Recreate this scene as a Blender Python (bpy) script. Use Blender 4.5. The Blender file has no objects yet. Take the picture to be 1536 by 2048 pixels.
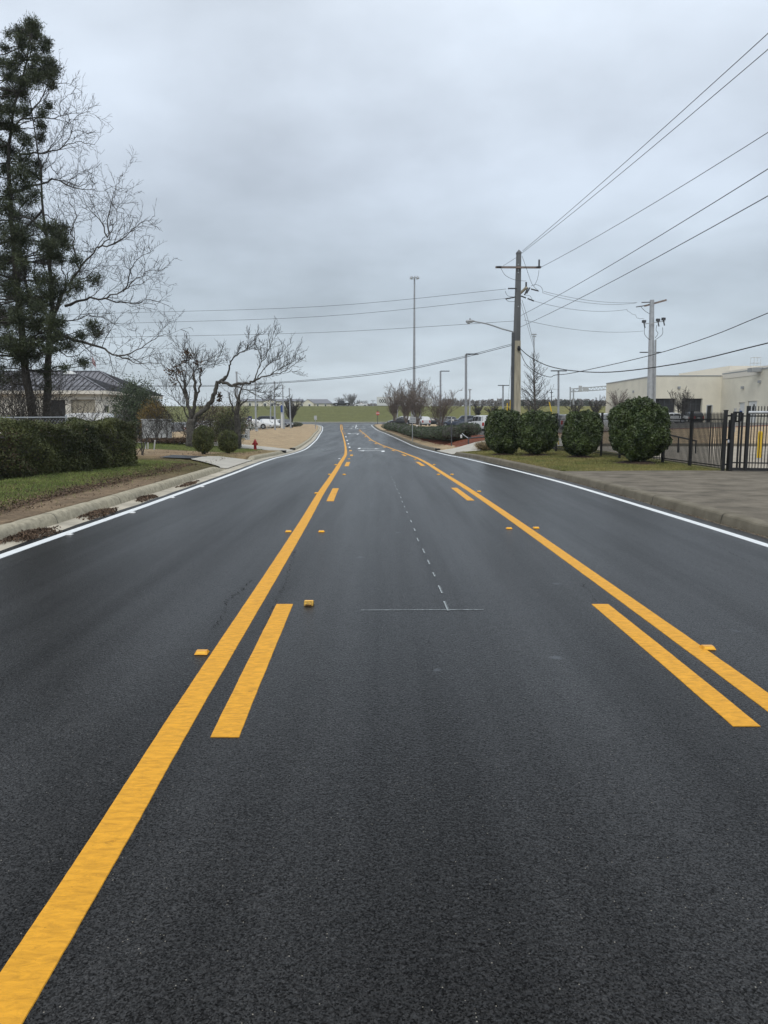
import bpy, math, random
import numpy as np
from mathutils import Vector, Matrix
rnd = random.Random(7)
nr = np.random.RandomState(11)
SC = bpy.context.scene
COL = SC.collection
R = math.radians

# ------------------------------------------------------------------ camera
F = 1479.0; CH = 1.8; PIT = math.atan(186/1479)
cd = bpy.data.cameras.new('camera'); cam = bpy.data.objects.new('camera', cd); COL.objects.link(cam)
cd.sensor_fit = 'VERTICAL'; cd.sensor_height = 36; cd.sensor_width = 27; cd.lens = 26
cd.clip_start = .05; cd.clip_end = 4000
cam.location = (0, 0, CH); cam.rotation_euler = (math.pi/2-PIT, 0, 0)
SC.camera = cam

def at(x, y, Y):
    "world point at forward distance Y seen at survey position (x, y)"
    u = (x-768)/F; v = (y-1024)/F
    dy = math.cos(PIT)-v*math.sin(PIT); dz = -math.sin(PIT)-v*math.cos(PIT)
    t = Y/dy
    return Vector((u*t, Y, CH+dz*t))

# ------------------------------------------------------------------ tables
class Tab:
    def __init__(s, pts): s.p = pts
    def __call__(s, y):
        p = s.p
        if y <= p[0][0]: return p[0][1]
        if y >= p[-1][0]: return p[-1][1]
        for i in range(len(p)-1):
            if y <= p[i+1][0]: break
        x0, v0 = p[i]; x1, v1 = p[i+1]; h = x1-x0
        def sl(k):
            if k == 0: return (p[1][1]-p[0][1])/(p[1][0]-p[0][0])
            if k == len(p)-1: return (p[k][1]-p[k-1][1])/(p[k][0]-p[k-1][0])
            a = (p[k][1]-p[k-1][1])/(p[k][0]-p[k-1][0]); b = (p[k+1][1]-p[k][1])/(p[k+1][0]-p[k][0])
            return 0 if a*b <= 0 else 2*a*b/(a+b)
        m0, m1 = sl(i), sl(i+1); t = (y-x0)/h
        return ((2*t**3-3*t*t+1)*v0+(t**3-2*t*t+t)*h*m0+(-2*t**3+3*t*t)*v1+(t**3-t*t)*h*m1)
g = Tab([(-30,0),(29,0),(35,-.07),(41,-.22),(53,-.47),(65,-.69),(77,-.8),(90,-.81),(102,-.66),(114,-.5),(126,-.45),(141,-.43),(165,-.05),(190,.5),(205,.8),(212,.85)])
LW = Tab([(-20,-5.1),(0,-5.1),(10,-5.06),(16,-4.99),(24,-5.01),(28.6,-5.07),(39,-5.4),(50.7,-5.8),(76,-7.42),(107,-9.33),(153,-12.63),(172.8,-14.39),(180,-15.6),(186.9,-17.9)])
RW = Tab([(-20,5.6),(0,5.6),(10.4,5.5),(15.4,5.34),(20.1,5.14),(26.2,4.62),(30.7,4.16),(36,3.88),(41.8,3.68),(61.5,3.11),(90.7,2.11),(112.3,.57),(141.7,-1.05),(171.3,-2.65),(181,-3.0),(186.9,-2.2)])
RY = Tab([(-20,2.5),(4.5,2.46),(9.2,2.4),(14.5,2.3),(18.9,2.18),(24.6,1.97),(32.3,1.72),(43,1.45),(62.5,.59),(79.5,-.6),(99.4,-2.01),(120,-3.3),(150,-4.9)])
LY = Tab([(-20,-1.1),(2,-1.17),(4.5,-1.23),(8.5,-1.31),(13,-1.41),(18.2,-1.55),(22.7,-1.63),(32.3,-1.85),(42,-2.2),(53,-2.73),(81,-4.27),(110,-6.08),(150,-8.67),(187,-10.92)])
def KL(y): return LW(y)-1.02
def KR(y): return RW(y)+.68
def ss(t): t = max(0., min(1., t)); return t*t*(3-2*t)
def G(X, Y):
    r = g(Y)
    if Y > 165: back = ss((Y-165)/22)
    else: back = 0
    if X < -3 and X < KL(Y):
        d = KL(Y)-X; w = 8 if Y > 32 else 4
        z = r+.15+(.24-(r+.15))*ss(d/w)
    elif X > KR(Y):
        d = X-KR(Y)
        pr = max(.17, min(1.25, .37+.03*(X-12)))
        yb = ss((Y-44)/9)
        pl = .17+(pr-.17)*yb
        z = r+.15+(pl-(r+.15))*ss(d/3.6)
    else:
        z = r+.15
    z = z*(1-back)+(r+.1)*back
    if Y > 210:
        t = ss((Y-210)/42)
        top = 6.1
        z = z*(1-t)+top*t
        if Y > 300: z -= min(3, (Y-300)*.02)
    return z
def onroad(Y): return g(Y)

# ------------------------------------------------------------------ mesh builder
class MB:
    def __init__(s): s.v = []; s.f = []; s.m = []; s.mi = 0
    def add(s, vs, fs):
        b = len(s.v); s.v.extend([tuple(v) for v in vs])
        for f in fs: s.f.append(tuple(b+i for i in f)); s.m.append(s.mi)
    def quad(s, a, b, c, d): s.add([a, b, c, d], [(0, 1, 2, 3)])
    def poly(s, pts): s.add(pts, [tuple(range(len(pts)))])
    def box(s, lo, hi, rz=0, c=None):
        x0, y0, z0 = lo; x1, y1, z1 = hi
        vs = [(x0,y0,z0),(x1,y0,z0),(x1,y1,z0),(x0,y1,z0),(x0,y0,z1),(x1,y0,z1),(x1,y1,z1),(x0,y1,z1)]
        if rz:
            cx, cy = c if c else ((x0+x1)/2, (y0+y1)/2); ca, sa = math.cos(rz), math.sin(rz)
            vs = [(cx+(x-cx)*ca-(y-cy)*sa, cy+(x-cx)*sa+(y-cy)*ca, z) for x, y, z in vs]
        s.add(vs, [(0,3,2,1),(4,5,6,7),(0,1,5,4),(1,2,6,5),(2,3,7,6),(3,0,4,7)])
    def beam(s, a, b, w, h):
        "box bar from a to b, w wide (sideways) h high"
        a = Vector(a); b = Vector(b); d = (b-a).normalized()
        up = Vector((0,0,1)) if abs(d.z) < .95 else Vector((0,1,0))
        sd = d.cross(up).normalized(); up = sd.cross(d)
        vs = []
        for p in (a, b):
            for i, j in ((-1,-1),(1,-1),(1,1),(-1,1)): vs.append(p+sd*(i*w/2)+up*(j*h/2))
        s.add(vs, [(0,1,2,3),(7,6,5,4),(0,4,5,1),(1,5,6,2),(2,6,7,3),(3,7,4,0)])
    def tube(s, pts, rs, n=6, cap=True):
        pts = [Vector(p) for p in pts]
        if not isinstance(rs, (list, tuple)): rs = [rs]*len(pts)
        b = len(s.v); prev = None
        for i, p in enumerate(pts):
            if i == 0: d = pts[1]-p
            elif i == len(pts)-1: d = p-pts[i-1]
            else: d = pts[i+1]-pts[i-1]
            if d.length < 1e-9: d = Vector((0,0,1))
            d.normalize()
            if prev is None:
                a = Vector((1,0,0)) if abs(d.x) < .8 else Vector((0,1,0))
                prev = (a-d*a.dot(d)).normalized()
            else:
                q = prev-d*prev.dot(d)
                if q.length > 1e-6: prev = q.normalized()
            o = d.cross(prev)
            for k in range(n):
                an = 2*math.pi*k/n
                s.v.append(tuple(p+(prev*math.cos(an)+o*math.sin(an))*rs[i]))
        for i in range(len(pts)-1):
            for k in range(n):
                k2 = (k+1) % n
                s.f.append((b+i*n+k, b+i*n+k2, b+(i+1)*n+k2, b+(i+1)*n+k)); s.m.append(s.mi)
        if cap:
            s.f.append(tuple(b+k for k in reversed(range(n)))); s.m.append(s.mi)
            s.f.append(tuple(b+(len(pts)-1)*n+k for k in range(n))); s.m.append(s.mi)
    def lathe(s, c, prof, n=16):
        s.tube([(c[0], c[1], c[2]+z) for r, z in prof], [max(r, .001) for r, z in prof], n)
    def prism(s, pts, ax, d):
        "polygon pts extruded by vector d"
        d = Vector(d); n = len(pts); b = [Vector(p) for p in pts]; t = [p+d for p in b]
        s.add(b+t, [tuple(reversed(range(n))), tuple(range(n, 2*n))]+[(i, (i+1) % n, n+(i+1) % n, n+i) for i in range(n)])

ROOT = {}
def mk(mb, name, mats, parent=None, origin=None, smooth=False):
    if not isinstance(mats, (list, tuple)): mats = [mats]
    o0 = Vector(ROOT.get(parent.name, (0,0,0))) if parent is not None else Vector(origin or (0,0,0))
    me = bpy.data.meshes.new(name)
    me.from_pydata([(v[0]-o0.x, v[1]-o0.y, v[2]-o0.z) for v in mb.v], [], mb.f)
    for m in mats: me.materials.append(m)
    if len(mats) > 1: me.polygons.foreach_set('material_index', mb.m)
    if smooth: me.polygons.foreach_set('use_smooth', [True]*len(me.polygons))
    me.update()
    o = bpy.data.objects.new(name, me); COL.objects.link(o)
    if parent is not None: o.parent = parent; ROOT[o.name] = tuple(o0)
    elif origin is not None: o.location = o0; ROOT[o.name] = tuple(o0)
    return o
def mknp(V, Fq, name, mats, parent=None, origin=None, var=None, midx=None):
    "numpy quads"
    o0 = np.array(ROOT.get(parent.name, (0,0,0))) if parent is not None else np.array(origin if origin is not None else (0,0,0))
    if not isinstance(mats, (list, tuple)): mats = [mats]
    me = bpy.data.meshes.new(name); V = np.asarray(V, dtype=np.float32)-o0.astype(np.float32); Fq = np.asarray(Fq, dtype=np.int32)
    k = Fq.shape[1]; n = Fq.shape[0]
    me.vertices.add(len(V)); me.vertices.foreach_set('co', V.ravel())
    me.loops.add(n*k); me.loops.foreach_set('vertex_index', Fq.ravel())
    me.polygons.add(n); me.polygons.foreach_set('loop_start', np.arange(0, n*k, k, dtype=np.int32))
    try: me.polygons.foreach_set('loop_total', np.full(n, k, dtype=np.int32))
    except Exception: pass
    for m in mats: me.materials.append(m)
    if midx is not None: me.polygons.foreach_set('material_index', np.asarray(midx, dtype=np.int32))
    me.update(calc_edges=True); me.validate()
    if var is not None:
        a = me.attributes.new('var', 'FLOAT', 'FACE'); a.data.foreach_set('value', np.asarray(var, dtype=np.float32))
    o = bpy.data.objects.new(name, me); COL.objects.link(o)
    if parent is not None: o.parent = parent; ROOT[o.name] = tuple(o0)
    elif origin is not None: o.location = Vector([float(q) for q in o0]); ROOT[o.name] = tuple(float(q) for q in o0)
    return o
def thing(name, label, cat, loc=(0,0,0), group=None, rz=0):
    o = bpy.data.objects.new(name, None); COL.objects.link(o); o.empty_display_size = .2
    o.location = loc; o.rotation_euler = (0,0,rz); ROOT[o.name] = tuple(loc) if not rz else (0,0,0)
    o['label'] = label; o['category'] = cat
    if group: o['group'] = group
    return o
def local(name, label, cat, loc, rz=0, group=None):
    "thing whose parts are modelled in its own coordinates"
    o = thing(name, label, cat, loc, group, rz); ROOT[o.name] = (0,0,0); return o
def tag(o, label, cat, group=None):
    o['label'] = label; o['category'] = cat
    if group: o['group'] = group
    return o
def struct(o): o['kind'] = 'structure'; return o
def dup(root, loc, rz=None, label=None):
    r = root.copy(); COL.objects.link(r); r.location = loc
    if rz is not None: r.rotation_euler = (0,0,rz)
    if label: r['label'] = label
    for ch in list(root.children):
        c = ch.copy(); COL.objects.link(c); c.parent = r
        for gch in ch.children:
            d = gch.copy(); COL.objects.link(d); d.parent = c
    return r

# ------------------------------------------------------------------ materials
def mat(name, col, rough=.7, metal=0, nscale=0, namt=.25, bump=0, bscale=60, spec=.5, col2=None, var=0, coord='Object', stretch=(1,1,1), coat=0):
    m = bpy.data.materials.new(name); m.use_nodes = True; nt = m.node_tree; N = nt.nodes; Lk = nt.links
    b = N['Principled BSDF']; b.inputs['Roughness'].default_value = rough; b.inputs['Metallic'].default_value = metal
    b.inputs['Specular IOR Level'].default_value = spec
    if coat: b.inputs['Coat Weight'].default_value = coat; b.inputs['Coat Roughness'].default_value = .08
    c = (*col, 1); b.inputs['Base Color'].default_value = c
    tc = N.new('ShaderNodeTexCoord'); mp = N.new('ShaderNodeMapping'); mp.inputs['Scale'].default_value = stretch
    Lk.new(tc.outputs[coord], mp.inputs['Vector'])
    out = None
    if nscale:
        n = N.new('ShaderNodeTexNoise'); n.inputs['Scale'].default_value = nscale; n.inputs['Detail'].default_value = 6; n.inputs['Roughness'].default_value = .65
        Lk.new(mp.outputs[0], n.inputs['Vector'])
        cr = N.new('ShaderNodeValToRGB'); cr.color_ramp.elements[0].position = .32; cr.color_ramp.elements[1].position = .68
        lo = tuple(x*(1-namt) for x in col); hi = col2 if col2 else tuple(min(1, x*(1+namt)) for x in col)
        cr.color_ramp.elements[0].color = (*lo, 1); cr.color_ramp.elements[1].color = (*hi, 1)
        Lk.new(n.outputs['Fac'], cr.inputs[0]); out = cr.outputs[0]
    if var:
        a = N.new('ShaderNodeAttribute'); a.attribute_name = 'var'
        mr = N.new('ShaderNodeMapRange'); mr.inputs['To Min'].default_value = 1-var; mr.inputs['To Max'].default_value = 1+var
        Lk.new(a.outputs['Fac'], mr.inputs['Value'])
        mx = N.new('ShaderNodeMix'); mx.data_type = 'RGBA'; mx.blend_type = 'MULTIPLY'; mx.inputs['Factor'].default_value = 1
        if out: Lk.new(out, mx.inputs['A'])
        else: mx.inputs['A'].default_value = c
        Lk.new(mr.outputs[0], mx.inputs['B']); out = mx.outputs['Result']
    if out: Lk.new(out, b.inputs['Base Color'])
    if bump:
        n2 = N.new('ShaderNodeTexNoise'); n2.inputs['Scale'].default_value = bscale; n2.inputs['Detail'].default_value = 5
        Lk.new(mp.outputs[0], n2.inputs['Vector'])
        bp = N.new('ShaderNodeBump'); bp.inputs['Strength'].default_value = bump; bp.inputs['Distance'].default_value = .02
        Lk.new(n2.outputs['Fac'], bp.inputs['Height']); Lk.new(bp.outputs[0], b.inputs['Normal'])
    return m
def leafmat(name, col, col2, rough=.5, nscale=1.5, spec=.4, var=.45, trans=.15, amp=None):
    var = amp or var
    m = mat(name, col, rough, nscale=nscale, namt=.1, col2=col2, var=var, spec=spec)
    return m

M = {}
M['white_paint'] = mat('white_road_paint', (.72,.75,.76), .6, nscale=8, namt=.08, bump=.15, bscale=120)
M['conc_kerb'] = mat('kerb_concrete', (.38,.345,.26), .9, nscale=9, namt=.28, bump=.8, bscale=60, spec=.2)
M['conc_old'] = mat('old_kerb_concrete', (.17,.15,.112), .92, nscale=2.2, namt=.25, col2=(.205,.183,.14), bump=.3, bscale=60, spec=.2)
M['gutter'] = mat('gutter_concrete', (.42,.385,.31), .85, nscale=1.2, namt=.3, bump=.3, bscale=50)
M['conc_slab'] = mat('weathered_slab', (.15,.133,.107), .95, spec=.12, nscale=1.5, namt=.32, col2=(.215,.19,.152), bump=.45, bscale=30, stretch=(1,1.2,1))
M['conc_yard'] = mat('yard_concrete', (.32,.28,.22), .85, nscale=.5, namt=.2, bump=.2, bscale=30)
M['conc_light'] = mat('driveway_concrete', (.42,.40,.35), .85, nscale=1, namt=.15, bump=.2, bscale=30)
M['bark'] = mat('bark', (.055,.048,.042), .95, nscale=6, namt=.5, bump=.8, bscale=25, col2=(.13,.12,.105))
M['twig'] = mat('twig', (.05,.045,.041), .9, nscale=3, namt=.3)
M['hazetwig'] = mat('hazed_twig', (.27,.27,.28), .9)  # distance haze put into the twig colour as a paler grey
M['twig2'] = mat('pale_twig', (.15,.12,.1), .9, nscale=3, namt=.3)
M['cedar_bark'] = mat('cedar_bark', (.035,.03,.025), .95, nscale=8, namt=.5, bump=.8, bscale=20)
M['cedar'] = leafmat('cedar_foliage', (.024,.036,.018), (.075,.09,.04), .65)
M['holly'] = leafmat('glossy_leaf', (.022,.042,.014), (.085,.115,.034), .42, nscale=2.2, amp=.65)
M['hedge'] = leafmat('hedge_leaf', (.034,.046,.015), (.115,.125,.04), .6, nscale=1.3)
M['privet'] = leafmat('privet_leaf', (.05,.068,.02), (.14,.15,.05), .6, nscale=2)
M['box'] = leafmat('boxwood_leaf', (.026,.042,.02), (.07,.095,.045), .6)
M['ochre'] = leafmat('ochre_leaf', (.11,.08,.02), (.18,.12,.03), .7)
M['brownleaf'] = leafmat('dead_leaf', (.07,.045,.03), (.15,.1,.065), .8, nscale=3)
M['litter'] = leafmat('leaf_litter', (.05,.034,.023), (.16,.105,.068), .85, nscale=4, var=.6)
M['straw'] = leafmat('straw', (.22,.17,.1), (.36,.29,.18), .85, nscale=4)
M['grassL'] = leafmat('grass_blade', (.10,.155,.035), (.25,.28,.085), .7, nscale=1.2, var=.5)
M['grassR'] = leafmat('winter_grass_blade', (.11,.145,.032), (.29,.24,.09), .7, nscale=.9, var=.45)
M['black_metal'] = mat('black_coated_iron', (.012,.012,.013), .45, nscale=8, namt=.3)
M['galv'] = mat('galvanised_steel', (.38,.4,.42), .5, .4, nscale=3, namt=.15)
M['alu'] = mat('pole_grey', (.30,.315,.33), .5, .2, nscale=2, namt=.12)
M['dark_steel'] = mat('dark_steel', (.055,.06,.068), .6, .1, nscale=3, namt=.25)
M['poleshade'] = mat('shaded_pole', (.11,.115,.12), .85, nscale=2, namt=.3, stretch=(1,1,.1), bump=.3, bscale=20)  # dark grey carries the upper shaft's shadow in its colour
M['poletan'] = mat('tan_pole', (.31,.28,.215), .85, nscale=3, namt=.3, stretch=(3,3,.3), bump=.3, bscale=20)
M['arm'] = mat('crossarm_wood', (.2,.16,.14), .85, nscale=8, namt=.3)
M['insul'] = mat('insulator', (.04,.04,.045), .35)
M['wire'] = mat('wire', (.035,.037,.04), .6)
M['cable'] = mat('black_cable', (.012,.012,.013), .6)
M['tyre'] = mat('tyre', (.015,.015,.015), .85)
M['rim'] = mat('rim', (.35,.36,.37), .35, .7)
M['glass'] = mat('car_glass', (.012,.015,.018), .08, spec=.6)
M['lampw'] = mat('headlamp', (.7,.72,.74), .15)
M['lampr'] = mat('tail_lamp', (.35,.02,.015), .2)
M['plastic'] = mat('black_plastic', (.02,.02,.022), .6)
M['wall_cream'] = mat('cream_stucco', (.67,.63,.52), .9, nscale=.25, namt=.1, bump=.15, bscale=20)
M['wall_white'] = mat('white_painted_brick', (.62,.6,.54), .85, nscale=1, namt=.1, bump=.25, bscale=30)
M['fascia'] = mat('cream_trim', (.66,.62,.54), .6)
M['roof'] = mat('grey_standing_seam', (.15,.15,.17), .45, .3, nscale=.8, namt=.1)
M['seam'] = mat('roof_seam', (.07,.072,.08), .5, .3)
M['roofshade'] = mat('shaded_standing_seam', (.035,.038,.045), .55, .1, nscale=.8, namt=.15)  # darker copy of the roof metal; shade of right hip faces as colour
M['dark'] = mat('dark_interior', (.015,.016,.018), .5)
M['winglass'] = mat('window_glass', (.03,.035,.04), .12)
M['shutter'] = mat('tan_shutter', (.36,.33,.26), .7, nscale=3, namt=.08)
M['capgrey'] = mat('grey_coping', (.28,.29,.29), .5)
M['doorgrey'] = mat('grey_door', (.42,.44,.46), .6)
M['red'] = mat('hydrant_red', (.30,.012,.015), .45, nscale=12, namt=.25)
M['stopred'] = mat('sign_red', (.42,.045,.035), .5)
M['signw'] = mat('sign_white', (.62,.63,.62), .5, nscale=6, namt=.06)
M['signgrey'] = mat('sign_grey', (.4,.41,.42), .6, nscale=6, namt=.1)
M['blue'] = mat('sign_blue', (.02,.06,.24), .5)
M['navy'] = mat('banner_navy', (.02,.035,.12), .7)
M['yellow_guard'] = mat('yellow_plastic', (.62,.4,.015), .5)
M['amber'] = mat('amber_reflector', (.72,.33,.012), .3, nscale=30, namt=.12)
M['amber_dirty'] = mat('dirty_amber_reflector', (.33,.17,.012), .5, nscale=45, namt=.75, col2=(.62,.36,.03))
M['pinkish'] = mat('pale_red_reflector', (.6,.3,.25), .4)
M['black'] = mat('black_paint', (.008,.008,.009), .6)
M['crack'] = mat('crack_dark', (.006,.006,.006), .95)
M['chalk'] = mat('chalk', (.27,.3,.31), .9, nscale=30, namt=.5)
M['spot'] = mat('dried_spot', (.036,.038,.042), .95, spec=.2)
M['flagred'] = mat('flag_red', (.42,.03,.035), .8)
M['flagblue'] = mat('flag_blue', (.02,.03,.12), .8)
M['flagwhite'] = mat('flag_white', (.62,.62,.62), .8)
M['mound'] = mat('dark_mulch', (.05,.03,.02), .95, nscale=14, namt=.5, bump=1, bscale=30)
M['dirty_white'] = mat('stained_white_wall', (.36,.37,.37), .9, nscale=1.2, namt=.45)

def asphalt():
    m = bpy.data.materials.new('road_asphalt'); m.use_nodes = True; nt = m.node_tree; N = nt.nodes; Lk = nt.links
    b = N['Principled BSDF']; tc = N.new('ShaderNodeTexCoord')
    def noise(sc, det=4, st=None, ro=.6):
        n = N.new('ShaderNodeTexNoise'); n.inputs['Scale'].default_value = sc; n.inputs['Detail'].default_value = det; n.inputs['Roughness'].default_value = ro
        if st:
            mp = N.new('ShaderNodeMapping'); mp.inputs['Scale'].default_value = st; Lk.new(tc.outputs['Object'], mp.inputs[0]); Lk.new(mp.outputs[0], n.inputs['Vector'])
        else: Lk.new(tc.outputs['Object'], n.inputs['Vector'])
        return n
    def ramp(src, p0, c0, p1, c1):
        r = N.new('ShaderNodeValToRGB'); e = r.color_ramp.elements
        e[0].position = p0; e[0].color = (*c0, 1); e[1].position = p1; e[1].color = (*c1, 1); Lk.new(src, r.inputs[0]); return r.outputs[0]
    def mix(kind, a, bb, fac=1.):
        x = N.new('ShaderNodeMix'); x.data_type = 'RGBA'; x.blend_type = kind
        if isinstance(fac, float): x.inputs['Factor'].default_value = fac
        else: Lk.new(fac, x.inputs['Factor'])
        Lk.new(a, x.inputs['A'])
        if isinstance(bb, tuple): x.inputs['B'].default_value = bb
        else: Lk.new(bb, x.inputs['B'])
        return x.outputs['Result']
    def cells(sc, p0, c0, p1, c1):
        vv = N.new('ShaderNodeTexVoronoi'); vv.inputs['Scale'].default_value = sc; Lk.new(tc.outputs['Object'], vv.inputs['Vector']); sc_ = N.new('ShaderNodeSeparateColor'); Lk.new(vv.outputs['Color'], sc_.inputs[0]); return ramp(sc_.outputs[0], p0, c0, p1, c1), vv
    st1, _ = cells(180, .1, (.35,.35,.355), .95, (1.8,1.8,1.82)); st2, _ = cells(85, .1, (.68,.68,.68), .95, (1.32,1.32,1.32))
    fine = mix('MULTIPLY', ramp(noise(60, 6, ro=.8).outputs['Fac'], .3, (.0028,.0028,.0027), .7, (.0215,.021,.0204)), mix('MULTIPLY', st1, st2))
    big = ramp(noise(.35, 5, (1,.25,1)).outputs['Fac'], .3, (.72,.72,.73), .7, (1.22,1.22,1.24))
    lane = ramp(noise(1.3, 3, (1,.03,1)).outputs['Fac'], .35, (.72,)*3, .65, (1.35,)*3)
    med = ramp(noise(3.2, 6, (1,.7,1), .7).outputs['Fac'], .3, (.74,.74,.74), .72, (1.22,1.22,1.22))
    c = mix('MULTIPLY', mix('MULTIPLY', mix('MULTIPLY', fine, big), med), lane)
    # bright stone chips
    v = N.new('ShaderNodeTexVoronoi'); v.inputs['Scale'].default_value = 75; v.inputs['Randomness'].default_value = 1; Lk.new(tc.outputs['Object'], v.inputs['Vector'])
    sz = ramp(v.outputs['Distance'], .14, (1,1,1), .22, (0,0,0))
    sp = N.new('ShaderNodeSeparateColor'); Lk.new(v.outputs['Color'], sp.inputs[0])
    pick = ramp(sp.outputs[0], .965, (0,0,0), .975, (1,1,1))
    fac = N.new('ShaderNodeMath'); fac.operation = 'MULTIPLY'; Lk.new(sz, fac.inputs[0]); Lk.new(pick, fac.inputs[1])
    c = mix('MIX', c, (.27,.25,.21,1), fac.outputs[0])
    # scattered soft-edged dried spots
    nd = noise(6, 3); vs_ = N.new('ShaderNodeTexVoronoi'); vs_.inputs['Scale'].default_value = 1.7; wv = N.new('ShaderNodeMix'); wv.data_type = 'RGBA'; wv.inputs['Factor'].default_value = .16
    Lk.new(tc.outputs['Object'], wv.inputs['A']); Lk.new(nd.outputs['Color'], wv.inputs['B']); Lk.new(wv.outputs['Result'], vs_.inputs['Vector'])
    s1_ = ramp(vs_.outputs['Distance'], .05, (1,1,1), .085, (0,0,0)); s2_ = N.new('ShaderNodeSeparateColor'); Lk.new(vs_.outputs['Color'], s2_.inputs[0]); s3_ = ramp(s2_.outputs[1], .45, (0,0,0), .5, (.75,.75,.75))
    ff = N.new('ShaderNodeMath'); ff.operation = 'MULTIPLY'; Lk.new(s1_, ff.inputs[0]); Lk.new(s3_, ff.inputs[1]); c = mix('MIX', c, (.07,.078,.088,1), ff.outputs[0])
    Lk.new(c, b.inputs['Base Color'])
    rr = ramp(noise(.8, 5, (1,.06,1)).outputs['Fac'], .3, (.27,)*3, .7, (.38,)*3); Lk.new(rr, b.inputs['Roughness'])
    nf = noise(70, 6, ro=.8); sl = mix('MULTIPLY', ramp(nf.outputs['Fac'], .34, (.03,)*3, .70, (.34,)*3), mix('MULTIPLY', st1, lane)); Lk.new(sl, b.inputs['Specular IOR Level'])
    h = N.new('ShaderNodeTexNoise'); h.inputs['Scale'].default_value = 85; h.inputs['Detail'].default_value = 4; Lk.new(tc.outputs['Object'], h.inputs['Vector'])
    v2 = N.new('ShaderNodeTexVoronoi'); v2.inputs['Scale'].default_value = 60; Lk.new(tc.outputs['Object'], v2.inputs['Vector'])
    ad = N.new('ShaderNodeMath'); ad.operation = 'SUBTRACT'; Lk.new(h.outputs['Fac'], ad.inputs[0]); Lk.new(v2.outputs['Distance'], ad.inputs[1])
    bp = N.new('ShaderNodeBump'); bp.inputs['Strength'].default_value = .28; bp.inputs['Distance'].default_value = .006
    Lk.new(ad.outputs[0], bp.inputs['Height']); Lk.new(bp.outputs[0], b.inputs['Normal'])
    return m
M['asphalt'] = asphalt()
def yellowpaint():
    m = bpy.data.materials.new('yellow_road_paint'); m.use_nodes = True; nt = m.node_tree; N = nt.nodes; Lk = nt.links
    b = N['Principled BSDF']; tc = N.new('ShaderNodeTexCoord')
    mp = N.new('ShaderNodeMapping'); mp.inputs['Scale'].default_value = (1.2,4,1); Lk.new(tc.outputs['Object'], mp.inputs[0])
    n = N.new('ShaderNodeTexNoise'); n.inputs['Scale'].default_value = 9; n.inputs['Detail'].default_value = 7; n.inputs['Roughness'].default_value = .72; n.inputs['Distortion'].default_value = .6
    Lk.new(mp.outputs[0], n.inputs['Vector'])
    r = N.new('ShaderNodeValToRGB'); e = r.color_ramp.elements; e[0].position = .28; e[0].color = (.46,.22,.014,1); e[1].position = .6; e[1].color = (.78,.375,.024,1); Lk.new(n.outputs['Fac'], r.inputs[0])
    n2 = N.new('ShaderNodeTexNoise'); n2.inputs['Scale'].default_value = 3.1; n2.inputs['Detail'].default_value = 8; n2.inputs['Roughness'].default_value = .7; Lk.new(tc.outputs['Object'], n2.inputs['Vector'])
    r2 = N.new('ShaderNodeValToRGB'); e = r2.color_ramp.elements; e[0].position = .29; e[0].color = (.5,.46,.4,1); e[1].position = .36; e[1].color = (1,1,1,1); Lk.new(n2.outputs['Fac'], r2.inputs[0])
    x = N.new('ShaderNodeMix'); x.data_type = 'RGBA'; x.blend_type = 'MULTIPLY'; x.inputs['Factor'].default_value = 1; Lk.new(r.outputs[0], x.inputs['A']); Lk.new(r2.outputs[0], x.inputs['B'])
    n3 = N.new('ShaderNodeTexNoise'); n3.inputs['Scale'].default_value = 75; n3.inputs['Detail'].default_value = 5; n3.inputs['Roughness'].default_value = .8; Lk.new(tc.outputs['Object'], n3.inputs['Vector'])
    r3 = N.new('ShaderNodeValToRGB'); e = r3.color_ramp.elements; e[0].position = .27; e[0].color = (.12,.1,.07,1); e[1].position = .37; e[1].color = (1,1,1,1); Lk.new(n3.outputs['Fac'], r3.inputs[0])
    y = N.new('ShaderNodeMix'); y.data_type = 'RGBA'; y.blend_type = 'MULTIPLY'; y.inputs['Factor'].default_value = 1; Lk.new(x.outputs['Result'], y.inputs['A']); Lk.new(r3.outputs[0], y.inputs['B'])
    Lk.new(y.outputs['Result'], b.inputs['Base Color']); b.inputs['Roughness'].default_value = .6
    b.inputs['Specular IOR Level'].default_value = .3
    bp = N.new('ShaderNodeBump'); bp.inputs['Strength'].default_value = .5; bp.inputs['Distance'].default_value = .008; Lk.new(n.outputs['Fac'], bp.inputs['Height']); Lk.new(bp.outputs[0], b.inputs['Normal'])
    return m
M['yellow_paint'] = yellowpaint()
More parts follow.
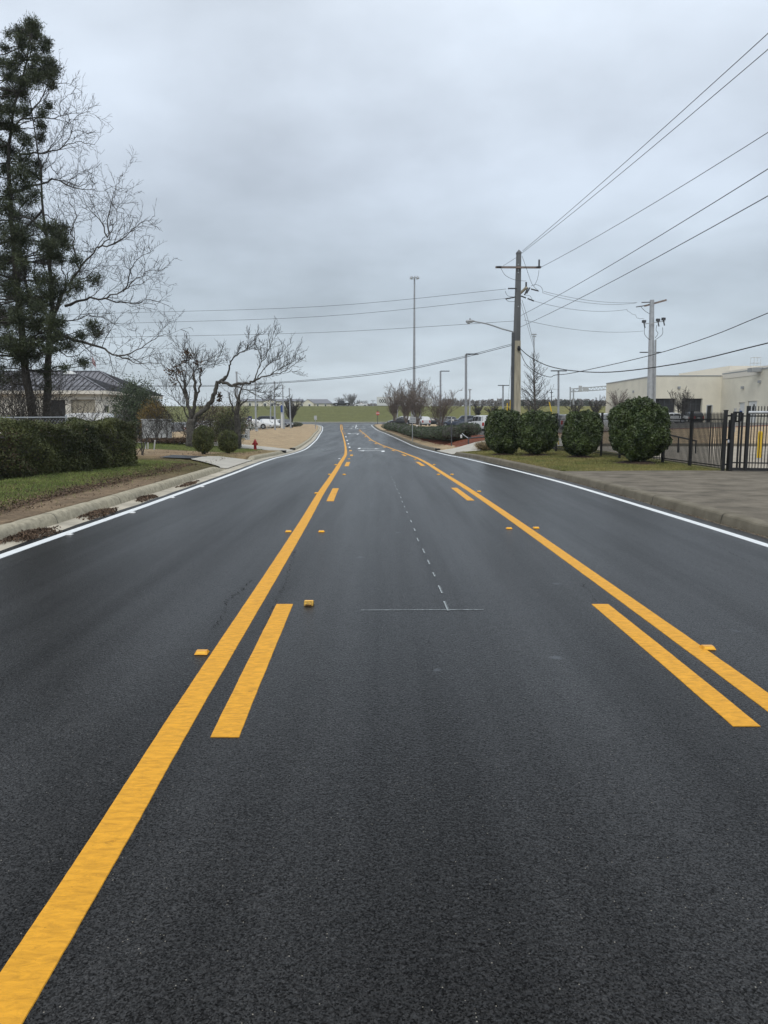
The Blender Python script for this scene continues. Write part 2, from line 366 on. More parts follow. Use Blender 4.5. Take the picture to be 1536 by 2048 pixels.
def groundmat():
    m = bpy.data.materials.new('ground_cover'); m.use_nodes = True; nt = m.node_tree; N = nt.nodes; Lk = nt.links
    b = N['Principled BSDF']; tc = N.new('ShaderNodeTexCoord'); a = N.new('ShaderNodeAttribute'); a.attribute_name = 'cover'
    c = a.outputs['Color']
    for sc, lo, hi, st in ((.6,.78,1.2,(1,1,1)),(4,.7,1.3,(1,1,1)),(30,.62,1.4,(1,1,1))):
        n = N.new('ShaderNodeTexNoise'); n.inputs['Scale'].default_value = sc; n.inputs['Detail'].default_value = 6; n.inputs['Roughness'].default_value = .7; Lk.new(tc.outputs['Object'], n.inputs['Vector'])
        r = N.new('ShaderNodeValToRGB'); e = r.color_ramp.elements; e[0].position = .32; e[0].color = (lo,lo,lo,1); e[1].position = .68; e[1].color = (hi,hi*.98,hi*.95,1); Lk.new(n.outputs['Fac'], r.inputs[0])
        x = N.new('ShaderNodeMix'); x.data_type = 'RGBA'; x.blend_type = 'MULTIPLY'; x.inputs['Factor'].default_value = 1; Lk.new(c, x.inputs['A']); Lk.new(r.outputs[0], x.inputs['B']); c = x.outputs['Result']
    Lk.new(c, b.inputs['Base Color']); b.inputs['Roughness'].default_value = .95; b.inputs['Specular IOR Level'].default_value = .15
    bp = N.new('ShaderNodeBump'); bp.inputs['Strength'].default_value = .9; bp.inputs['Distance'].default_value = .04; Lk.new(n.outputs['Fac'], bp.inputs['Height']); Lk.new(bp.outputs[0], b.inputs['Normal'])
    return m
M['ground'] = groundmat()

# ------------------------------------------------------------------ world, sun
w = bpy.data.worlds.new('World'); SC.world = w; w.use_nodes = True
nt = w.node_tree; N = nt.nodes; Lk = nt.links; N.clear()
out = N.new('ShaderNodeOutputWorld'); bg1 = N.new('ShaderNodeBackground'); bg2 = N.new('ShaderNodeBackground'); mxs = N.new('ShaderNodeMixShader')
SE, SR = R(48), R(200)
sky = N.new('ShaderNodeTexSky'); sky.sky_type = 'NISHITA'; sky.sun_disc = False; sky.sun_elevation = SE; sky.sun_rotation = SR
Lk.new(sky.outputs[0], bg1.inputs[0]); bg1.inputs[1].default_value = .08
tc = N.new('ShaderNodeTexCoord'); sx = N.new('ShaderNodeSeparateXYZ'); Lk.new(tc.outputs['Generated'], sx.inputs[0])
def mth(op, a, b=None, c=None):
    n = N.new('ShaderNodeMath'); n.operation = op
    for i, q in enumerate((a, b, c)):
        if q is None: continue
        if isinstance(q, (int, float)): n.inputs[i].default_value = q
        else: Lk.new(q, n.inputs[i])
    return n.outputs[0]
zc = mth('MAXIMUM', sx.outputs[2], 0.0)
den = mth('ADD', zc, .22)
cx = N.new('ShaderNodeCombineXYZ'); Lk.new(mth('DIVIDE', sx.outputs[0], den), cx.inputs[0]); Lk.new(mth('DIVIDE', sx.outputs[1], den), cx.inputs[1])
def cl(sc, det, off, ro=.5):
    mp = N.new('ShaderNodeMapping'); mp.inputs['Location'].default_value = off; Lk.new(cx.outputs[0], mp.inputs[0])
    n = N.new('ShaderNodeTexNoise'); n.inputs['Scale'].default_value = sc; n.inputs['Detail'].default_value = det; n.inputs['Roughness'].default_value = ro; Lk.new(mp.outputs[0], n.inputs['Vector']); return n.outputs['Fac']
c1 = cl(.75, 4, (1.3,2.2,0)); c2 = cl(2.6, 5, (5,1,0), .55)
cc = mth('ADD', mth('MULTIPLY', c1, .68), mth('MULTIPLY', c2, .32))
cloud = N.new('ShaderNodeMapRange'); cloud.inputs['From Min'].default_value = .36; cloud.inputs['From Max'].default_value = .64; cloud.inputs['To Min'].default_value = .76; cloud.inputs['To Max'].default_value = 1.17; Lk.new(cc, cloud.inputs['Value'])
# overcast luminance: bright zenith, slight lightening right at the horizon
ramp = N.new('ShaderNodeValToRGB'); Lk.new(zc, ramp.inputs[0]); e = ramp.color_ramp.elements
e[0].position = 0; e[0].color = (.50,.565,.62,1); e[1].position = 1; e[1].color = (1,1,1,1)
for p_, c_ in ((.06,(.47,.54,.60)),(.16,(.43,.495,.56)),(.30,(.52,.585,.67)),(.44,(.63,.70,.79)),(.7,(.86,.92,.98))):
    q = e.new(p_); q.color = (*c_, 1)
mul = N.new('ShaderNodeMix'); mul.data_type = 'RGBA'; mul.blend_type = 'MULTIPLY'; mul.inputs['Factor'].default_value = 1
Lk.new(ramp.outputs[0], mul.inputs['A']); Lk.new(cloud.outputs[0], mul.inputs['B'])
Lk.new(mul.outputs['Result'], bg2.inputs[0]); bg2.inputs[1].default_value = 1.0
mxs.inputs[0].default_value = .92; Lk.new(bg1.outputs[0], mxs.inputs[1]); Lk.new(bg2.outputs[0], mxs.inputs[2]); Lk.new(mxs.outputs[0], out.inputs[0])
sd = bpy.data.lights.new('sun', 'SUN'); sd.energy = .9; sd.angle = R(25); sd.color = (1,.96,.9)
so = bpy.data.objects.new('sun', sd); COL.objects.link(so)
dirv = Vector((math.sin(SR)*math.cos(SE), math.cos(SR)*math.cos(SE), math.sin(SE)))
so.rotation_euler = dirv.to_track_quat('Z', 'Y').to_euler(); so.location = (0,0,60)
SC.view_settings.view_transform = 'Standard'; SC.view_settings.look = 'None'; SC.view_settings.exposure = 0.36; SC.view_settings.gamma = 1

# ------------------------------------------------------------------ ground sheet
TAN=(.38,.3,.2); GRN=(.125,.142,.045); GRNL=(.115,.125,.042); DIRT=(.215,.165,.115); LIT=(.085,.058,.036); MUL=(.15,.05,.028); GREY=(.075,.075,.078); BANK=(.118,.13,.05); OLIVE=(.15,.15,.05); SAND=(.31,.225,.145)
def mixc(a, b, t): t = max(0, min(1, t)); return tuple(x+(y-x)*t for x, y in zip(a, b))
def cover(X, Y):
    n = math.sin(X*1.7+Y*.6)*.5+math.sin(Y*2.1-X*.8)*.3+math.sin(Y*.37+X*3.1)*.3
    if Y > 209: return mixc(BANK, OLIVE, ss((X-5)/40)+.15*n)
    if Y > 186: return (.3,.28,.23)
    if X < KL(Y)+.01:
        d = KL(Y)-X
        if Y < 27.5:
            c = mixc(DIRT, LIT, (d-.65+.2*n)/.3)
            c = mixc(c, GRNL, (d-1.1+.45*n)/.5)
            if Y > 19: c = mixc(c, mixc(LIT, GRNL, .4), (Y-19)/5*(1 if d < 1.9 else .3))
            return c
        if Y < 32.5: return mixc(mixc(LIT, GRNL, .5), SAND, (Y-29.5)/3+.3*n)
        if Y < 40: return mixc(SAND, TAN, .5+.5*n) if d > 2.2 else mixc(SAND, GRNL, .4+.3*n)
        if Y < 53:
            c = mixc(mixc(SAND, GRN, .35), GRN, (d-1.2+.4*n)/.8) if d < 9 else LIT
            return c
        if X < -26-(Y-60)*.0 and Y > 60: return GREY
        lot = -16 - (Y-90)*.05
        if Y > 95 and X < lot-4: return GREY
        return mixc(TAN, SAND, .3*n)
    if X > KR(Y)-.01:
        d = X-KR(Y)
        if Y < 46:
            if X < 11.5:
                c = mixc(GRN, (.17,.15,.06), .45+.4*n)
                if d < .6: c = mixc((.16,.12,.07), c, d/.6)
                return c
            return (.24,.2,.15)
        if X > 12.5:
            if Y < 66 + .25*(X-12): return mixc(TAN, SAND, .4*n)
            if Y < 69+.25*(X-12): return mixc(MUL, (.09,.04,.025), .4*n)
            if Y < 150: return mixc((.17,.165,.15), GREY, .3+.3*n)
        if Y < 52 or Y > 150: return TAN
        if X > KR(Y)+5.5 and Y > 58: return mixc(GREY, (.09,.09,.09), n) if X < 30 or Y > 66 else TAN
        if d > 1.05+.15*n+.35*ss((62-Y)/6): return mixc(MUL, (.09,.04,.025), .4*n)
        return mixc(TAN, SAND, .3*n)
    return GREY
ys = list(np.arange(-14, 60, .5))+list(np.arange(60, 130, 1))+list(np.arange(130, 260, 2))+[260,265,270,280,290,300,330,370,420,500,600,700]
ds = [0,.1,.25,.4,.55,.7,.85,1,1.15,1.3,1.5,1.7,1.9,2.1,2.4,2.7,3,3.3,3.6,4,4.5,5,5.5,6,6.5,7,8,9,10,11.5,13,15,17,19,22,25,28,32,37,43,50,60,75,100,140,200,300,500,700]
fr0 = lambda Y: RW(Y)+.45
V = []; C = []; nx = 0
for Y in ys:
    Y = float(Y); row = []
    for d in reversed(ds): row.append((KL(Y)-d, 0))
    for t in (.003, .997): row.append((KL(Y)+(KR(Y)-KL(Y))*t, 1))
    for d in ds: row.append((KR(Y)+d, 0))
    nx = len(row)
    for X, inner in row:
        z = G(X, Y)
        if inner and Y < 209: z = g(Y)-.1
        if 186.9 < Y < 209 and not inner: z = min(z, g(Y)-.08)
        if not inner and X < 0 and (26.7 < Y < 33.3 or 48 < Y < 56):
            d = KL(Y)-X; lim = (2.0 if Y < 40 else 14)
            if d < lim: z = min(z, g(Y)-.005+min(.17, (d+.34)*.12)+max(0, G(X, Y)-(g(Y)+.15))-.04)
        if not inner and X > 0 and 44 < Y < 54.2 and X < 13:
            d = X-fr0(Y); z = min(z, (g(Y)-.005+min(.17, d*.1)+max(0, G(X, Y)-(g(Y)+.15))*ss(d/3) if d <= 3 else G(X, Y))-.04)
        V.append((X, Y, z)); C.append(cover(X, Y))
Fq = [(j*nx+i, j*nx+i+1, (j+1)*nx+i+1, (j+1)*nx+i) for j in range(len(ys)-1) for i in range(nx-1)]
go = mknp(V, Fq, 'ground', M['ground']); struct(go)
ca = go.data.color_attributes.new('cover', 'FLOAT_COLOR', 'POINT')
ca.data.foreach_set('color', np.array([(*c, 1) for c in C], dtype=np.float32).ravel())
go.data.polygons.foreach_set('use_smooth', [True]*len(go.data.polygons))

def ribbon(mb, fa, fb, y0, y1, dz, st=.5, thick=0, H=None):
    "sheet between X=fa(Y) and X=fb(Y)"
    H = H or (lambda X, Y: g(Y))
    n = max(1, int(math.ceil((y1-y0)/st))); vs = []; fs = []
    for i in range(n+1):
        Y = y0+(y1-y0)*i/n; a, b = fa(Y), fb(Y)
        vs += [(a, Y, H(a, Y)+dz), (b, Y, H(b, Y)+dz)]
        if thick: vs += [(a-.002, Y, H(a, Y)+dz-thick), (b+.002, Y, H(b, Y)+dz-thick)]
    k = 4 if thick else 2
    for i in range(n):
        fs.append((i*k, i*k+1, (i+1)*k+1, (i+1)*k))
        if thick:
            fs.append((i*k+2, i*k, (i+1)*k, (i+1)*k+2)); fs.append((i*k+1, i*k+3, (i+1)*k+3, (i+1)*k+1))
    if thick:
        fs.append((0, 2, 3, 1)); fs.append((n*k, n*k+1, n*k+3, n*k+2))
    mb.add(vs, fs)
# main road (asphalt sheet, a grid across its width)
mb = MB()
yy = list(np.arange(-12, 60, 1.))+list(np.arange(60, 188.1, 2.))
for a, b in zip(yy, yy[1:]):
    pass
def roadgrid(mb, yy, fl, fr, n=10, dz=0):
    vs = []
    for Y in yy:
        a, b = fl(Y), fr(Y)
        for i in range(n+1): vs.append((a+(b-a)*i/n, Y, g(Y)+dz))
    fs = [(j*(n+1)+i, j*(n+1)+i+1, (j+1)*(n+1)+i+1, (j+1)*(n+1)+i) for j in range(len(yy)-1) for i in range(n)]
    mb.add(vs, fs)
def le(Y): return LW(Y)-.24+.012*math.sin(Y*3.3)+.008*math.sin(Y*9)
roadgrid(mb, [float(q) for q in np.arange(-12, 188.1, .5)], le, lambda Y: RW(Y)+.33)
road = struct(mk(mb, 'road', M['asphalt'], smooth=True))
# painted markings: children of the road
def mark(name, m, fn, st=.5): 
    mb = MB(); fn(mb); return mk(mb, name, m, road)
def line(tab, half, y0, y1, off=0, dz=.004, thick=.004, ph=0):
    # small irregularities of the painted edge
    hn = lambda q: (math.sin(q*127.1+ph*311.7)*43758.5453) % 1-.5
    fa = lambda Y: tab(Y)+off-half+.0007*math.sin(Y*7+ph)+(.0022*hn(Y) if Y < 20 else 0)
    fb = lambda Y: tab(Y)+off+half+.0007*math.sin(Y*6+ph+2)+(.0022*hn(Y+.37) if Y < 20 else 0)
    def fn(mb):
        ym = min(max(y0, 16.), y1)
        if ym > y0: ribbon(mb, fa, fb, y0, ym, dz, .05, thick)
        if y1 > ym: ribbon(mb, fa, fb, ym, y1, dz, .3, thick)
    return fn
mark('yellow_line', M['yellow_paint'], line(LY, .083, -6, 186))
mark('yellow_line', M['yellow_paint'], line(RY, .08, -6, 150, ph=1))
mark('yellow_line', M['yellow_paint'], line(LY, .08, 147, 186, off=.32))
mark('white_line', M['white_paint'], line(LW, .075, -8, 186.5, ph=3))
mark('white_line', M['white_paint'], line(RW, .07, -8, 186.5, ph=4))
for k in range(12):
    y0 = 4.02+12.19*k; l = 3.05
    white = 5 <= k <= 8
    mark('white_dash' if white else 'yellow_dash', M['white_paint'] if white else M['yellow_paint'], line(LY, .08, y0, y0+l, off=.31 if k < 3 else .36, ph=k))
    mark('yellow_dash', M['yellow_paint'], line(RY, .08, y0+.15, y0+.15+l-.15*(k == 0), off=-.32, ph=k+3))
mark('white_dash', M['white_paint'], line(Tab([(160,-6.1),(186,-6.9)]), .07, 158, 183))
mark('stop_line', M['white_paint'], lambda mb: ribbon(mb, lambda Y: LY(Y)+.6, lambda Y: RW(Y)-.2, 184.2, 184.8, .004, .3, .004))
def arrow(cx, cy, s, flip=1):
    def fn(mb):
        def P(u, v): X = cx+u*s*flip; Y = cy+v*s; return (X, Y, g(Y)+.005)
        for q in ([(-1.1,0),(-.45,-.55),(-.45,.55)], [(-.45,-.16),(.75,-.16),(.75,.16),(-.45,.16)], [(.6,-1.5),(.9,-1.5),(.9,.16),(.75,.16),(.6,-.16)]):
            mb.poly([P(*c) for c in q])
    mark('turn_arrow', M['white_paint'], fn)
for cx, cy, fl in ((-7.7,158,1),(-7.9,171,1),(-4.8,158,-1),(-5.4,171,-1)): arrow(cx, cy, 1.1, fl)
def gp(x, y):
    "point of the road surface seen at survey position"
    Y = 1.5
    while Y < 200:
        p = at(x, y, Y)
        if p.z <= g(Y): return p
        Y += .02 if Y < 40 else .05
    return p
def arrowpx(x, y, half, flip, s=1.):
    p = gp(x, y)
    def fn(mb):
        def P(u, v): X = p.x+u*half*flip; Y = p.y+v*s; return (X, Y, g(Y)+.005)
        for q in ([(-1.,0),(-.5,-.5),(-.5,.5)], [(-.5,-.13),(1.,-.13),(1.,.13),(-.5,.13)], [(.78,-1.3),(1.,-1.3),(1.,-.13),(.78,-.13)] if flip > 0 else [(.78,.13),(1.,.13),(1.,1.3),(.78,1.3)]): mb.poly([P(*c) for c in q])
    mark('turn_arrow', M['white_paint'], fn)
arrowpx(742, 901.6, .98, 1, 2.6); arrowpx(738, 897.8, .95, -1, 2.6); arrowpx(706, 867.5, .95, 1, 4.5)
# chalk layout marks
def chalk(mb):
    a = gp(722, 1221); b = gp(967, 1220.5)
    n = 24
    for i in range(n):
        p = a.lerp(b, i/n); q = a.lerp(b, (i+1)/n); w_ = .006+.003*rnd.random()
        mb.quad((p.x,p.y-w_,.004),(q.x,q.y-w_,.004),(q.x,q.y+w_,.004),(p.x,p.y+w_,.004))
mark('chalk_line', M['chalk'], chalk)
pts = [(893,1213,18),(881.5,1180,16),(868.7,1149.6,9),(858,1125,9),(848,1102.7,9),(836.4,1080,7),(829,1060,5),(821.9,1043,5),(813.8,1025,3.5),(809,1014,3),(804.4,1004,3.5),(801.5,995.4,3),(798.4,986.8,2.5),(794,979,2.5),(790.6,972,2.4),(789,965.5,2),(785.4,960,2),(782.8,953.7,2),(779.7,947,2),(777,941,1.5),(774,934,1.5),(769,924,1.5)]
mk_ = MB()
for i, (x, y, l) in enumerate(pts):
    a = gp(x-l*.2, y-l*.5); b = gp(x+l*.25, y+l*.5); w_ = .0045 if l > 6 else .011
    z = .0045
    for dx in ((-.011,.011) if l > 6 else (0,)): mk_.quad((a.x-w_+dx,a.y,g(a.y)+z),(b.x-w_+dx,b.y,g(b.y)+z),(b.x+w_+dx*.4,b.y,g(b.y)+z),(a.x+w_+dx*.4,a.y,g(a.y)+z))
mk(mk_, 'survey_marks', M['chalk'], road)
# cracks
def crackfn(pp, w0=.0038):
    def fn(mb):
        P = [gp(*q) for q in pp]; fine = []
        for a, b in zip(P, P[1:]):
            k = max(2, int((b-a).length/.03))
            for i in range(k): q = a.lerp(b, i/k); fine.append((q.x+rnd.gauss(0,.016), q.y+rnd.gauss(0,.012)))
        for a, b in zip(fine, fine[1:]):
            w_ = w0*(.3+1.3*rnd.random()**2); z = .003
            if rnd.random() < .25: continue
            mb.quad((a[0]-w_,a[1],z),(a[0]+w_,a[1],z),(b[0]+w_,b[1],z),(b[0]-w_,b[1],z))
    return fn
mark('crack', M['crack'], crackfn([(505,1160),(478,1185),(455,1201),(447,1225),(432,1250),(421,1262)]))
mark('crack', M['crack'], crackfn([(590,1098),(576,1150),(563,1185),(545,1215),(527,1259),(520,1275)]))
mark('crack', M['crack'], crackfn([(1165,1168),(1190,1200),(1230,1240)], .003))
mark('crack', M['crack'], crackfn([(1500,1085+40),(1420,1085)], .003))
# dried spots
def spots(mb):
    L_ = [(220,1239,9),(402,1090,5),(371,1138,8),(768,1250,7),(855,1430,12),(1070,1322,18),(246,1923,20),(520,1632,14),(460,1620,12),(555,1832,12),(760,1530,16),(1210,1452,12),(1344,1826,28),(873,1944,16),(600,1222,6),(652,1190,8),(1312,1612,12),(574,1375,7),(1140,1135,8),(1490,2010,14),(1180,1180,6),(700,1600,10)]
    for x, y, r in L_:
        c = gp(x, y); rr = (gp(x+r, y)-c).length; ph = rnd.random()*6
        ps = []
        for i in range(18):
            a = 2*math.pi*i/18; q = rr*.8*(1+.3*math.sin(2*a+ph)+.2*math.sin(3*a+ph*2)+.12*rnd.random())
            ps.append((c.x+q*math.cos(a), c.y+q*.8*math.sin(a), .0032))
        mb.poly(ps)

def gpt(x, y, Y0=8.):
    "point of the terrain seen at survey position"
    Y = Y0
    while Y < 215:
        p = at(x, y, Y)
        if p.z <= G(p.x, Y): return p
        Y += .03 if Y < 60 else .1
    return p
# gutters and kerbs
def seg_gutter(y0, y1):
    mb = MB(); ribbon(mb, lambda Y: LW(Y)-.78, lambda Y: LW(Y)-.14, y0, y1, -.012, .5); return mb
struct(mk(seg_gutter(-12, 186), 'gutter', M['gutter']))
mb = MB(); ribbon(mb, lambda Y: RW(Y)+.25, lambda Y: RW(Y)+.50, -12, 186, -.012, .5)
struct(mk(mb, 'gutter', M['conc_old']))
def kerb(fn, sgn, y0, y1, m, prof, taper=(True, True), st=.25, join=3.05):
    "prof: list of (offset from face outward, height)"
    mb = MB(); n = int((y1-y0)/st); vs = []; k = len(prof)
    for i in range(n+1):
        Y = y0+(y1-y0)*i/n; f = 1
        if taper[0]: f = min(f, ss((Y-y0)/1.4))
        if taper[1]: f = min(f, ss((y1-Y)/1.4))
        f = max(.12, f)
        jn = -.012 if abs(((Y-1.1) % join)-join/2) < .06 else 0
        wob = .006*math.sin(Y*1.9)+.004*math.sin(Y*5.3)
        for o, h in prof: vs.append((fn(Y)+sgn*(o+wob), Y, g(Y)+(h*f if h > 0 else h)+(jn if h > .1 else 0)))
    fs = []
    for i in range(n):
        for j in range(k-1):
            q = (i*k+j, i*k+j+1, (i+1)*k+j+1, (i+1)*k+j); fs.append(q if sgn < 0 else tuple(reversed(q)))
    fs.append(tuple(range(k))); fs.append(tuple(reversed(range(n*k, n*k+k))))
    mb.add(vs, fs); ko = struct(mk(mb, 'kerb', m, smooth=sgn < 0)); jb = MB(); Y = math.ceil(y0/join)*join+.6; any_ = False
    while Y < min(y1-1.5, 60):
        pq = []
        for o, h in prof[:-1]:
            nx_ = .003; pq.append((fn(Y)+sgn*(o-nx_*(1 if h < .14 else 0)+(.006*math.sin(Y*1.9)+.004*math.sin(Y*5.3))), g(Y)+h+(.003 if h > .1 else 0)))
        for (xa, za), (xb, zb_) in zip(pq, pq[1:]):
            w_ = .006+.004*rnd.random(); jb.quad((xa,Y-w_,za),(xb,Y-w_,zb_),(xb,Y+w_,zb_),(xa,Y+w_,za)); any_ = True
        Y += join
    if any_: mk(jb, 'joint', M['crack'], ko)
    return ko
pl = [(0,-.03),(.015,.03),(.04,.10),(.07,.14),(.11,.16),(.24,.165),(.29,.155),(.30,.02)]
fl = lambda Y: LW(Y)-.68
kerb(fl, -1, -12, 26.8, M['conc_kerb'], pl, (False, True))
kerb(fl, -1, 33.0, 47.5, M['conc_kerb'], pl)
kerb(fl, -1, 56.5, 186, M['conc_kerb'], pl, (True, False), .5)
pr_ = [(0,-.03),(.012,.05),(.03,.13),(.05,.155),(.08,.166),(.20,.172),(.25,.172),(.255,.02)]
fr = lambda Y: RW(Y)+.45
kerb(fr, 1, -12, 44, M['conc_old'], pr_, (False, True))
kerb(fr, 1, 54.5, 186, M['conc_old'], pr_, (True, False), .5)
for yd, fx, sg in ((47.9, fl, -1), (56.2, fl, -1), (54.3, fr, 1), (112, fr, 1)):
    mb = MB(); x = fx(yd); mb.box((min(x-sg*.02, x+sg*.32), yd-.45, g(yd)+.01), (max(x-sg*.02, x+sg*.32), yd+.3, g(yd)+.15)); struct(mk(mb, 'storm_drain', M['crack']))
# driveways
def sheet(name, m, x0f, x1f, y0, y1, dz=.012, nxx=16, st=.4, H=None):
    H = H or G
    n = max(2, int((y1-y0)/st)); vs = []
    for j in range(n+1):
        Y = y0+(y1-y0)*j/n; a, b = x0f(Y), x1f(Y)
        for i in range(nxx+1): X = a+(b-a)*i/nxx; vs.append((X, Y, H(X, Y)+dz))
    mb = MB(); mb.add(vs, [(j*(nxx+1)+i, j*(nxx+1)+i+1, (j+1)*(nxx+1)+i+1, (j+1)*(nxx+1)+i) for j in range(n) for i in range(nxx)])
    return struct(mk(mb, name, m, smooth=True))
def HL(X, Y):
    d = max(0, fl(Y)-X); return g(Y)-.005+min(.17, d*.12)+max(0, G(X, Y)-(g(Y)+.15))
sheet('driveway', M['conc_light'], lambda Y: fl(Y)-.25-1.75*ss((Y-26.9)/3), fl, 26.9, 33.0, .02, H=HL)
sheet('path', M['asphalt'], lambda Y: fl(Y)-3.3, lambda Y: fl(Y)-1.95, 29.9, 32.8, .03, H=HL)
sheet('driveway', M['conc_light'], lambda Y: fl(Y)-14, fl, 48.3, 55.8, .02, H=HL)
def HR(X, Y):
    d = max(0, X-fr(Y)); return max(g(Y)-.005+min(.17, d*.1)+max(0, G(X, Y)-(g(Y)+.15))*ss(d/3), G(X, Y) if d > 3 else -9)
sheet('driveway', M['conc_light'], fr, lambda Y: 13.0, 44.3, 53.8, .02, H=HR)
# slab apron in front of the gate, with cracks as geometry
def edge_slab(Y): return KR(Y)-.02
sheet('pavement', M['conc_slab'], edge_slab, lambda Y: 30., 2, 23.4, .012, 30)
sheet('yard', M['conc_yard'], lambda Y: 11.2, lambda Y: 60., 23.42, 44.2, .016, 30)
mb = MB()
def gcr(pp, w0, z=.021):
    P = []
    for x, y in pp:
        Y = 8.
        while at(x, y, Y).z > G(at(x, y, Y).x, Y): Y += .02
        P.append(at(x, y, Y))
    for a, b in zip(P, P[1:]):
        k = max(2, int((b-a).length/.15)); last = a
        for i in range(1, k+1):
            q = a.lerp(b, i/k); q = Vector((q.x+rnd.gauss(0,.02), q.y+rnd.gauss(0,.04), 0)); w_ = w0*(.5+rnd.random())
            mb.quad((last.x,last.y-w_,G(last.x,last.y)+z),(q.x,q.y-w_,G(q.x,q.y)+z),(q.x,q.y+w_,G(q.x,q.y)+z),(last.x,last.y+w_,G(last.x,last.y)+z)); last = q
gcr([(1235,974),(1262,980),(1300,983),(1352,985),(1420,987)], .018)
gcr([(1420,987),(1450,990),(1490,998),(1530,1006)], .01)
gcr([(1190,962),(1235,974)], .008)
struct(mk(mb, 'pavement_crack', M['crack']))
# cross street
mb = MB()
cy = [187.6,190,194,198,202,206,208.6]
vs = []
xs_ = [-260,-150,-90,-60,-40,-25,-12,0,12,25,40,60,90,150,260]
for Y in cy:
    for X in xs_: vs.append((X, Y, g(Y)+.004))
n_ = len(xs_); mb.add(vs, [(j*n_+i, j*n_+i+1, (j+1)*n_+i+1, (j+1)*n_+i) for j in range(len(cy)-1) for i in range(n_-1)])
struct(mk(mb, 'cross_road', M['asphalt']))
mb = MB(); mb.box((-260,208.6,.5),(260,210.4,1.0)); struct(mk(mb, 'far_kerb', M['conc_light']))
# ================================================================== vegetation
def leafquads(P, size, asp=.5, nrm=None, bias=.6):
    "P (n,3) centres, size (n,), returns V, F of pointed quads"
    n = len(P)
    a = nr.normal(size=(n,3)); a /= np.linalg.norm(a, axis=1)[:,None]
    nn = nr.normal(size=(n,3)); nn /= np.linalg.norm(nn, axis=1)[:,None]
    if nrm is not None: nn = nn*(1-bias)+nrm*bias
    b = np.cross(nn, a); b /= (np.linalg.norm(b, axis=1)[:,None]+1e-9)
    a = np.cross(b, nn); a /= (np.linalg.norm(a, axis=1)[:,None]+1e-9)
    s = size[:,None]
    V = np.stack([P-a*s*.5, P-a*s*.05+b*s*asp*.5, P+a*s*.5, P-a*s*.05-b*s*asp*.5], axis=1).reshape(-1,3)
    return V, np.arange(4*n).reshape(n,4)
def spray(P, D, L, W):
    "blade-like quads from P along D"
    n = len(P); b = np.cross(D, nr.normal(size=(n,3))); b /= (np.linalg.norm(b, axis=1)[:,None]+1e-9)
    e = P+D*L[:,None]
    V = np.stack([P-b*W[:,None]*.5, P+b*W[:,None]*.5, e+b*W[:,None]*.12, e-b*W[:,None]*.12], axis=1).reshape(-1,3)
    return V, np.arange(4*n).reshape(n,4)
def join(parts):
    Vs = []; Fs = []; o = 0
    for V_, F_ in parts: Vs.append(V_); Fs.append(F_+o); o += len(V_)
    return np.concatenate(Vs), np.concatenate(Fs)
def blob(c, r, seed, amp=.1, nu=22, nv=12, p=2.4, base=0):
    "lumpy closed core"
    rs = random.Random(seed); ph = [rs.random()*6 for _ in range(6)]; mb = MB(); vs = []
    for j in range(nv+1):
        th = -math.pi/2+math.pi*j/nv
        for i in range(nu):
            a = 2*math.pi*i/nu
            q = 1+amp*(.5*math.sin(3*a+ph[0]+2*th)+.4*math.sin(5*a+ph[1]-th*3)+.4*math.sin(4*th+ph[2]+a))
            cx_, sx_ = math.cos(th), math.sin(th)
            e = 2/p
            f = lambda t: math.copysign(abs(t)**e, t)
            vs.append((c[0]+r[0]*q*f(cx_)*f(math.cos(a)), c[1]+r[1]*q*f(cx_)*f(math.sin(a)), c[2]+r[2]*q*f(sx_)))
    fs = [(j*nu+i, j*nu+(i+1) % nu, (j+1)*nu+(i+1) % nu, (j+1)*nu+i) for j in range(nv) for i in range(nu)]
    mb.add(vs, fs); return mb
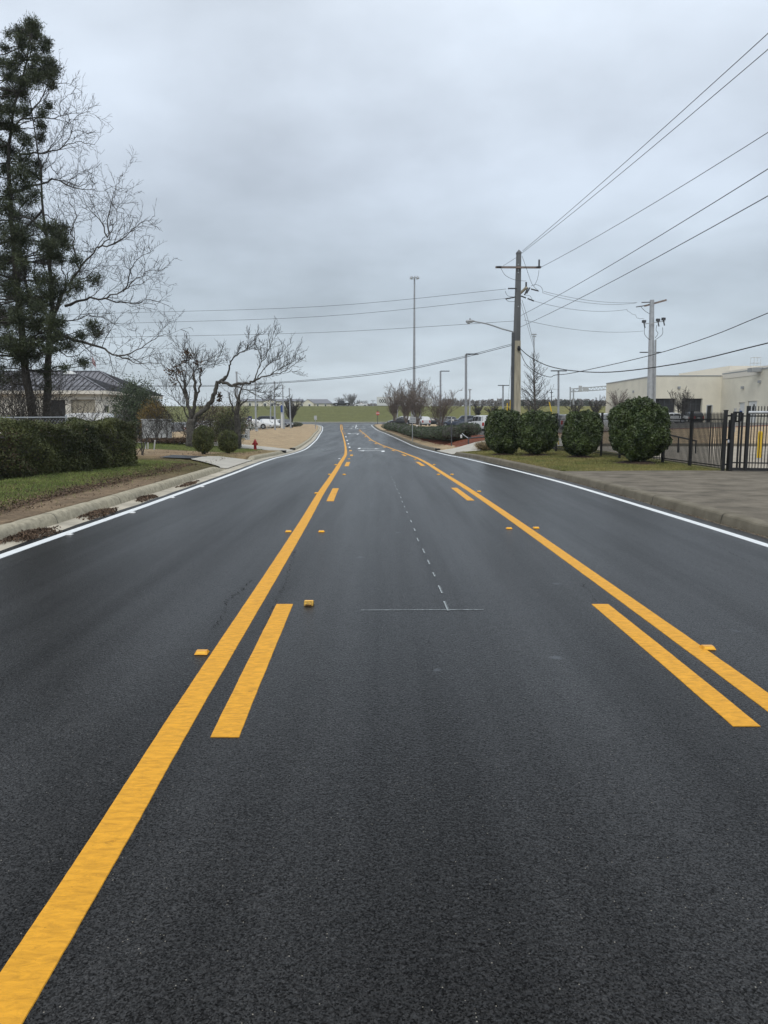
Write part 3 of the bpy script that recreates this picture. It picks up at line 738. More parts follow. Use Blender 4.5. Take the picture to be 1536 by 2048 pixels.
def bush(name, label, cat, X, Y, rx, ry, h, n, ls, m, seed, p=2.4, amp=.12, group=None, lift=.1, stems=True, asp=.5, ztop=0, shag=.08, z0=None):
    z0 = G(X, Y) if z0 is None else z0
    root = thing(name, label, cat, (X, Y, z0), group)
    rs = np.random.RandomState(seed); rz = (h-lift)/2; c = np.array([X, Y, z0+lift+rz])
    d = rs.normal(size=(n,3)); d /= np.linalg.norm(d, axis=1)[:,None]
    e = 2/p
    # superellipsoid radius along d
    q = (np.abs(d/np.array([1,1,1]))**p).sum(axis=1)**(-1/p)
    a = np.arctan2(d[:,1], d[:,0]); th = np.arcsin(np.clip(d[:,2],-1,1)); ph = rs.rand(8)*6
    lump = 1+amp*(.5*np.sin(3*a+ph[0]+2*th)+.35*np.sin(7*a+ph[1]-th*4)+.35*np.sin(6*th+ph[2]+2*a)+.3*np.sin(13*a+ph[3]+9*th)+.25*np.sin(17*th+ph[4]-11*a))
    depth = 1-np.abs(rs.normal(size=n))*shag+.25*shag
    P = c+d*(q*lump*depth)[:,None]*np.array([rx,ry,rz])
    # narrower towards the ground
    t = np.clip((P[:,2]-z0)/h, 0, 1); k = .80+.20*np.minimum(1, t/.30)
    P[:,0] = X+(P[:,0]-X)*k; P[:,1] = Y+(P[:,1]-Y)*k
    nv_ = d.copy(); nv_[:,2] += .5; nv_ /= np.linalg.norm(nv_, axis=1)[:,None]
    sz = ls*(.6+.8*rs.rand(n))
    V_, F_ = leafquads(P, sz, asp, nv_, .45)
    clump = .5+.25*np.sin(5*a+ph[5]+3*th)+.2*np.sin(9*th+ph[6]); 
    mknp(V_, F_, 'foliage', m, root, var=np.clip(.55*rs.rand(n)+.45*clump, 0, 1))
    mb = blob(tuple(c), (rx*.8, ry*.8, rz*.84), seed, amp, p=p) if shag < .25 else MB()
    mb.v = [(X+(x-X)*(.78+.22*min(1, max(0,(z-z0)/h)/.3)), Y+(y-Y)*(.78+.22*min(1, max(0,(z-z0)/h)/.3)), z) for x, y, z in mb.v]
    if stems:
        for i in range(7):
            an = i*.9+rs.rand(); r_ = rx*.28*rs.rand()
            mb.tube([(X+r_*.6*math.cos(an), Y+r_*.6*math.sin(an), z0-.05), (X+rx*.45*math.cos(an), Y+ry*.45*math.sin(an), z0+h*.4)], [.025,.015], 5)
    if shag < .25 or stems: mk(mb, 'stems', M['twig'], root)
    return root

class Tree:
    def __init__(s, seed): s.r = random.Random(seed); s.big = MB(); s.tw = MB()
    def rv(s): return Vector((s.r.gauss(0,1), s.r.gauss(0,1), s.r.gauss(0,1)))
    def limb(s, pts, r0, r1, lvl, maxl, dens=1., lenf=.45, up=.25, spread=(.5,1.1), minr=.006, start=.15, wig=.12, clen=None):
        "tube through pts with side branches"
        pts = [Vector(p) for p in pts]; L = [0]
        for a, b in zip(pts, pts[1:]): L.append(L[-1]+(b-a).length)
        T = L[-1]; n = len(pts)
        rs = [r1+(r0-r1)*(1-l/T)**1.5 for l in L]
        mbx = s.big if r0 > .03 else s.tw
        mbx.tube(pts, rs, 8 if r0 > .12 else 6 if r0 > .04 else 4 if r0 > .013 else 3, cap=False)
        if lvl >= maxl: return
        cnt = max(2, int(dens*T*[1.6,3.6,5.2,6,6][min(lvl,4)]*s.r.uniform(.8,1.2)))
        if lvl >= 1: cnt = min(cnt, [0,17,11,5,4][min(lvl,4)])
        base = clen if clen else T*lenf
        for k in range(cnt):
            t = start+(1-start)*((k+s.r.random())/cnt); l = t*T
            i = max(j for j in range(n-1) if L[j] <= l+1e-9); f = (l-L[i])/max(1e-6, L[i+1]-L[i]); p = pts[i].lerp(pts[i+1], min(1,f))
            d = (pts[i+1]-pts[i]).normalized(); rr = rs[i]+(rs[i+1]-rs[i])*f
            o = s.rv(); o = (o-d*o.dot(d)).normalized()
            an = s.r.uniform(*spread); nd = (d*math.cos(an)+o*math.sin(an)+Vector((0,0,up))).normalized()
            cl_ = base*(1-.45*t)*s.r.uniform(.55,1.25)
            if cl_ < .12: continue
            cr_ = max(minr, min(rr*.62, .008*cl_+.003 if lvl >= 1 else .012*cl_+.006))
            s.branch(p, nd, cl_, cr_, lvl+1, maxl, dens, lenf, up, spread, minr, wig)
    def branch(s, p, d, L, r, lvl, maxl, dens=1., lenf=.5, up=.25, spread=(.5,1.1), minr=.006, wig=.12):
        n = 6 if lvl <= 2 else 4; pts = [p]; dd = d
        for i in range(n):
            dd = (dd+s.rv()*wig+Vector((0,0,up*.18))).normalized(); pts.append(pts[-1]+dd*(L/n))
        s.limb(pts, r, max(minr*.6, r*.3), lvl, maxl, dens, lenf, up, spread, minr, .18, wig)
def pix(pts, Y, dy=0, r=None):
    n = len(pts); return [at(x, y, Y+dy*i/(n-1)) for i, (x, y) in enumerate(pts)]
def smooth(pts, k=3, wob=.03, rr=rnd):
    out = []
    n = len(pts)
    for i in range(n-1):
        p0 = pts[max(0,i-1)]; p1 = pts[i]; p2 = pts[i+1]; p3 = pts[min(n-1,i+2)]
        for j in range(k):
            t = j/k; q = .5*((2*p1)+(p2-p0)*t+(2*p0-5*p1+4*p2-p3)*t*t+(3*p1-p0-3*p2+p3)*t**3)
            if i+j > 0: q = q+Vector((rr.gauss(0,wob), rr.gauss(0,wob), rr.gauss(0,wob)))
            out.append(q)
    out.append(pts[-1]); return out

# ---- big bare tree behind the hedge
def tree_root(name, label, cat, X, Y, group=None): return thing(name, label, cat, (X, Y, G(X, Y)-.1), group)
T = Tree(5); Yb = 31.
b0 = at(86, 838, Yb); bx, by = b0.x, b0.y
trunk = [Vector((bx+.25, by, .1)), Vector((bx+.1, by, 1.2))]+pix([(94,800),(96,745),(98,690),(102,640),(104,590),(100,530),(92,470),(84,400),(78,330),(70,260),(60,200)], Yb)
trunk = smooth(trunk, 2, .02)
T.limb(trunk, .21, .02, 0, 3, .5, clen=2.4, up=.2, start=.45)
LIM = [
 ([(96,667),(110,630),(125,587),(140,562),(158,537),(180,513),(196,496),(215,475),(228,450),(236,420),(243,396)], 0, -1.5, .10, 1.0),
 ([(158,537),(150,500),(141,465),(150,430),(140,400),(128,380)], -.5, -1, .045, 1.0),
 ([(196,496),(225,490),(262,462),(290,445),(310,432)], -1, -2, .035, .9),
 ([(215,475),(216,440),(222,400),(232,372),(246,350)], -1.2, .5, .03, .9),
 ([(215,475),(200,440),(172,410),(165,385)], -1.2, 1.5, .03, .9),
 ([(130,612),(167,600),(208,596),(246,583),(267,562),(292,546),(330,537)], -.5, -2, .06, 1.1),
 ([(208,596),(240,604),(268,606),(300,598),(338,612)], -1, -1.5, .03, 1.0),
 ([(246,583),(262,540),(275,520),(308,500)], -1, -3, .03, .9),
 ([(100,655),(121,671),(167,683),(208,698),(233,712),(267,723),(298,727),(325,729)], 0, -3, .10, 1.0),
 ([(233,712),(262,705),(290,690),(312,676),(330,668),(340,676)], -1.5, -3, .035, .9),
 ([(102,690),(135,712),(165,705),(185,690)], .5, -1, .035, .9),
 ([(22,383),(55,374),(89,363),(110,358),(133,363),(164,370),(188,354)], 1.5, -1.5, .07, 1.0),
 ([(120,361),(150,375),(190,383),(206,381),(232,372)], .3, -1, .035, 1.0),
 ([(115,350),(104,336),(96,312),(105,290)], .5, .5, .02, 1.0),
 ([(40,310),(69,308),(95,305),(124,294),(142,266),(150,232),(168,228)], 1, -1, .05, 1.0),
 ([(124,294),(145,285),(168,288),(190,290)], .2, -.8, .022, 1.0),
 ([(142,266),(160,262),(178,272)], 0, -.6, .016, 1.0),
 ([(18,261),(38,243),(66,235),(104,238),(124,230),(155,226),(181,223)], 1, -1, .045, 1.0),
 ([(122,231),(122,210),(135,192),(150,186)], -.2, .2, .018, 1.0),
 ([(55,232),(77,204),(95,175),(115,164),(137,164),(150,157)], .5, -.5, .035, 1.0),
 ([(105,168),(108,150),(118,132),(118,120)], 0, .2, .016, 1.0),
 ([(90,430),(110,440),(120,470),(150,480)], 0, 2.5, .03, 1.0),
 ([(70,620),(50,560),(45,500),(30,440),(20,390)], .5, 1.5, .09, .8),
 ([(98,640),(70,600),(40,590),(0,600),(-60,590)], 0, 1, .06, .8),
 ([(92,470),(60,440),(10,430),(-50,400)], 0, -1.5, .06, .8),
 ([(80,360),(40,330),(-20,300),(-60,250)], 0, -1, .05, .8),
 ([(86,420),(30,470),(-30,500),(-100,480)], 0, 1, .05, .8),
 ([(110,630),(130,570),(120,520),(110,470),(116,430)], .3, 1.5, .04, 1.2),
 ([(125,587),(165,560),(190,540),(205,520),(212,500)], .2, 1.8, .03, 1.2),
 ([(102,640),(140,640),(175,630),(215,640),(240,655)], .3, 1.2, .035, 1.2),
 ([(100,600),(70,560),(75,510),(60,470)], .3, -1.5, .04, 1.2),
 ([(105,680),(70,640),(30,640),(-20,660)], .3, -1.8, .04, 1.2),
 ([(98,720),(60,700),(20,705),(-20,690)], .3, -1.2, .035, 1.2),
 ([(98,500),(130,490),(150,500),(185,505)], .3, 1.2, .03, 1.2),
]
for pts_, d0, d1, r_, de in LIM:
    P = [at(x, y, Yb+d0+(d1-d0)*i/(len(pts_)-1)) for i, (x, y) in enumerate(pts_)]
    P = smooth(P, 3, .035)
    T.limb(P, r_*.95, .008, 1, 4, 1.12*de, clen=min(1.9, .42*sum((a-b).length for a, b in zip(P, P[1:]))+.35), up=.16, start=.12, minr=.0068, wig=.2)
rt = tree_root('bare_tree', 'tall leafless spreading tree behind the hedge at far left, fine grey twigs', 'tree', bx, by)
mk(T.big, 'trunk', M['bark'], rt, smooth=True); mk(T.tw, 'twigs', M['twig'], rt)

# ---- cedar
Tc = Tree(9); Yc = 30.0
c0 = at(58, 838, Yc)
tr = smooth([Vector((c0.x+.15, Yc, .1)), Vector((c0.x+.1, Yc, 1))]+pix([(62,800),(52,740),(45,680),(38,600),(30,520),(22,440),(18,360),(20,290),(28,220),(45,150),(60,90),(64,50)], Yc), 2, .02)
Tc.big.tube(tr, [.02+.19*(1-i/(len(tr)-1))**1.3 for i in range(len(tr))], 8)
CL = [(66,52,15),(58,66,16),(72,72,14),(36,62,9),(40,80,10),(20,72,7),(44,92,9),(10,98,9),(92,88,10),(88,100,8),(66,96,8),(72,118,9),(94,126,13),(106,134,12),(100,150,12),(84,148,14),(62,140,12),(40,112,12),(28,132,12),(10,126,12),(22,155,15),(46,165,15),(70,160,14),(42,188,16),(14,190,16),(104,172,8),(60,205,12),(96,212,8),(86,228,8),(20,220,16),(48,225,12),(6,248,14),(28,258,14),(64,262,12),(84,252,10),(80,276,10),(50,285,14),(60,305,14),(44,318,14),(20,300,16),(76,330,10),(66,350,12),(40,348,15),(14,340,16),(50,372,14),(70,392,10),(50,405,12),(20,385,18),(10,420,18),(32,430,10)]
LOW = [(120,470,12),(130,458,8),(100,455,12),(150,520,8),(95,490,12),(88,520,14),(118,520,10),(60,480,16),(30,470,18),(20,520,20),(60,540,16),(90,560,16),(130,560,14),(150,575,12),(110,590,18),(150,610,12),(85,610,18),(60,600,18),(30,590,22),(190,560,10),(195,578,8),(140,640,14),(110,650,16),(70,650,18),(40,640,20),(10,640,20),(185,655,11),(195,668,7),(160,670,8),(140,690,10),(60,690,16),(20,690,18),(164,722,7),(172,730,5),(45,720,12),(100,700,8),(128,735,6)]
tufts = []; tl = []
def addcl(x, y, r, wgt, yj):
    if x > -8 and rnd.random() < .10: return
    Yq = Yc+rnd.uniform(-yj, yj); c = at(x, y, Yq); rad = r*Yq/F*(1.05 if y > 300 else .82)
    # branchlet from the trunk
    best = min(tr, key=lambda q: abs(q.z-(c.z-rad*.6)))
    mid = best.lerp(c, .55)+Vector((0,0,-.15*(c-best).length*.3))
    br = smooth([best, mid, c], 3, .03); Tc.tw.tube(br, [.03-.022*i/(len(br)-1) for i in range(len(br))], 4, cap=False)
    k = int(wgt*13*(r/10)**1.6)
    for i in range(max(4, k)):
        v = Vector((rnd.gauss(0,1), rnd.gauss(0,1), rnd.gauss(0,.75))); v = v.normalized()*rad*1.25*rnd.random()**.6
        p = c+v; tufts.append(p); tl.append((c, v))
        if rnd.random() < .35: Tc.tw.tube([c+v*.1, p], [.010,.006], 3, cap=False)
for x, y, r in CL: addcl(x, y, r, 2.0, 1.2)
for x, y, r in LOW: addcl(x, y, r*1.2, 1.7, 1.6)
for i in range(46): # the half of the crown outside the picture
    y = rnd.uniform(120, 700); addcl(-rnd.uniform(5, 60+y*.18), y, rnd.uniform(11,19), 1.4, 1.8)
for i in range(44):
    y = rnd.uniform(430, 720); addcl(rnd.uniform(-20, 130), y, rnd.uniform(9,15), 1.1, 2.)
for i in range(38):
    y = rnd.uniform(470, 780); addcl(rnd.uniform(-30, 135), y, rnd.uniform(9,15), 1.4, 2.)
n = len(tufts); k = 26; print('tufts', n)
Pt = np.repeat(np.array([tuple(p) for p in tufts]), k, axis=0)
D0 = np.repeat(np.array([tuple((v.normalized()*.7+Vector((rnd.gauss(0,.5),rnd.gauss(0,.5),.55+rnd.gauss(0,.25)))).normalized()) for c, v in tl]), k, axis=0)
D = D0+nr.normal(size=(n*k,3))*.6; D /= np.linalg.norm(D, axis=1)[:,None]
P0 = Pt+nr.normal(size=(n*k,3))*.075
V_, F_ = spray(P0, D, .05+.075*nr.rand(n*k), .015+.018*nr.rand(n*k))
rt = tree_root('cedar_tree', 'dark green evergreen cedar, the tallest tree, cut by the left frame edge', 'tree', c0.x, Yc)
mknp(V_, F_, 'foliage', M['cedar'], rt, var=np.clip(np.repeat(nr.rand(n), k)*.6+nr.rand(n*k)*.4, 0, 1))
mk(Tc.big, 'trunk', M['cedar_bark'], rt, smooth=True); mk(Tc.tw, 'twigs', M['twig'], rt)

# ---- brushwood tangle below the two trees
for (x, Y, h, sd_, lab) in ((-20,29,4.6,1,'dense leafless brush standing at the left frame edge under the cedar'),(28,29.5,4.4,2,'leafless thicket just left of the cedar trunk'),(120,33,2.6,3,'low bare saplings right of the two big trunks in front of the garage'),(250,33,1.9,4,'thin bare shrub over the far end of the hedge'),(60,33,4.4,5,'leafless thicket behind the two big trunks'),(165,35,3.2,6,'thin bare saplings in front of the closed garage door'),(345,47,3.0,7,'tangled brown brush left of the pruned tree trunk'),(425,48,3.2,8,'tangled brown brush right of the pruned tree trunk'),(300,48,2.4,9,'bare brush in front of the white block wall')):
    T = Tree(40+sd_); c = at(x, 838, Y)
    for i in range(17 if x < 100 or x > 290 else 7):
        a = rnd.random()*6; q = Vector((c.x+(.7 if x < 290 else 1.1)*math.cos(a), Y+.7*math.sin(a), .15 if Y < 40 else G(c.x, Y)-.05))
        T.branch(q, Vector((.28*math.cos(a), .28*math.sin(a), 1)).normalized(), h*rnd.uniform(.6,1.05), .022, 1, 3, 1.0, .42, .15, (.4,1.1), .0075 if Y < 40 else .011, .22)
    rt = tree_root('bare_shrub', lab, 'shrub', c.x, Y); mk(T.big if T.big.v else T.tw, 'stems', M['twig'], rt)
    if T.big.v: mk(T.tw, 'twigs', M['twig'], rt)

# ---- hedge
def hedge():
    rt = thing('hedge', 'long clipped green hedge running beside the grass verge at left', 'hedge', (-9.9, 21, .2))
    path = [(-13.2,14.2),(-11.9,16.4),(-10.9,18.6),(-10.2,20.6),(-9.75,22.6),(-9.4,23.9),(-9.3,24.85)]
    Wd = .95
    n = 110000; rs = np.random.RandomState(3)
    segs = [math.dist(a, b) for a, b in zip(path, path[1:])]; tot = sum(segs)
    t = rs.rand(n)*tot; u = rs.rand(n); P = np.zeros((n,3)); Nn = np.zeros((n,3))
    cum = np.concatenate([[0], np.cumsum(segs)]); idx = np.clip(np.searchsorted(cum, t)-1, 0, len(segs)-1)
    A = np.array(path); f = (t-cum[idx])/np.array(segs)[idx]; base = A[idx]+(A[idx+1]-A[idx])*f[:,None]
    dr = (A[idx+1]-A[idx]); dr /= np.linalg.norm(dr, axis=1)[:,None]; sdv = np.stack([dr[:,1], -dr[:,0]], axis=1)
    H = 1.5+.07*np.sin(t*1.3)+.05*np.sin(t*3.1)
    # faces: front side 45%, top 30, back 10, far end 15
    s = rs.rand(n); front = s < .46; top = (s >= .46) & (s < .78); back = (s >= .78) & (s < .86); end = s >= .86
    lat = np.where(front, Wd, np.where(back, -Wd, (u*2-1)*Wd)); z = np.where(top, H, u*H)
    bulge = .10*np.sin(t*2.3)+.07*np.sin(t*5.1+z*4)+.06*np.sin(z*7+t*3)
    lat = lat+np.where(front|back, np.sign(lat)*bulge, 0); z = z+np.where(top, .06*np.sin(t*4+lat*5), 0)
    lat = np.where(front, lat-.25*np.maximum(0, .35-z)*1.2-.18*np.maximum(0, z-H+.25), lat)
    al = np.zeros(n)
    P[:,:2] = base+sdv*lat[:,None]; P[:,2] = .18+z
    Nn[:,:2] = sdv*np.sign(lat)[:,None]; Nn[top] = (0,0,1); Nn[:,2] += .3
    e = end; u2 = rs.rand(e.sum()); P[e,0] = path[-1][0]+(u2*2-1)*Wd; P[e,1] = path[-1][1]+.15+.12*np.sin(u2*9)+.1*np.sin(z[e]*6); P[e,2] = .18+rs.rand(e.sum())*1.5; Nn[e] = (0,1,.3)
    inw = np.abs(rs.normal(size=n))*.09
    P -= Nn*inw[:,None]
    # ragged shoots
    sh = rs.rand(n) < .05; P[sh,2] += rs.rand(sh.sum())*.12
    V_, F_ = leafquads(P, .055*(.6+.8*rs.rand(n)), .6, Nn/np.linalg.norm(Nn, axis=1)[:,None], .35)
    var = np.clip(.5*rs.rand(n)+.25+.3*np.sin(t*1.1+1)*np.sin(z*2.2+t*.7), 0, 1)
    brown = (rs.rand(n) < np.clip(.62-.13*np.abs(t-3.2), .03, 1)*(.5+.5*np.sin(z*3+t*2))); mknp(V_, F_, 'foliage', [M['hedge'], M['brownleaf']], rt, var=var, midx=brown.astype(int))
    mb = MB()
    for (a, b) in zip(path, path[1:]):
        pass
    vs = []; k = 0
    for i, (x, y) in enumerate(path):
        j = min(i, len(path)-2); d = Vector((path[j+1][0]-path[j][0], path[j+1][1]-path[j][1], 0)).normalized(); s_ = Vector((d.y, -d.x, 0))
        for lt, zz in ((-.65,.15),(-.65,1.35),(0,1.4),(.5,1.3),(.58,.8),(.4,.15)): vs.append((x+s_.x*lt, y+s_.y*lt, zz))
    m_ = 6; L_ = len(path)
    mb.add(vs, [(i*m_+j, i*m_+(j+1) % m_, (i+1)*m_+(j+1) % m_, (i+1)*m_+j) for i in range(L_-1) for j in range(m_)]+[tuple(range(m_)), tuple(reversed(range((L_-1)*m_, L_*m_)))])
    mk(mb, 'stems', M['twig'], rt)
hedge()

# ---- leaning pruned tree with ivy
def dead_tree():
    T = Tree(21); Y = 45.; c = at(383, 888, Y); zb = G(c.x, Y)
    P = lambda pts, d0=0, d1=0: smooth([at(x, y, Y+d0+(d1-d0)*i/max(1,len(pts)-1)) for i, (x, y) in enumerate(pts)], 3, .03)
    base = Vector((c.x, Y, zb-.05))
    tk = smooth([base, at(381,868,Y), at(382,850,Y), at(384,838,Y)], 2, .02); T.big.tube(tk, [.38,.31,.29,.28,.27,.27,.26][:len(tk)], 9)
    L = [ ([(384,845),(395,832),(409,818),(422,805),(426,796),(431,780),(435,767),(446,760),(453,754)], 0, -.5, .2, .12, 0),
     ([(453,754),(459,739),(461,728),(466,716),(476,708),(488,703),(498,690),(508,680),(518,666)], -.5, -1.5, .075, .014, 1),
     ([(474,711),(490,700),(510,697),(528,688)], -.8, -1.2, .03, .01, 1),
     ([(444,763),(455,768),(464,771),(476,768),(488,767),(500,766),(508,761),(518,757)], -.5, -1, .12, .07, 0),
     ([(508,761),(514,745),(519,732),(526,722),(532,712),(540,695),(545,672),(550,662)], -1, -2, .05, .01, 1),
     ([(515,755),(526,740),(540,728),(556,716),(566,704),(572,690)], -1, -2.5, .04, .01, 1),
     ([(508,761),(522,755),(541,750),(556,748),(568,743),(578,737),(586,730),(596,722),(606,716)], -1, -3, .06, .01, 1),
     ([(541,750),(560,738),(580,725),(590,708),(598,700)], -1.8, -2.5, .03, .01, 1),
     ([(464,771),(480,775),(497,781),(508,788),(519,794),(530,803),(541,814)], -.7, -2, .06, .012, 1),
     ([(497,781),(520,785),(545,794),(565,792)], -1, -2, .025, .01, 1),
     ([(383,842),(378,820),(374,800),(371,780),(368,760)], 0, .8, .15, .09, 0),
     ([(384,838),(388,815),(391,790),(389,765),(387,745)], 0, -.6, .15, .08, 0),
     ([(391,800),(398,782),(401,765),(400,750)], -.4, -1, .08, .05, 0),
     ([(374,800),(366,780),(360,765),(352,750)], .4, .9, .08, .04, 0),
     ([(371,780),(380,760),(386,745),(392,730),(410,722),(425,716),(440,706)], .3, 1, .05, .012, 1),
     ([(368,765),(355,748),(340,740),(325,732),(308,735)], .5, 1, .04, .01, 1),
     ([(372,762),(372,740),(373,715),(368,700),(355,690),(340,674)], .3, .8, .04, .01, 1),
     ([(387,745),(378,725),(374,705),(380,690)], -.5, .3, .035, .01, 1),
     ([(378,838),(365,815),(350,800),(335,785),(322,778)], .2, -1, .06, .012, 1),
     ([(379,860),(355,845),(335,838),(315,842)], .2, -1, .04, .01, 1),
     ([(387,745),(405,728),(425,735),(436,715),(442,700)], -.5, -1.5, .03, .01, 1)]
    for pts_, d0, d1, r0, r1, sidel in L:
        q = P(pts_, d0, d1); r0 = r0*.8; r1 = r1*.85
        if sidel: T.limb(q, r0, r1, 1, 4, 1.5, clen=1.35, up=.3, start=.15, minr=.010, wig=.16, spread=(.45,.95))
        else: T.big.tube(q, [r0+(r1-r0)*i/(len(q)-1) for i in range(len(q))], 7)
    for i in range(34): # water shoots from the pruned heads
        x, y = rnd.choice([(368,760),(387,745),(400,750),(352,750),(372,770),(391,770),(378,800)]); p = at(x, y, Y+rnd.uniform(-.6,.6))
        T.branch(p, Vector((rnd.gauss(0,.6), rnd.gauss(0,.6), 1)).normalized(), rnd.uniform(.8,2.2), .016, 2, 3, .8, .4, .2, (.4,1), .009, .2)
    rt = thing('bare_tree', 'dark pruned leafless tree with long limbs sweeping right over the roadside', 'tree', (c.x, Y, zb))
    mk(T.big, 'trunk', M['bark'], rt, smooth=True); mk(T.tw, 'twigs', M['twig'], rt)
    Pp = []
    for x, y, r, k in ((352,735,9,60),(345,748,8,60),(372,706,8,60),(382,712,7,40),(366,722,7,40),(348,762,8,50),(360,745,7,40),(440,790,6,60),(438,800,4,30),(395,726,7,30),(402,742,6,20),(336,740,7,30)):
        cc_ = at(x, y, Y+rnd.uniform(-.5,.5)); rad = r*Y/F
        Pp += [tuple(cc_+Vector((rnd.gauss(0,.5),rnd.gauss(0,.5),rnd.gauss(0,.5)))*rad) for _ in range(k)]
    V_, F_ = leafquads(np.array(Pp), .09+.09*nr.rand(len(Pp)), .7); mknp(V_, F_, 'dead_leaves', M['brownleaf'], rt, var=nr.rand(len(Pp)))
dead_tree()
def stub_tree():
    T = Tree(33); Y = 47.; c = at(474, 884, Y); zb = G(c.x, Y)
    base = Vector((c.x, Y, zb-.05)); tk = smooth([base, at(475,850,Y), at(474,825,Y), at(478,800,Y)], 2, .03); T.big.tube(tk, [.2,.19,.18,.17,.15,.14,.13][:len(tk)], 8)
    for pts_ in ([(476,838),(466,820),(461,805),(458,785)],[(476,815),(486,805),(496,797)],[(478,800),(482,780),(490,765)],[(477,806),(470,790),(474,770)]):
        q = smooth([at(x, y, Y+rnd.uniform(-.3,.3)) for x, y in pts_], 2, .03); T.limb(q, .08, .035, 1, 3, .9, clen=1.3, up=.35, minr=.010, wig=.2)
    rt = thing('bare_tree', 'short cut-back bare tree just right of the ivy-hung pruned one, behind the hydrant', 'tree', (c.x, Y, zb))
    mk(T.big, 'trunk', M['bark'], rt, smooth=True); mk(T.tw, 'twigs', M['twig'], rt)
stub_tree()

# ---- vase-shaped bare trees
def vase(label, x, ybase, Y, hpx, wpx, seed, group=None, m='twig2', ns=7, fine=1., zb=None, name='bare_tree', lean=.3):
    T = Tree(seed); c = at(x, ybase, Y); zb = c.z if zb is None else zb; H = hpx*Y/F; Wd = wpx*Y/F
    mr_ = max(.008, (.13 if Y > 200 else .17)*Y/F); ns = int(ns*2.2); wpx = wpx*1.15
    for i in range(ns):
        a = 2*math.pi*i/ns+T.r.random()*.6; tip = Vector((c.x+math.cos(a)*Wd*.5*T.r.uniform(.25,1), Y+math.sin(a)*Wd*.5*T.r.uniform(.25,1), zb+H*T.r.uniform(.6,1)))
        b = Vector((c.x+.12*math.cos(a), Y+.12*math.sin(a), zb-.1)); mid = b.lerp(tip, .45)+Vector((-(tip.x-b.x)*.12, -(tip.y-b.y)*.12, H*.08))
        q = smooth([b, b.lerp(mid,.5), mid, mid.lerp(tip,.5), tip], 3, .04*H/4)
        T.limb(q, .030*H/4, mr_, 1, 3 if Y > 60 else 3, 1.9*fine*4/H, clen=H*.27, up=.3, start=.2, minr=mr_, wig=.17, spread=(.35,.95), lenf=.55)
    rt = thing(name, label, 'tree', (c.x, Y, zb), group)
    mk(T.big if T.big.v else T.tw, 'trunk', M[m], rt)
    if T.big.v: mk(T.tw, 'twigs', M[m], rt)
gB = 'bare multi-stemmed trees along the clipped lot hedge'
vase('leftmost small bare vase-shaped tree at the far end of the lot hedge', 789, 841, 138, 64, 40, 61, gB, fine=1.1)
vase('bare multi-stemmed tree right of the floodlight mast, behind the grey sign', 812, 844, 122, 76, 84, 62, gB, fine=1.3, ns=9)
vase('broad bare vase-shaped tree directly in front of the tall mast', 834, 848, 104, 84, 96, 63, gB, fine=1.3, ns=9)
vase('rightmost and nearest bare vase-shaped tree, by the dark sedan', 880, 854, 82, 76, 104, 64, gB, fine=1.3, ns=9)
vase('dense upright bare shrub-tree at the far end of the left lot poles', 582, 848, 165, 52, 48, 65, None, 'twig', fine=1.4, ns=10)
vase('small bare tree against the left flank of the big cream building', 1235, 833, 100, 50, 66, 66, None, 'twig2', fine=1.)
vase('small bare tree between the two dark garage openings', 1362, 836, 90, 58, 58, 67, None, 'twig', fine=1.2)
for i, (x, h_, w_, lab) in enumerate(((955,30,30,'little bare tree between two light poles in the right lot'),(985,28,34,'little bare tree left of the yellow guy guards'),(1150,34,50,'low bare tree in front of the sign gantry'),(1190,40,46,'low bare tree left of the cream building corner'),(1020,26,40,'small bare tree partly behind the big utility pole'),(1065,30,50,'low bare scrub under the tall young tree'))):
    vase(lab, x, 836, 150, h_, w_, 70+i, None, 'twig', fine=1.1, ns=6)
# pyramidal young tree
def pyramid():
    T = Tree(80); Y = 72.; c = at(1068, 836, Y); zb = c.z-.6; top = at(1068, 706, Y)
    tk = smooth([Vector((c.x, Y, zb)), at(1069,800,Y), at(1068,760,Y), top], 4, .03); n = len(tk)
    T.big.tube(tk, [.14-.12*i/(n-1) for i in range(n)], 7)
    H = top.z-zb
    for i in range(62):
        t = .16+.8*i/62; p = tk[0].lerp(top, t); a = i*2.4+rnd.random(); L = H*.34*(1-t)**.75+.35
        d = Vector((math.cos(a), math.sin(a), .35+.9*t)).normalized()
        T.branch(p, d, L*rnd.uniform(.8,1.15), .028*(1-t)+.014, 2, 4, .9, .38, .2, (.4,.8), .013, .10)
    rt = thing('bare_tree', 'upright pyramidal leafless young tree right of the big utility pole', 'tree', (c.x, Y, zb))
    mk(T.big, 'trunk', M['bark'], rt, smooth=True); mk(T.tw, 'twigs', M['twig'], rt)
pyramid()

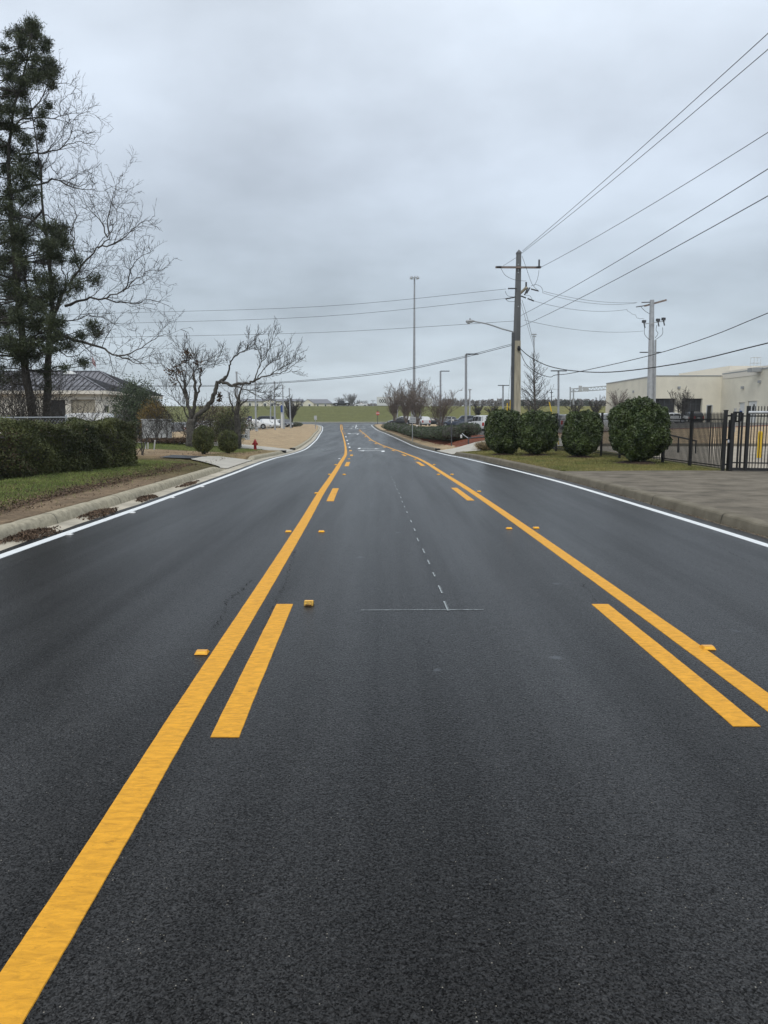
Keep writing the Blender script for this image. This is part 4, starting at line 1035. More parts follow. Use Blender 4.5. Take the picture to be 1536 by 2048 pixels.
# ---- evergreen bushes on the right verge
gH = 'large clipped evergreen bushes in front of the iron fence'
def pxw(wpx, Y): return wpx*Y/F/2
for (x, Y, w_, yt, yb_, n_, sd_, lab, pp) in (
 (1007,35.3,70,823,906,22000,91,'leftmost clipped evergreen bush hiding the foot of the utility pole',3.4),
 (1072,33.8,76,825,909,22000,92,'second clipped evergreen bush, touching the one by the utility pole',3.2),
 (1162,31.6,70,826,914,22000,93,'squarish clipped evergreen bush standing alone between two fence posts',3.6),
 (1275,27.3,114,800,926,42000,94,'largest round clipped evergreen bush, nearest to the slab and gate',2.3)):
    c = at(x, yb_, Y); zt = at(x, yt, Y).z; z0 = G(c.x, Y)
    bush('evergreen_bush', lab, 'bush', c.x, Y, pxw(w_, Y)*.97, pxw(w_, Y)*.95, zt-z0, int(n_*1.25), .082, M['holly'], sd_, p=pp, amp=.10, group=gH, lift=.18, shag=.07)
    mb = MB(); vs = [(c.x, Y, z0+.10)]; nn = 26
    for i in range(nn): a = 2*math.pi*i/nn; q = pxw(w_, Y)*(.8+.12*math.sin(3*a+sd_)+.05*rnd.random()); vs.append((c.x+q*.55*math.cos(a), Y+q*.55*math.sin(a), z0+.075))
    for i in range(nn): a = 2*math.pi*i/nn; q = pxw(w_, Y)*(.8+.12*math.sin(3*a+sd_)+.08*rnd.random()); vs.append((c.x+q*math.cos(a), Y+q*math.sin(a), z0-.02))
    mb.add(vs, [(0, 1+i, 1+(i+1) % nn) for i in range(nn)]+[(1+i, 1+nn+i, 1+nn+(i+1) % nn, 1+(i+1) % nn) for i in range(nn)])
    struct(mk(mb, 'mulch', M['mound']))
# left bushes, garden shrubs
bush('shrub', 'rounded green shrub left of its twin, in front of the pruned tree', 'shrub', at(408,905,36).x, 36, .48, .48, 1.34, 12000, .06, M['privet'], 101, p=2.4, group='two green shrubs on the left verge', shag=.16)
bush('shrub', 'smaller green shrub of the pair, nearer the number sign and hydrant', 'shrub', at(457,902,38.5).x, 38.5, .47, .47, 1.15, 11000, .06, M['privet'], 102, p=2.8, group='two green shrubs on the left verge', shag=.14)
bush('shrub', 'ochre yellow leafy shrub beside the white wall', 'shrub', at(308,838,52).x, 52, 1.0, .9, 2.7, 7000, .11, M['ochre'], 103, shag=.3, amp=.2)
bush('evergreen_shrub', 'dark evergreen shrub at the right corner of the metal-roofed house', 'shrub', at(275,838,56).x, 56, 1.7, 1.4, 4.3, 20000, .12, M['box'], 104, shag=.4, amp=.28, p=2.1)
bush('shrub', 'brownish scrub mass behind the two roadside shrubs', 'shrub', at(436,850,51).x, 51, 1.9, 1.2, 2.7, 14000, .08, M['brownleaf'], 105, shag=.4, amp=.25)
bush('shrub', 'olive scrub left of the cut-back tree', 'shrub', at(455,850,49.5).x, 49.5, 1.1, .9, 2.4, 9000, .08, M['privet'], 106, shag=.4, amp=.25)
bush('shrub', 'low dark ground scrub along the foot of the pruned tree', 'shrub', at(345,885,47).x, 47, 2.3, .6, .4, 6000, .09, M['brownleaf'], 107, shag=.3, amp=.2)
bush('shrub', 'low spiny dark shrub behind the left lot railing', 'shrub', at(482,868,84).x, 84, 1.5, 1.0, 1.5, 2500, .12, M['box'], 108, shag=.3)
bush('shrub', 'small round evergreen shrub at the end of the left railing', 'shrub', at(593,851,160).x, 158, 1.5, 1.3, .95, 1500, .16, M['box'], 109, shag=.1)
# overgrown scraps behind the near hedge
bush('shrub', 'dark evergreen undergrowth behind the near end of the hedge', 'shrub', -14.6, 21.5, 1.4, 2.2, 1.75, 9000, .06, M['hedge'], 110, shag=.3, amp=.2)
# clipped hedge shrubs along the right lot
hx = []
nh = 19
for i in range(nh):
    t = i/(nh-1); Y = 62.5+(139-62.5)*(t**1.25)
    x = 905+(777-905)*(1-62.5/Y)/(1-62.5/139); 
    hx.append((x, Y))
gh = 'clipped boxwood shrubs forming the lot hedge'
lbls = ['nearest boxwood of the clipped row at the lot edge, largest','second nearest boxwood of the clipped lot row','third nearest boxwood of the clipped lot row','fourth nearest boxwood of the clipped lot row, right of the grey sign']
for i, (x, Y) in enumerate(hx):
    X = (x-768)*Y*1.008/F+.15
    lab = lbls[i] if i < 4 else 'clipped boxwood farther along the row between the mulch and parked cars'
    if i == nh-1: lab = 'farthest boxwood of the clipped lot row'
    bush('boxwood', lab, 'shrub', X, Y, 1.4, .52*((hx[i+1][1]-Y) if i < nh-1 else Y-hx[i-1][1])+.15, 1.3 if i < 3 else 1.2+.1*math.sin(i*2.1), 3600 if Y < 80 else 1800, .09 if Y < 80 else .14, M['box'], 120+i, p=2.5, group=gh, shag=.08, stems=False, lift=.02)
bush('boxwood', 'separate round boxwood left of the white SUV, by the black pipe rail', 'shrub', at(938,866,62).x, 62, 1.0, 1.0, 1.12, 3000, .09, M['box'], 150, p=2.7, shag=.08, z0=at(938,873,62).z)
# straw-coloured ornamental grass clump
c = at(983, 905, 42.5)
n_ = 2600; a = nr.rand(n_)*6.28; rr_ = nr.rand(n_)**.5*.7
P = np.stack([c.x+rr_*np.cos(a), 42.5+rr_*np.sin(a), np.full(n_, G(c.x,42.5))+.02+.35*nr.rand(n_)*(1-rr_/.75)], axis=1)
D = np.stack([np.cos(a)*.8, np.sin(a)*.8, .55+.6*nr.rand(n_)], axis=1)+nr.normal(size=(n_,3))*.35; D /= np.linalg.norm(D, axis=1)[:,None]
V_, F_ = spray(P, D, .2+.35*nr.rand(n_), .02+.04*nr.rand(n_))
o = mknp(V_, F_, 'ornamental_grass', M['straw'], None, (c.x, 42.5, G(c.x,42.5)), var=nr.rand(n_)); tag(o, 'heap of dry straw-coloured ornamental grass at the foot of the leftmost evergreen bush', 'plant')

# ---- distant trees
def far_tree(label, x, yb_, Y, h, w_, seed, m='hazetwig'):
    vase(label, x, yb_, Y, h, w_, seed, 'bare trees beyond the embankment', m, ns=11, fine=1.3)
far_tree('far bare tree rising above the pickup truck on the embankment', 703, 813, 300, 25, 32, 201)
far_tree('far low bare tree left of the peaked one above the pickup', 682, 813, 310, 17, 26, 202)
far_tree('far bare tree right of the pickup on the embankment', 722, 813, 330, 12, 30, 203)
def woods(x0, x1, yt, yb_, Y, n, m, seed, name='distant_trees'):
    rs = np.random.RandomState(seed); P = []; S = []
    nc = int((x1-x0)/4)
    for i in range(nc):
        x = x0+(x1-x0)*(i+rs.rand())/nc; yy_ = yt+(yb_-yt)*.35*rs.rand(); Yq = Y+rs.rand()*60; w_ = 4+5*rs.rand()
        k = n//nc
        u = rs.rand(k); dx = rs.normal(size=k)*w_*.45*(1-.5*u); py = yb_-(yb_-yy_)*u
        for j in range(k):
            p = at(x+dx[j], py[j], Yq+rs.normal()*2); P.append(tuple(p)); S.append(.7+.7*rs.rand())
    V_, F_ = leafquads(np.array(P), np.array(S), .35); o = mknp(V_, F_, name, m, var=rs.rand(len(P))); o['kind'] = 'stuff'; return o
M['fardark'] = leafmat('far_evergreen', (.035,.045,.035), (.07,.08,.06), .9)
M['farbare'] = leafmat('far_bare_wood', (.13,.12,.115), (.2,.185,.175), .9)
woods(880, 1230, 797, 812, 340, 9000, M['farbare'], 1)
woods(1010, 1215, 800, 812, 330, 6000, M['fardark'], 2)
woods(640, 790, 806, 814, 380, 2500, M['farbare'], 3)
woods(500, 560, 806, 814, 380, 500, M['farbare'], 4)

# ---- grass blades, leaf litter
def blades(n, xf, yr, m, name, L=(.04,.08), keep=None, seed=1, wd=.007, nearbias=1.4):
    rs = np.random.RandomState(seed); P = []; D = []; Ls = []; Ws = []
    while len(P) < n:
        Y = yr[0]+(yr[1]-yr[0])*rs.rand()**nearbias; a, b = xf(Y); X = a+(b-a)*rs.rand()
        if keep and not keep(X, Y, rs): continue
        P.append((X, Y, G(X, Y)-.005)); D.append((rs.normal()*.5, rs.normal()*.5, 1)); s_ = 1+.02*Y
        Ls.append(L[0]+(L[1]-L[0])*rs.rand()); Ws.append(wd*s_)
    D = np.array(D); D /= np.linalg.norm(D, axis=1)[:,None]
    V_, F_ = spray(np.array(P), D, np.array(Ls), np.array(Ws)); o = mknp(V_, F_, name, m, var=rs.rand(n)); o['kind'] = 'stuff'; return o
def kl(X, Y, rs):
    d = KL(Y)-X; n = math.sin(X*1.7+Y*.6)*.5+math.sin(Y*2.1-X*.8)*.3
    return rs.rand() < max(.03, min(1, (d-.95+.5*n)/.8))*(1 if Y < 19 or d > 2.2 else .35)
blades(80000, lambda Y: (-12.5 if Y < 18 else -9.6, KL(Y)-.4), (8, 28), M['grassL'], 'grass', (.03,.085), kl, 1, nearbias=1.1)
blades(16000, lambda Y: (-20, KL(Y)-1.2), (40.5, 49), M['grassL'], 'grass', (.04,.1), None, 2, nearbias=1.)
blades(60000, lambda Y: (KR(Y)+.12, 10.7 if Y > 23.6 else KR(Y)+.2), (23.45, 43.5), M['grassR'], 'grass', (.03,.065), None, 3, wd=.008, nearbias=1.2)
def litter(n, fn, name, seed, sz=(.02,.055), lift=.01, m='litter', H=None):
    rs = np.random.RandomState(seed); P = []
    while len(P) < n:
        q = fn(rs)
        if q is None: continue
        X, Y, dz = q; P.append((X, Y, (H or G)(X, Y)+lift+dz))
    P = np.array(P); V_, F_ = leafquads(P, sz[0]+(sz[1]-sz[0])*rs.rand(n), .6, np.tile(np.array([0,0,1.]), (n,1)), .55)
    o = mknp(V_, F_, name, M[m], var=rs.rand(n)); o['kind'] = 'stuff'; return o
def lf(rs):
    Y = 8+19*rs.rand(); d = (.75+abs(rs.normal())*.5 if rs.rand() < .45 else 3.4*rs.rand()); c_ = math.sin(Y*1.3)*.25
    if d < .6+c_ and rs.rand() < .85: return None
    if d > 6: return None
    return (KL(Y)-d, Y, rs.rand()*.03)
litter(17000, lf, 'leaf_litter', 5)
def lf2(rs):
    Y = 27+18*rs.rand(); return (KL(Y)-.3-abs(rs.normal())*3, Y, .01)
litter(2500, lf2, 'leaf_litter', 6)
def lf3(rs):
    Y = 6+17*rs.rand(); return (RW(Y)+.24+.2*rs.rand()**.7, Y, -.005)
litter(2600, lf3, 'gutter_debris', 7, (.01,.035), .0, H=lambda X, Y: g(Y))
# leaf piles lying in the left gutter
def pile(x, y, Y, rx, ry, h, lab, seed, n=900):
    rs = np.random.RandomState(seed); c = at(x, y, Y); X0 = LW(Y)-.46
    a = rs.rand(n)*6.28; r_ = rs.rand(n)**.6; r_ = r_*(1+.35*np.sin(2*a+seed)+.2*np.sin(3*a+seed*2)+.15*np.sin(5*a)); X = X0+rx*r_*np.cos(a)+.15*rx*rs.normal(size=n); Yv = Y+ry*r_*np.sin(a)+.15*ry*rs.normal(size=n)
    Z = np.array([g(v) for v in Yv])+.0+.6*h*np.clip(1-r_, 0, 1)*(.6+.6*rs.rand(n))
    P = np.stack([X, Yv, Z], axis=1); V_, F_ = leafquads(P, .03+.05*rs.rand(n), .5)
    o = mknp(V_, F_, 'leaf_pile', M['litter'], None, (X0, Y, g(Y)), var=rs.rand(n)); tag(o, lab, 'leaf pile', 'leaf piles in the left gutter')
pile(0,0,11.35,.22,.75,.12,'largest pile of brown leaves in the left gutter, at the frame edge',1,1500)
pile(0,0,14.1,.2,.75,.10,'second nearest pile of brown leaves in the left gutter',2,1200)
pile(0,0,16.9,.17,.6,.07,'third pile of brown leaves in the left gutter',3,700)
pile(0,0,20.6,.14,.8,.05,'thin farthest strip of brown leaves in the left gutter',4,500)
# ================================================================== road markers
def marker(x, y, label, m='amber', s=1., kind='low', group=None):
    p = gp(x, y); z = g(p.y)+.0035; hw = .05*s; L = .045*s
    root = thing('road_marker', label, 'road marker', (p.x, p.y, z), group)
    mb = MB()
    if kind == 'low':
        h = .023*s; b = [(-hw,-L,0),(hw,-L,0),(hw,L,0),(-hw,L,0)]; t = [(-hw*.8,-L*.45,h),(hw*.8,-L*.45,h),(hw*.8,L*.45,h),(-hw*.8,L*.45,h)]
        mb.add([(p.x+a, p.y+b_, z+c) for a, b_, c in b+t], [(4,5,6,7),(0,1,5,4),(1,2,6,5),(2,3,7,6),(3,0,4,7)]); mk(mb, 'housing', M[m], root)
        mb = MB(); q = [(-hw*.7,-L*.86,h*.25),(hw*.7,-L*.86,h*.25),(hw*.66,-L*.55,h*.83),(-hw*.66,-L*.55,h*.83)]
        mb.add([(p.x+a, p.y+b_-.0015, z+c+.001) for a, b_, c in q], [(0,1,2,3)]); mk(mb, 'reflector', M['amber_lens'] if m != 'signw' else M['lampw'], root)
    else:
        h = .038*s
        prof = [(-.05,0),(-.046,h*.35),(-.02,h),(.02,h),(.046,h*.35),(.05,0)]
        n = len(prof); mb.add([(p.x-hw*.85, p.y+a, z+b_) for a, b_ in prof]+[(p.x+hw*.85, p.y+a, z+b_) for a, b_ in prof], [(i, i+1, n+i+1, n+i) for i in range(n-1)]+[tuple(range(n)), tuple(reversed(range(n, 2*n)))])
        mk(mb, 'housing', M['amber_dirty'], root)
        mb = MB(); mb.box((p.x-hw*.55, p.y-.0515, z+.003), (p.x+hw*.55, p.y-.046, z+h*.33)); mk(mb, 'reflector', M['dark_rust'], root)
        mb = MB(); mb.box((p.x-hw*.8, p.y-.022, z+h*.97), (p.x+hw*.8, p.y+.02, z+h*1.05)); mk(mb, 'top_bar', M['amber_lens'], root)
    return root
M['amber_lens'] = mat('amber_lens', (.85,.45,.03), .25)
M['dark_rust'] = mat('dark_rust', (.08,.03,.008), .8, nscale=60, namt=.6)
marker(404, 1307, 'nearest left amber road marker, lying left of the long left yellow line')
marker(618, 1211, 'worn dirty amber block marker between the left yellow dash and the chalk line', kind='block', s=1.05)
marker(577, 1064, 'amber marker just left of the left yellow line, second nearest on that side')
marker(643, 1064, 'amber marker inside the centre lane, nearest beside the left yellow line')
marker(633, 987, 'amber marker touching the left edge of the left yellow line beside the second dash')
marker(1415, 1298, 'nearest right amber road marker, outside the right yellow line')
marker(1018, 1058, 'amber marker inside the centre lane left of the right yellow line')
marker(1072, 1057, 'amber marker just outside the right yellow line, second nearest on that side')
marker(958, 983.5, 'amber marker outside the right yellow line beside its second dash')
gm = 'small far amber road markers'
for x, y in ((659.4,949.5),(688.5,949.5),(671.6,930),(698,918),(877,949.5),(904,949.5),(868,930),(830.5,919)): marker(x, y, 'small far amber marker beside a yellow line beyond the second dashes', s=1.1, group=gm)
marker(699.7,902.5,'tiny pale reddish marker far down beside the left yellow line','pinkish',1.3)
marker(679,918,'tiny pale white marker far off, left of the left yellow line','signw',1.1)
marker(139,1070,'nearest white road marker touching the left white edge line','signw')
marker(265.6,1026,'second nearest white road marker at the left white edge line','signw')
marker(345,996,'third nearest white road marker at the left white edge line','signw')
marker(405,974,'farthest white road marker at the left white edge line','signw')

# ================================================================== wires & poles
def sagline(a, b, sag, n=14):
    a = Vector(a); b = Vector(b); return [a.lerp(b, i/n)-Vector((0,0,sag*4*(i/n)*(1-i/n))) for i in range(n+1)]
def wire(label, pts, r=.012, m='wire', group='overhead wires'):
    mb = MB(); mb.tube(pts, r, 5); o = mk(mb, 'overhead_wire', M[m], None, tuple(pts[0])); tag(o, label, 'wire', group); return o
def through(a, px, Y2, k=1.7, sag=0.):
    "wire from a through the sight point px at distance Y2, continued beyond it"
    b = at(px[0], px[1], Y2)+Vector((0,0,4*sag*(1/k)*(1-1/k))); e = Vector(a).lerp(b, k); return sagline(a, e, sag)
YP = 48.
pole = thing('utility_pole', 'tall square utility pole with a shade-darkened upper half and tan lower half at the roadside', 'utility pole', (at(1033,860,YP).x, YP, G(8.7,YP)))
def sq(mb, a, b, wa, wb):
    v = []
    for p, w_ in ((a, wa), (b, wb)):
        for i, j in ((-1,-1),(1,-1),(1,1),(-1,1)): v.append((p.x+i*w_/2, p.y+j*w_/2, p.z))
    mb.add(v, [(3,2,1,0),(4,5,6,7),(0,1,5,4),(1,2,6,5),(2,3,7,6),(3,0,4,7)])
pb = Vector((at(1032.5,860,YP).x, YP, -.3)); pm = at(1033.5, 682, YP); ptp = at(1037.5, 508, YP)
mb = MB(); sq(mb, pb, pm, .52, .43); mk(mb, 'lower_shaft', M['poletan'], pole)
mb = MB(); sq(mb, pm, ptp, .40, .27); sq(mb, ptp, ptp+Vector((0,0,.09)), .31, .31); sq(mb, ptp+Vector((0,0,.09)), ptp+Vector((0,0,.26)), .30, .02); mk(mb, 'upper_shaft', M['poleshade'], pole)
mb = MB(); mb.beam(pb+Vector((-.30,-.10,0)), pm+Vector((-.25,-.1,.5)), .16, .3); mk(mb, 'conduit_or_shade_bar', M['dark_steel'], pole)  # dark bar standing in for the square shaft's shaded left face
mb = MB(); mb.beam(at(991,534.5,YP-.25), at(1081,535,YP-.25), .12, .11); mk(mb, 'crossarm', M['arm'], pole)
def insul(p, h, parent, r=.07, d=Vector((0,0,1)), name='insulator', m='insul'):
    mb = MB(); n = 7; P = []; Rr = []
    for i in range(n*2+1): P.append(Vector(p)+d*(h*i/(2*n))); Rr.append(r if i % 2 else r*.5)
    mb.tube(P, Rr, 8); mk(mb, name, M[m], parent)
for q, h_ in ((at(1078,533,YP-.25), .42), (at(1052,578,YP-.5), .42)): insul(q, h_, pole)
insul(at(1003,533.5,YP-.35), .3, pole, .06, Vector((-1,0,0)))
insul(at(1073,534,YP-.4), .3, pole, .06, Vector((1,0,0)))
# side arm and dead-end insulators
mb = MB(); mb.beam(at(1040,587,YP), at(1053,575,YP-.7), .12, .12); mk(mb, 'side_arm', M['poletan'], pole)
for a, b in (((1016,577),(1034,577)),((1011,598),(1031,594)),((1049,590),(1056,575)),((1053,587),(1060,575)),((1062,578),(1077,582)),((1055,597),(1068,602)),((1042,592),(1052,596))):
    pa, pb_ = at(*a, YP-.3), at(*b, YP-.3); insul(pa, (pb_-pa).length, pole, .055, (pb_-pa).normalized())
for cpts in ([(1002,537),(1010,550),(1022,557),(1036,561),(1052,562)],[(1078,540),(1075,558),(1068,572)],[(1044,512),(1054,540),(1064,568),(1078,583)],[(1062,572),(1072,569),(1083,575),(1086,586)],[(1010,582),(1016,592),(1030,594)],[(1011,598),(1018,603),(1030,603)],[(1044,600),(1056,640),(1068,690)],[(1066,603),(1060,592),(1048,590)]):
    mb = MB(); mb.tube(smooth([at(x, y, YP-.45) for x, y in cpts], 3, 0), .011, 4); mk(mb, 'jumper_wire', M['wire'], pole)
for y in (529, 540, 545, 613): mb = MB(); mb.box(tuple(at(1036.5,y,YP-.19)-Vector((.035,.03,.035))), tuple(at(1036.5,y,YP-.20)+Vector((.035,.0,.035)))); mk(mb, 'bolt', M['galv'], pole)
mb = MB(); c = at(1037.5, 697, YP-.3); mb.tube([c+Vector((0,0,.16)), c+Vector((.02,0,0)), c-Vector((0,0,.15))], [.07,.12,.06], 7); mk(mb, 'splice_box', M['cable'], pole)
# luminaire arm
mb = MB(); arm = smooth([at(1031,671,YP), at(1026,664,YP), at(1005,658,YP-.1), at(975,648,YP-.3), at(948,643,YP-.4)], 3, 0); mb.tube(arm, .045, 7); mk(mb, 'lamp_arm', M['alu'], pole)
lh = at(940, 643, YP-.4); mb = MB(); mb.tube([lh+Vector((.28,0,.02)), lh+Vector((.1,0,.02)), lh-Vector((.22,0,0)), lh-Vector((.27,0,.01))], [.05,.10,.085,.03], 8); mb.tube([lh+Vector((0,0,.08)), lh+Vector((0,0,.2))], .04, 6); hd = mk(mb, 'lamp_head', M['alu'], pole)
mb = MB(); mb.tube([lh+Vector((.0,0,-.09)), lh+Vector((-.17,0,-.085))], .06, 8); mk(mb, 'lamp_lens', M['signgrey'], hd)
# wires to the near right
ctop = at(1045, 502, YP)
wire('upper of the two top wires from the pole tip to the upper right corner', through(ctop, (1536,67), 21.5, 1.9, .35))
wire('lower of the two top wires from the pole tip to the right edge', through(at(1044,506,YP), (1536,99), 22, 1.9, .35))
wire('wire from the right end of the crossarm rising to the right edge', through(at(1081,535,YP-.3), (1536,265), 24.5, 1.9, .5))
wire('fourth wire from the top on the right, leaving the pole above the lamp arm', through(at(1042,631,YP), (1536,338), 19.5, 1.8, .4))
wire('fifth wire from the top on the right, leaving the pole beside the lamp arm', through(at(1041,654,YP), (1536,392), 18.5, 1.8, .4))
wire('short wire from the pole tip down to the left crossarm end', [at(1036,513,YP), at(1006,532,YP-.3)], .01)
# to the left across the road
for a, q1, q2, lab in (((1012,578),(640,613),(200,627),'highest of the three wires crossing the road to the left'),((1011,597),(640,633),(200,648),'middle one of the three wires crossing the road to the left'),((1030,642),(640,665),(200,675),'lowest of the three thin wires crossing the road to the left')):
    A = at(*a, YP); B = at(*q1, 51.5); C_ = at(*q2, 56.); D_ = C_+(C_-B)*1.1; wire(lab, smooth([A, B, C_, D_], 6, 0), .011)
wire('upper strand of the sagging telephone cable crossing low over the road', smooth([at(1027,687,YP), at(900,719,49), at(760,745,51), at(560,764,54), at(380,771,58), at(-200,768,64)], 6, 0), .014, 'cable')
wire('thick lower strand of the sagging telephone cable over the road', smooth([at(1027,690,YP), at(900,721.5,49), at(760,748,51), at(560,766,54), at(380,773,58), at(-200,771,64)], 6, 0), .017, 'cable')
wire('thick black cable sagging from the pole and rising to the right edge', smooth([at(1040,697,YP), at(1062,715,47), at(1100,733,45), at(1160,743,42), at(1240,743,39), at(1380,723,35), at(1536,686,31), at(1900,600,25)], 5, 0), .026, 'cable')
wire('black cable dropping to a loop at the young tree, then rising to the right', smooth([at(1040,702,YP), at(1052,728,47.6), at(1075,746,47.2), at(1100,754,47), at(1111,750,46.9), at(1150,745,46), at(1300,711,41), at(1420,673,37), at(1536,626,33), at(1900,480,26)], 4, 0), .02, 'cable')
for x in (0, 5):
    wire('left of two thin guy strands beside the utility pole' if x == 0 else 'right of two thin guy strands beside the utility pole', [at(1026+x, 690, YP+.2), at(1015+x*1.6, 812, YP+4)], .008, group='guy strands')
# second pole
YQ = 60.
p2 = thing('utility_pole', 'pale grey utility pole with cutouts and a tilted crossarm near the cream building', 'utility pole', (at(1302,840,YQ).x, YQ, .9))
mb = MB(); mb.tube([at(1300,860,YQ), at(1302,720,YQ), at(1304,600,YQ)], [.30,.24,.17], 12); mk(mb, 'shaft', M['galv'], p2)
mb = MB(); mb.tube([at(1309,860,YQ-.3), at(1311,680,YQ-.3)], .075, 8); mb.tube([at(1297,860,YQ-.2), at(1299,800,YQ-.2)], .05, 6); mk(mb, 'conduit_or_shade_bar', M['alu'], p2)
mb = MB(); mb.beam(at(1289,612,YQ+.5), at(1333,600,YQ-.6), .11, .12); mk(mb, 'crossarm', M['arm'], p2)
for x, y in ((1288,643),(1316,640),(1327,638)):
    c = at(x, y, YQ-.4); mb = MB(); mb.box(tuple(c-Vector((.13,.1,.10))), tuple(c+Vector((.13,.1,.10))), rz=.4); mb.tube([c-Vector((0,0,.1)), c-Vector((-.1,0,.5))], .05, 6); mk(mb, 'cutout', M['dark_steel'], p2)
for cpts in ([(1289,655),(1289,668),(1296,677),(1301,680)],[(1325,655),(1325,668),(1316,676),(1311,679)],[(1314,650),(1312,660),(1316,667),(1310,676)],[(1282,614),(1290,622),(1300,628)]):
    mb = MB(); mb.tube(smooth([at(x, y, YQ-.4) for x, y in cpts], 3, 0), .018, 5); mk(mb, 'jumper_wire', M['cable'], p2)
mb = MB(); mb.beam(at(1288,648,YQ-.35), at(1330,642,YQ-.35), .06, .06); mk(mb, 'bracket', M['galv'], p2)
insul(at(1283,605,YQ), .7, p2, .05, Vector((1,0,.04)).normalized()); insul(at(1272,614,YQ), .7, p2, .05, Vector((1,0,.15)).normalized())
for a, b, sg, lab in (((1088,583),(1274,605),.25,'upper wire between the two utility poles'),((1086,586),(1272,606),.35,'second wire between the two utility poles, just under the upper one'),((1068,602),(1254,619),.35,'third wire down between the two utility poles'),((1048,640),(1287,662),.35,'lowest wire between the two utility poles')):
    wire(lab, sagline(at(*a, YP-.2), at(*b, YQ), sg), .011)
wire('coiled pigtail wire left of the pale pole', smooth([at(1254,619,YQ), at(1258,626,YQ), at(1270,631,YQ), at(1276,636,YQ), at(1288,638,YQ)], 3, .03), .012)
# distant utility pole under the bank
def small_pole(label, x, yb_, yt, Y, w_=.25, arms=(), m='alu', name='utility_pole', cat='utility pole', head=None, group=None):
    b = at(x, yb_, Y); t = at(x, yt, Y); root = thing(name, label, cat, tuple(b), group)
    mb = MB(); mb.tube([b-Vector((0,0,.4)), t], [w_/2, w_*.36], 8); mk(mb, 'shaft', M[m], root)
    for x0, x1, y, hh in arms:
        mb = MB(); mb.beam(at(x0, y, Y), at(x1, y, Y), .35 if hh > .1 else .12, hh); mk(mb, head or 'crossarm', M[m], root)
    return root
small_pole('far slim utility pole with short crossarm seen in front of the green bank', 939.5, 834, 778, 175, .42, [(937,943,779.5,.3)], 'galv')
small_pole('far utility pole standing right of the trailer gap beyond the embankment', 746, 812, 801, 330, .4, [(741.5,750.5,801.5,.25)], 'galv')
small_pole('far utility pole behind the pyramidal young tree', 1103, 815, 780, 290, .45, [(1100,1106,785,.3)], 'dark_steel')
# light poles
def light(label, x, yb_, yt, Y, arms, w_=.2):
    b = at(x, yb_, Y); t = at(x, yt, Y); root = thing('light_pole', label, 'light pole', tuple(b), 'square-armed light poles over the right lot')
    mb = MB(); mb.tube([b-Vector((0,0,.5)), t], [w_/2, w_*.4], 8); mk(mb, 'shaft', M['alu'], root)
    for x0, x1 in arms:
        mb = MB(); mb.box((min(at(x0,yt,Y).x, at(x1,yt,Y).x), Y-.18, t.z-.04), (max(at(x0,yt,Y).x, at(x1,yt,Y).x), Y+.18, t.z+.07)); mk(mb, 'lamp_head', M['dark_steel'], root)
light('tallest near light pole with one lamp arm pointing right, left of the white SUV', 932, 856, 708.5, 86, [(932,957)], .32)
light('light pole with one arm pointing right, second tallest, rising behind the nearest bare tree', 881, 850, 742.5, 112, [(881,899)], .32)
light('short light pole with single arm poking out of the bare trees right of the mast', 840, 846, 764, 145, [(840.5,854)], .3)
light('faint far single-arm light pole just left of the mast', 795, 845, 780, 175, [(794,805)], .3)
light('faint far light pole touching the mast base', 823, 845, 777, 178, [(821,831)], .3)
light('T-shaped double-arm light pole left of the big utility pole', 1006, 836, 771, 115, [(996,1018)], .3)
light('T-shaped double-arm light pole between the young tree and the gantry', 1117, 836, 742, 90, [(1102,1133)], .28)
light('T-shaped double-arm light pole rising behind the pale utility pole', 1299, 838, 705, 100, [(1280,1322)], .3)
# high mast
b = at(828, 822, 205); t = at(829, 556, 205); mast = thing('light_mast', 'very tall slim highway floodlight mast with a ring of lamps, near the centre', 'light mast', tuple(b))
mb = MB(); mb.tube([b-Vector((0,0,2)), t], [.42,.2], 10); mk(mb, 'shaft', M['alu'], mast)
for i in range(8):
    a = i*math.pi/4; q = t+Vector((math.cos(a)*1.05, math.sin(a)*1.05, .1)); mb = MB(); mb.tube([t+Vector((0,0,.1)), q], .05, 4); mb.tube([q+Vector((0,0,.25)), q-Vector((0,0,.3))], [.16,.3], 8); mk(mb, 'lamp_head', M['galv'], mast)
small_pole('thin far light mast behind the top of the pyramidal young tree', 1068, 812, 669, 260, .5, [(1064,1073,669,.4),(1065,1072,673,.3)], 'alu', 'light_mast', 'light mast', 'lamp_head')
# sign gantry
Yg = 262.; b = at(1141, 815, Yg); gan = thing('sign_gantry', 'steel overhead highway sign gantry behind the lot, seen from its back', 'sign gantry', tuple(b))
mb = MB()
for x in (1140.5, 1147): mb.tube([at(x,818,Yg), at(x,774 if x < 1145 else 779,Yg)], .25, 6)
mk(mb, 'post', M['galv'], gan)
mb = MB(); top0, top1 = at(1140,778,Yg), at(1260,768,Yg); b0_, b1_ = at(1140,784,Yg), at(1260,776,Yg)
mb.tube([top0, top1], .16, 5); mb.tube([b0_, b1_], .16, 5)
for i in range(17):
    a = top0.lerp(top1, i/17); c = b0_.lerp(b1_, (i+.5)/17); d_ = top0.lerp(top1, (i+1)/17); mb.tube([a, c], .07, 4, False); mb.tube([c, d_], .07, 4, False)
mk(mb, 'truss', M['galv'], gan)
mb = MB()
for x0, x1, y0, y1 in ((1157,1164,771.5,783),(1165,1177,774,783)):
    a, c = at(x0, y1, Yg-.5), at(x1, y0, Yg-.5); mb.box((a.x, Yg-.6, a.z), (c.x, Yg-.4, c.z))
mk(mb, 'sign_panel', M['signgrey'], gan)

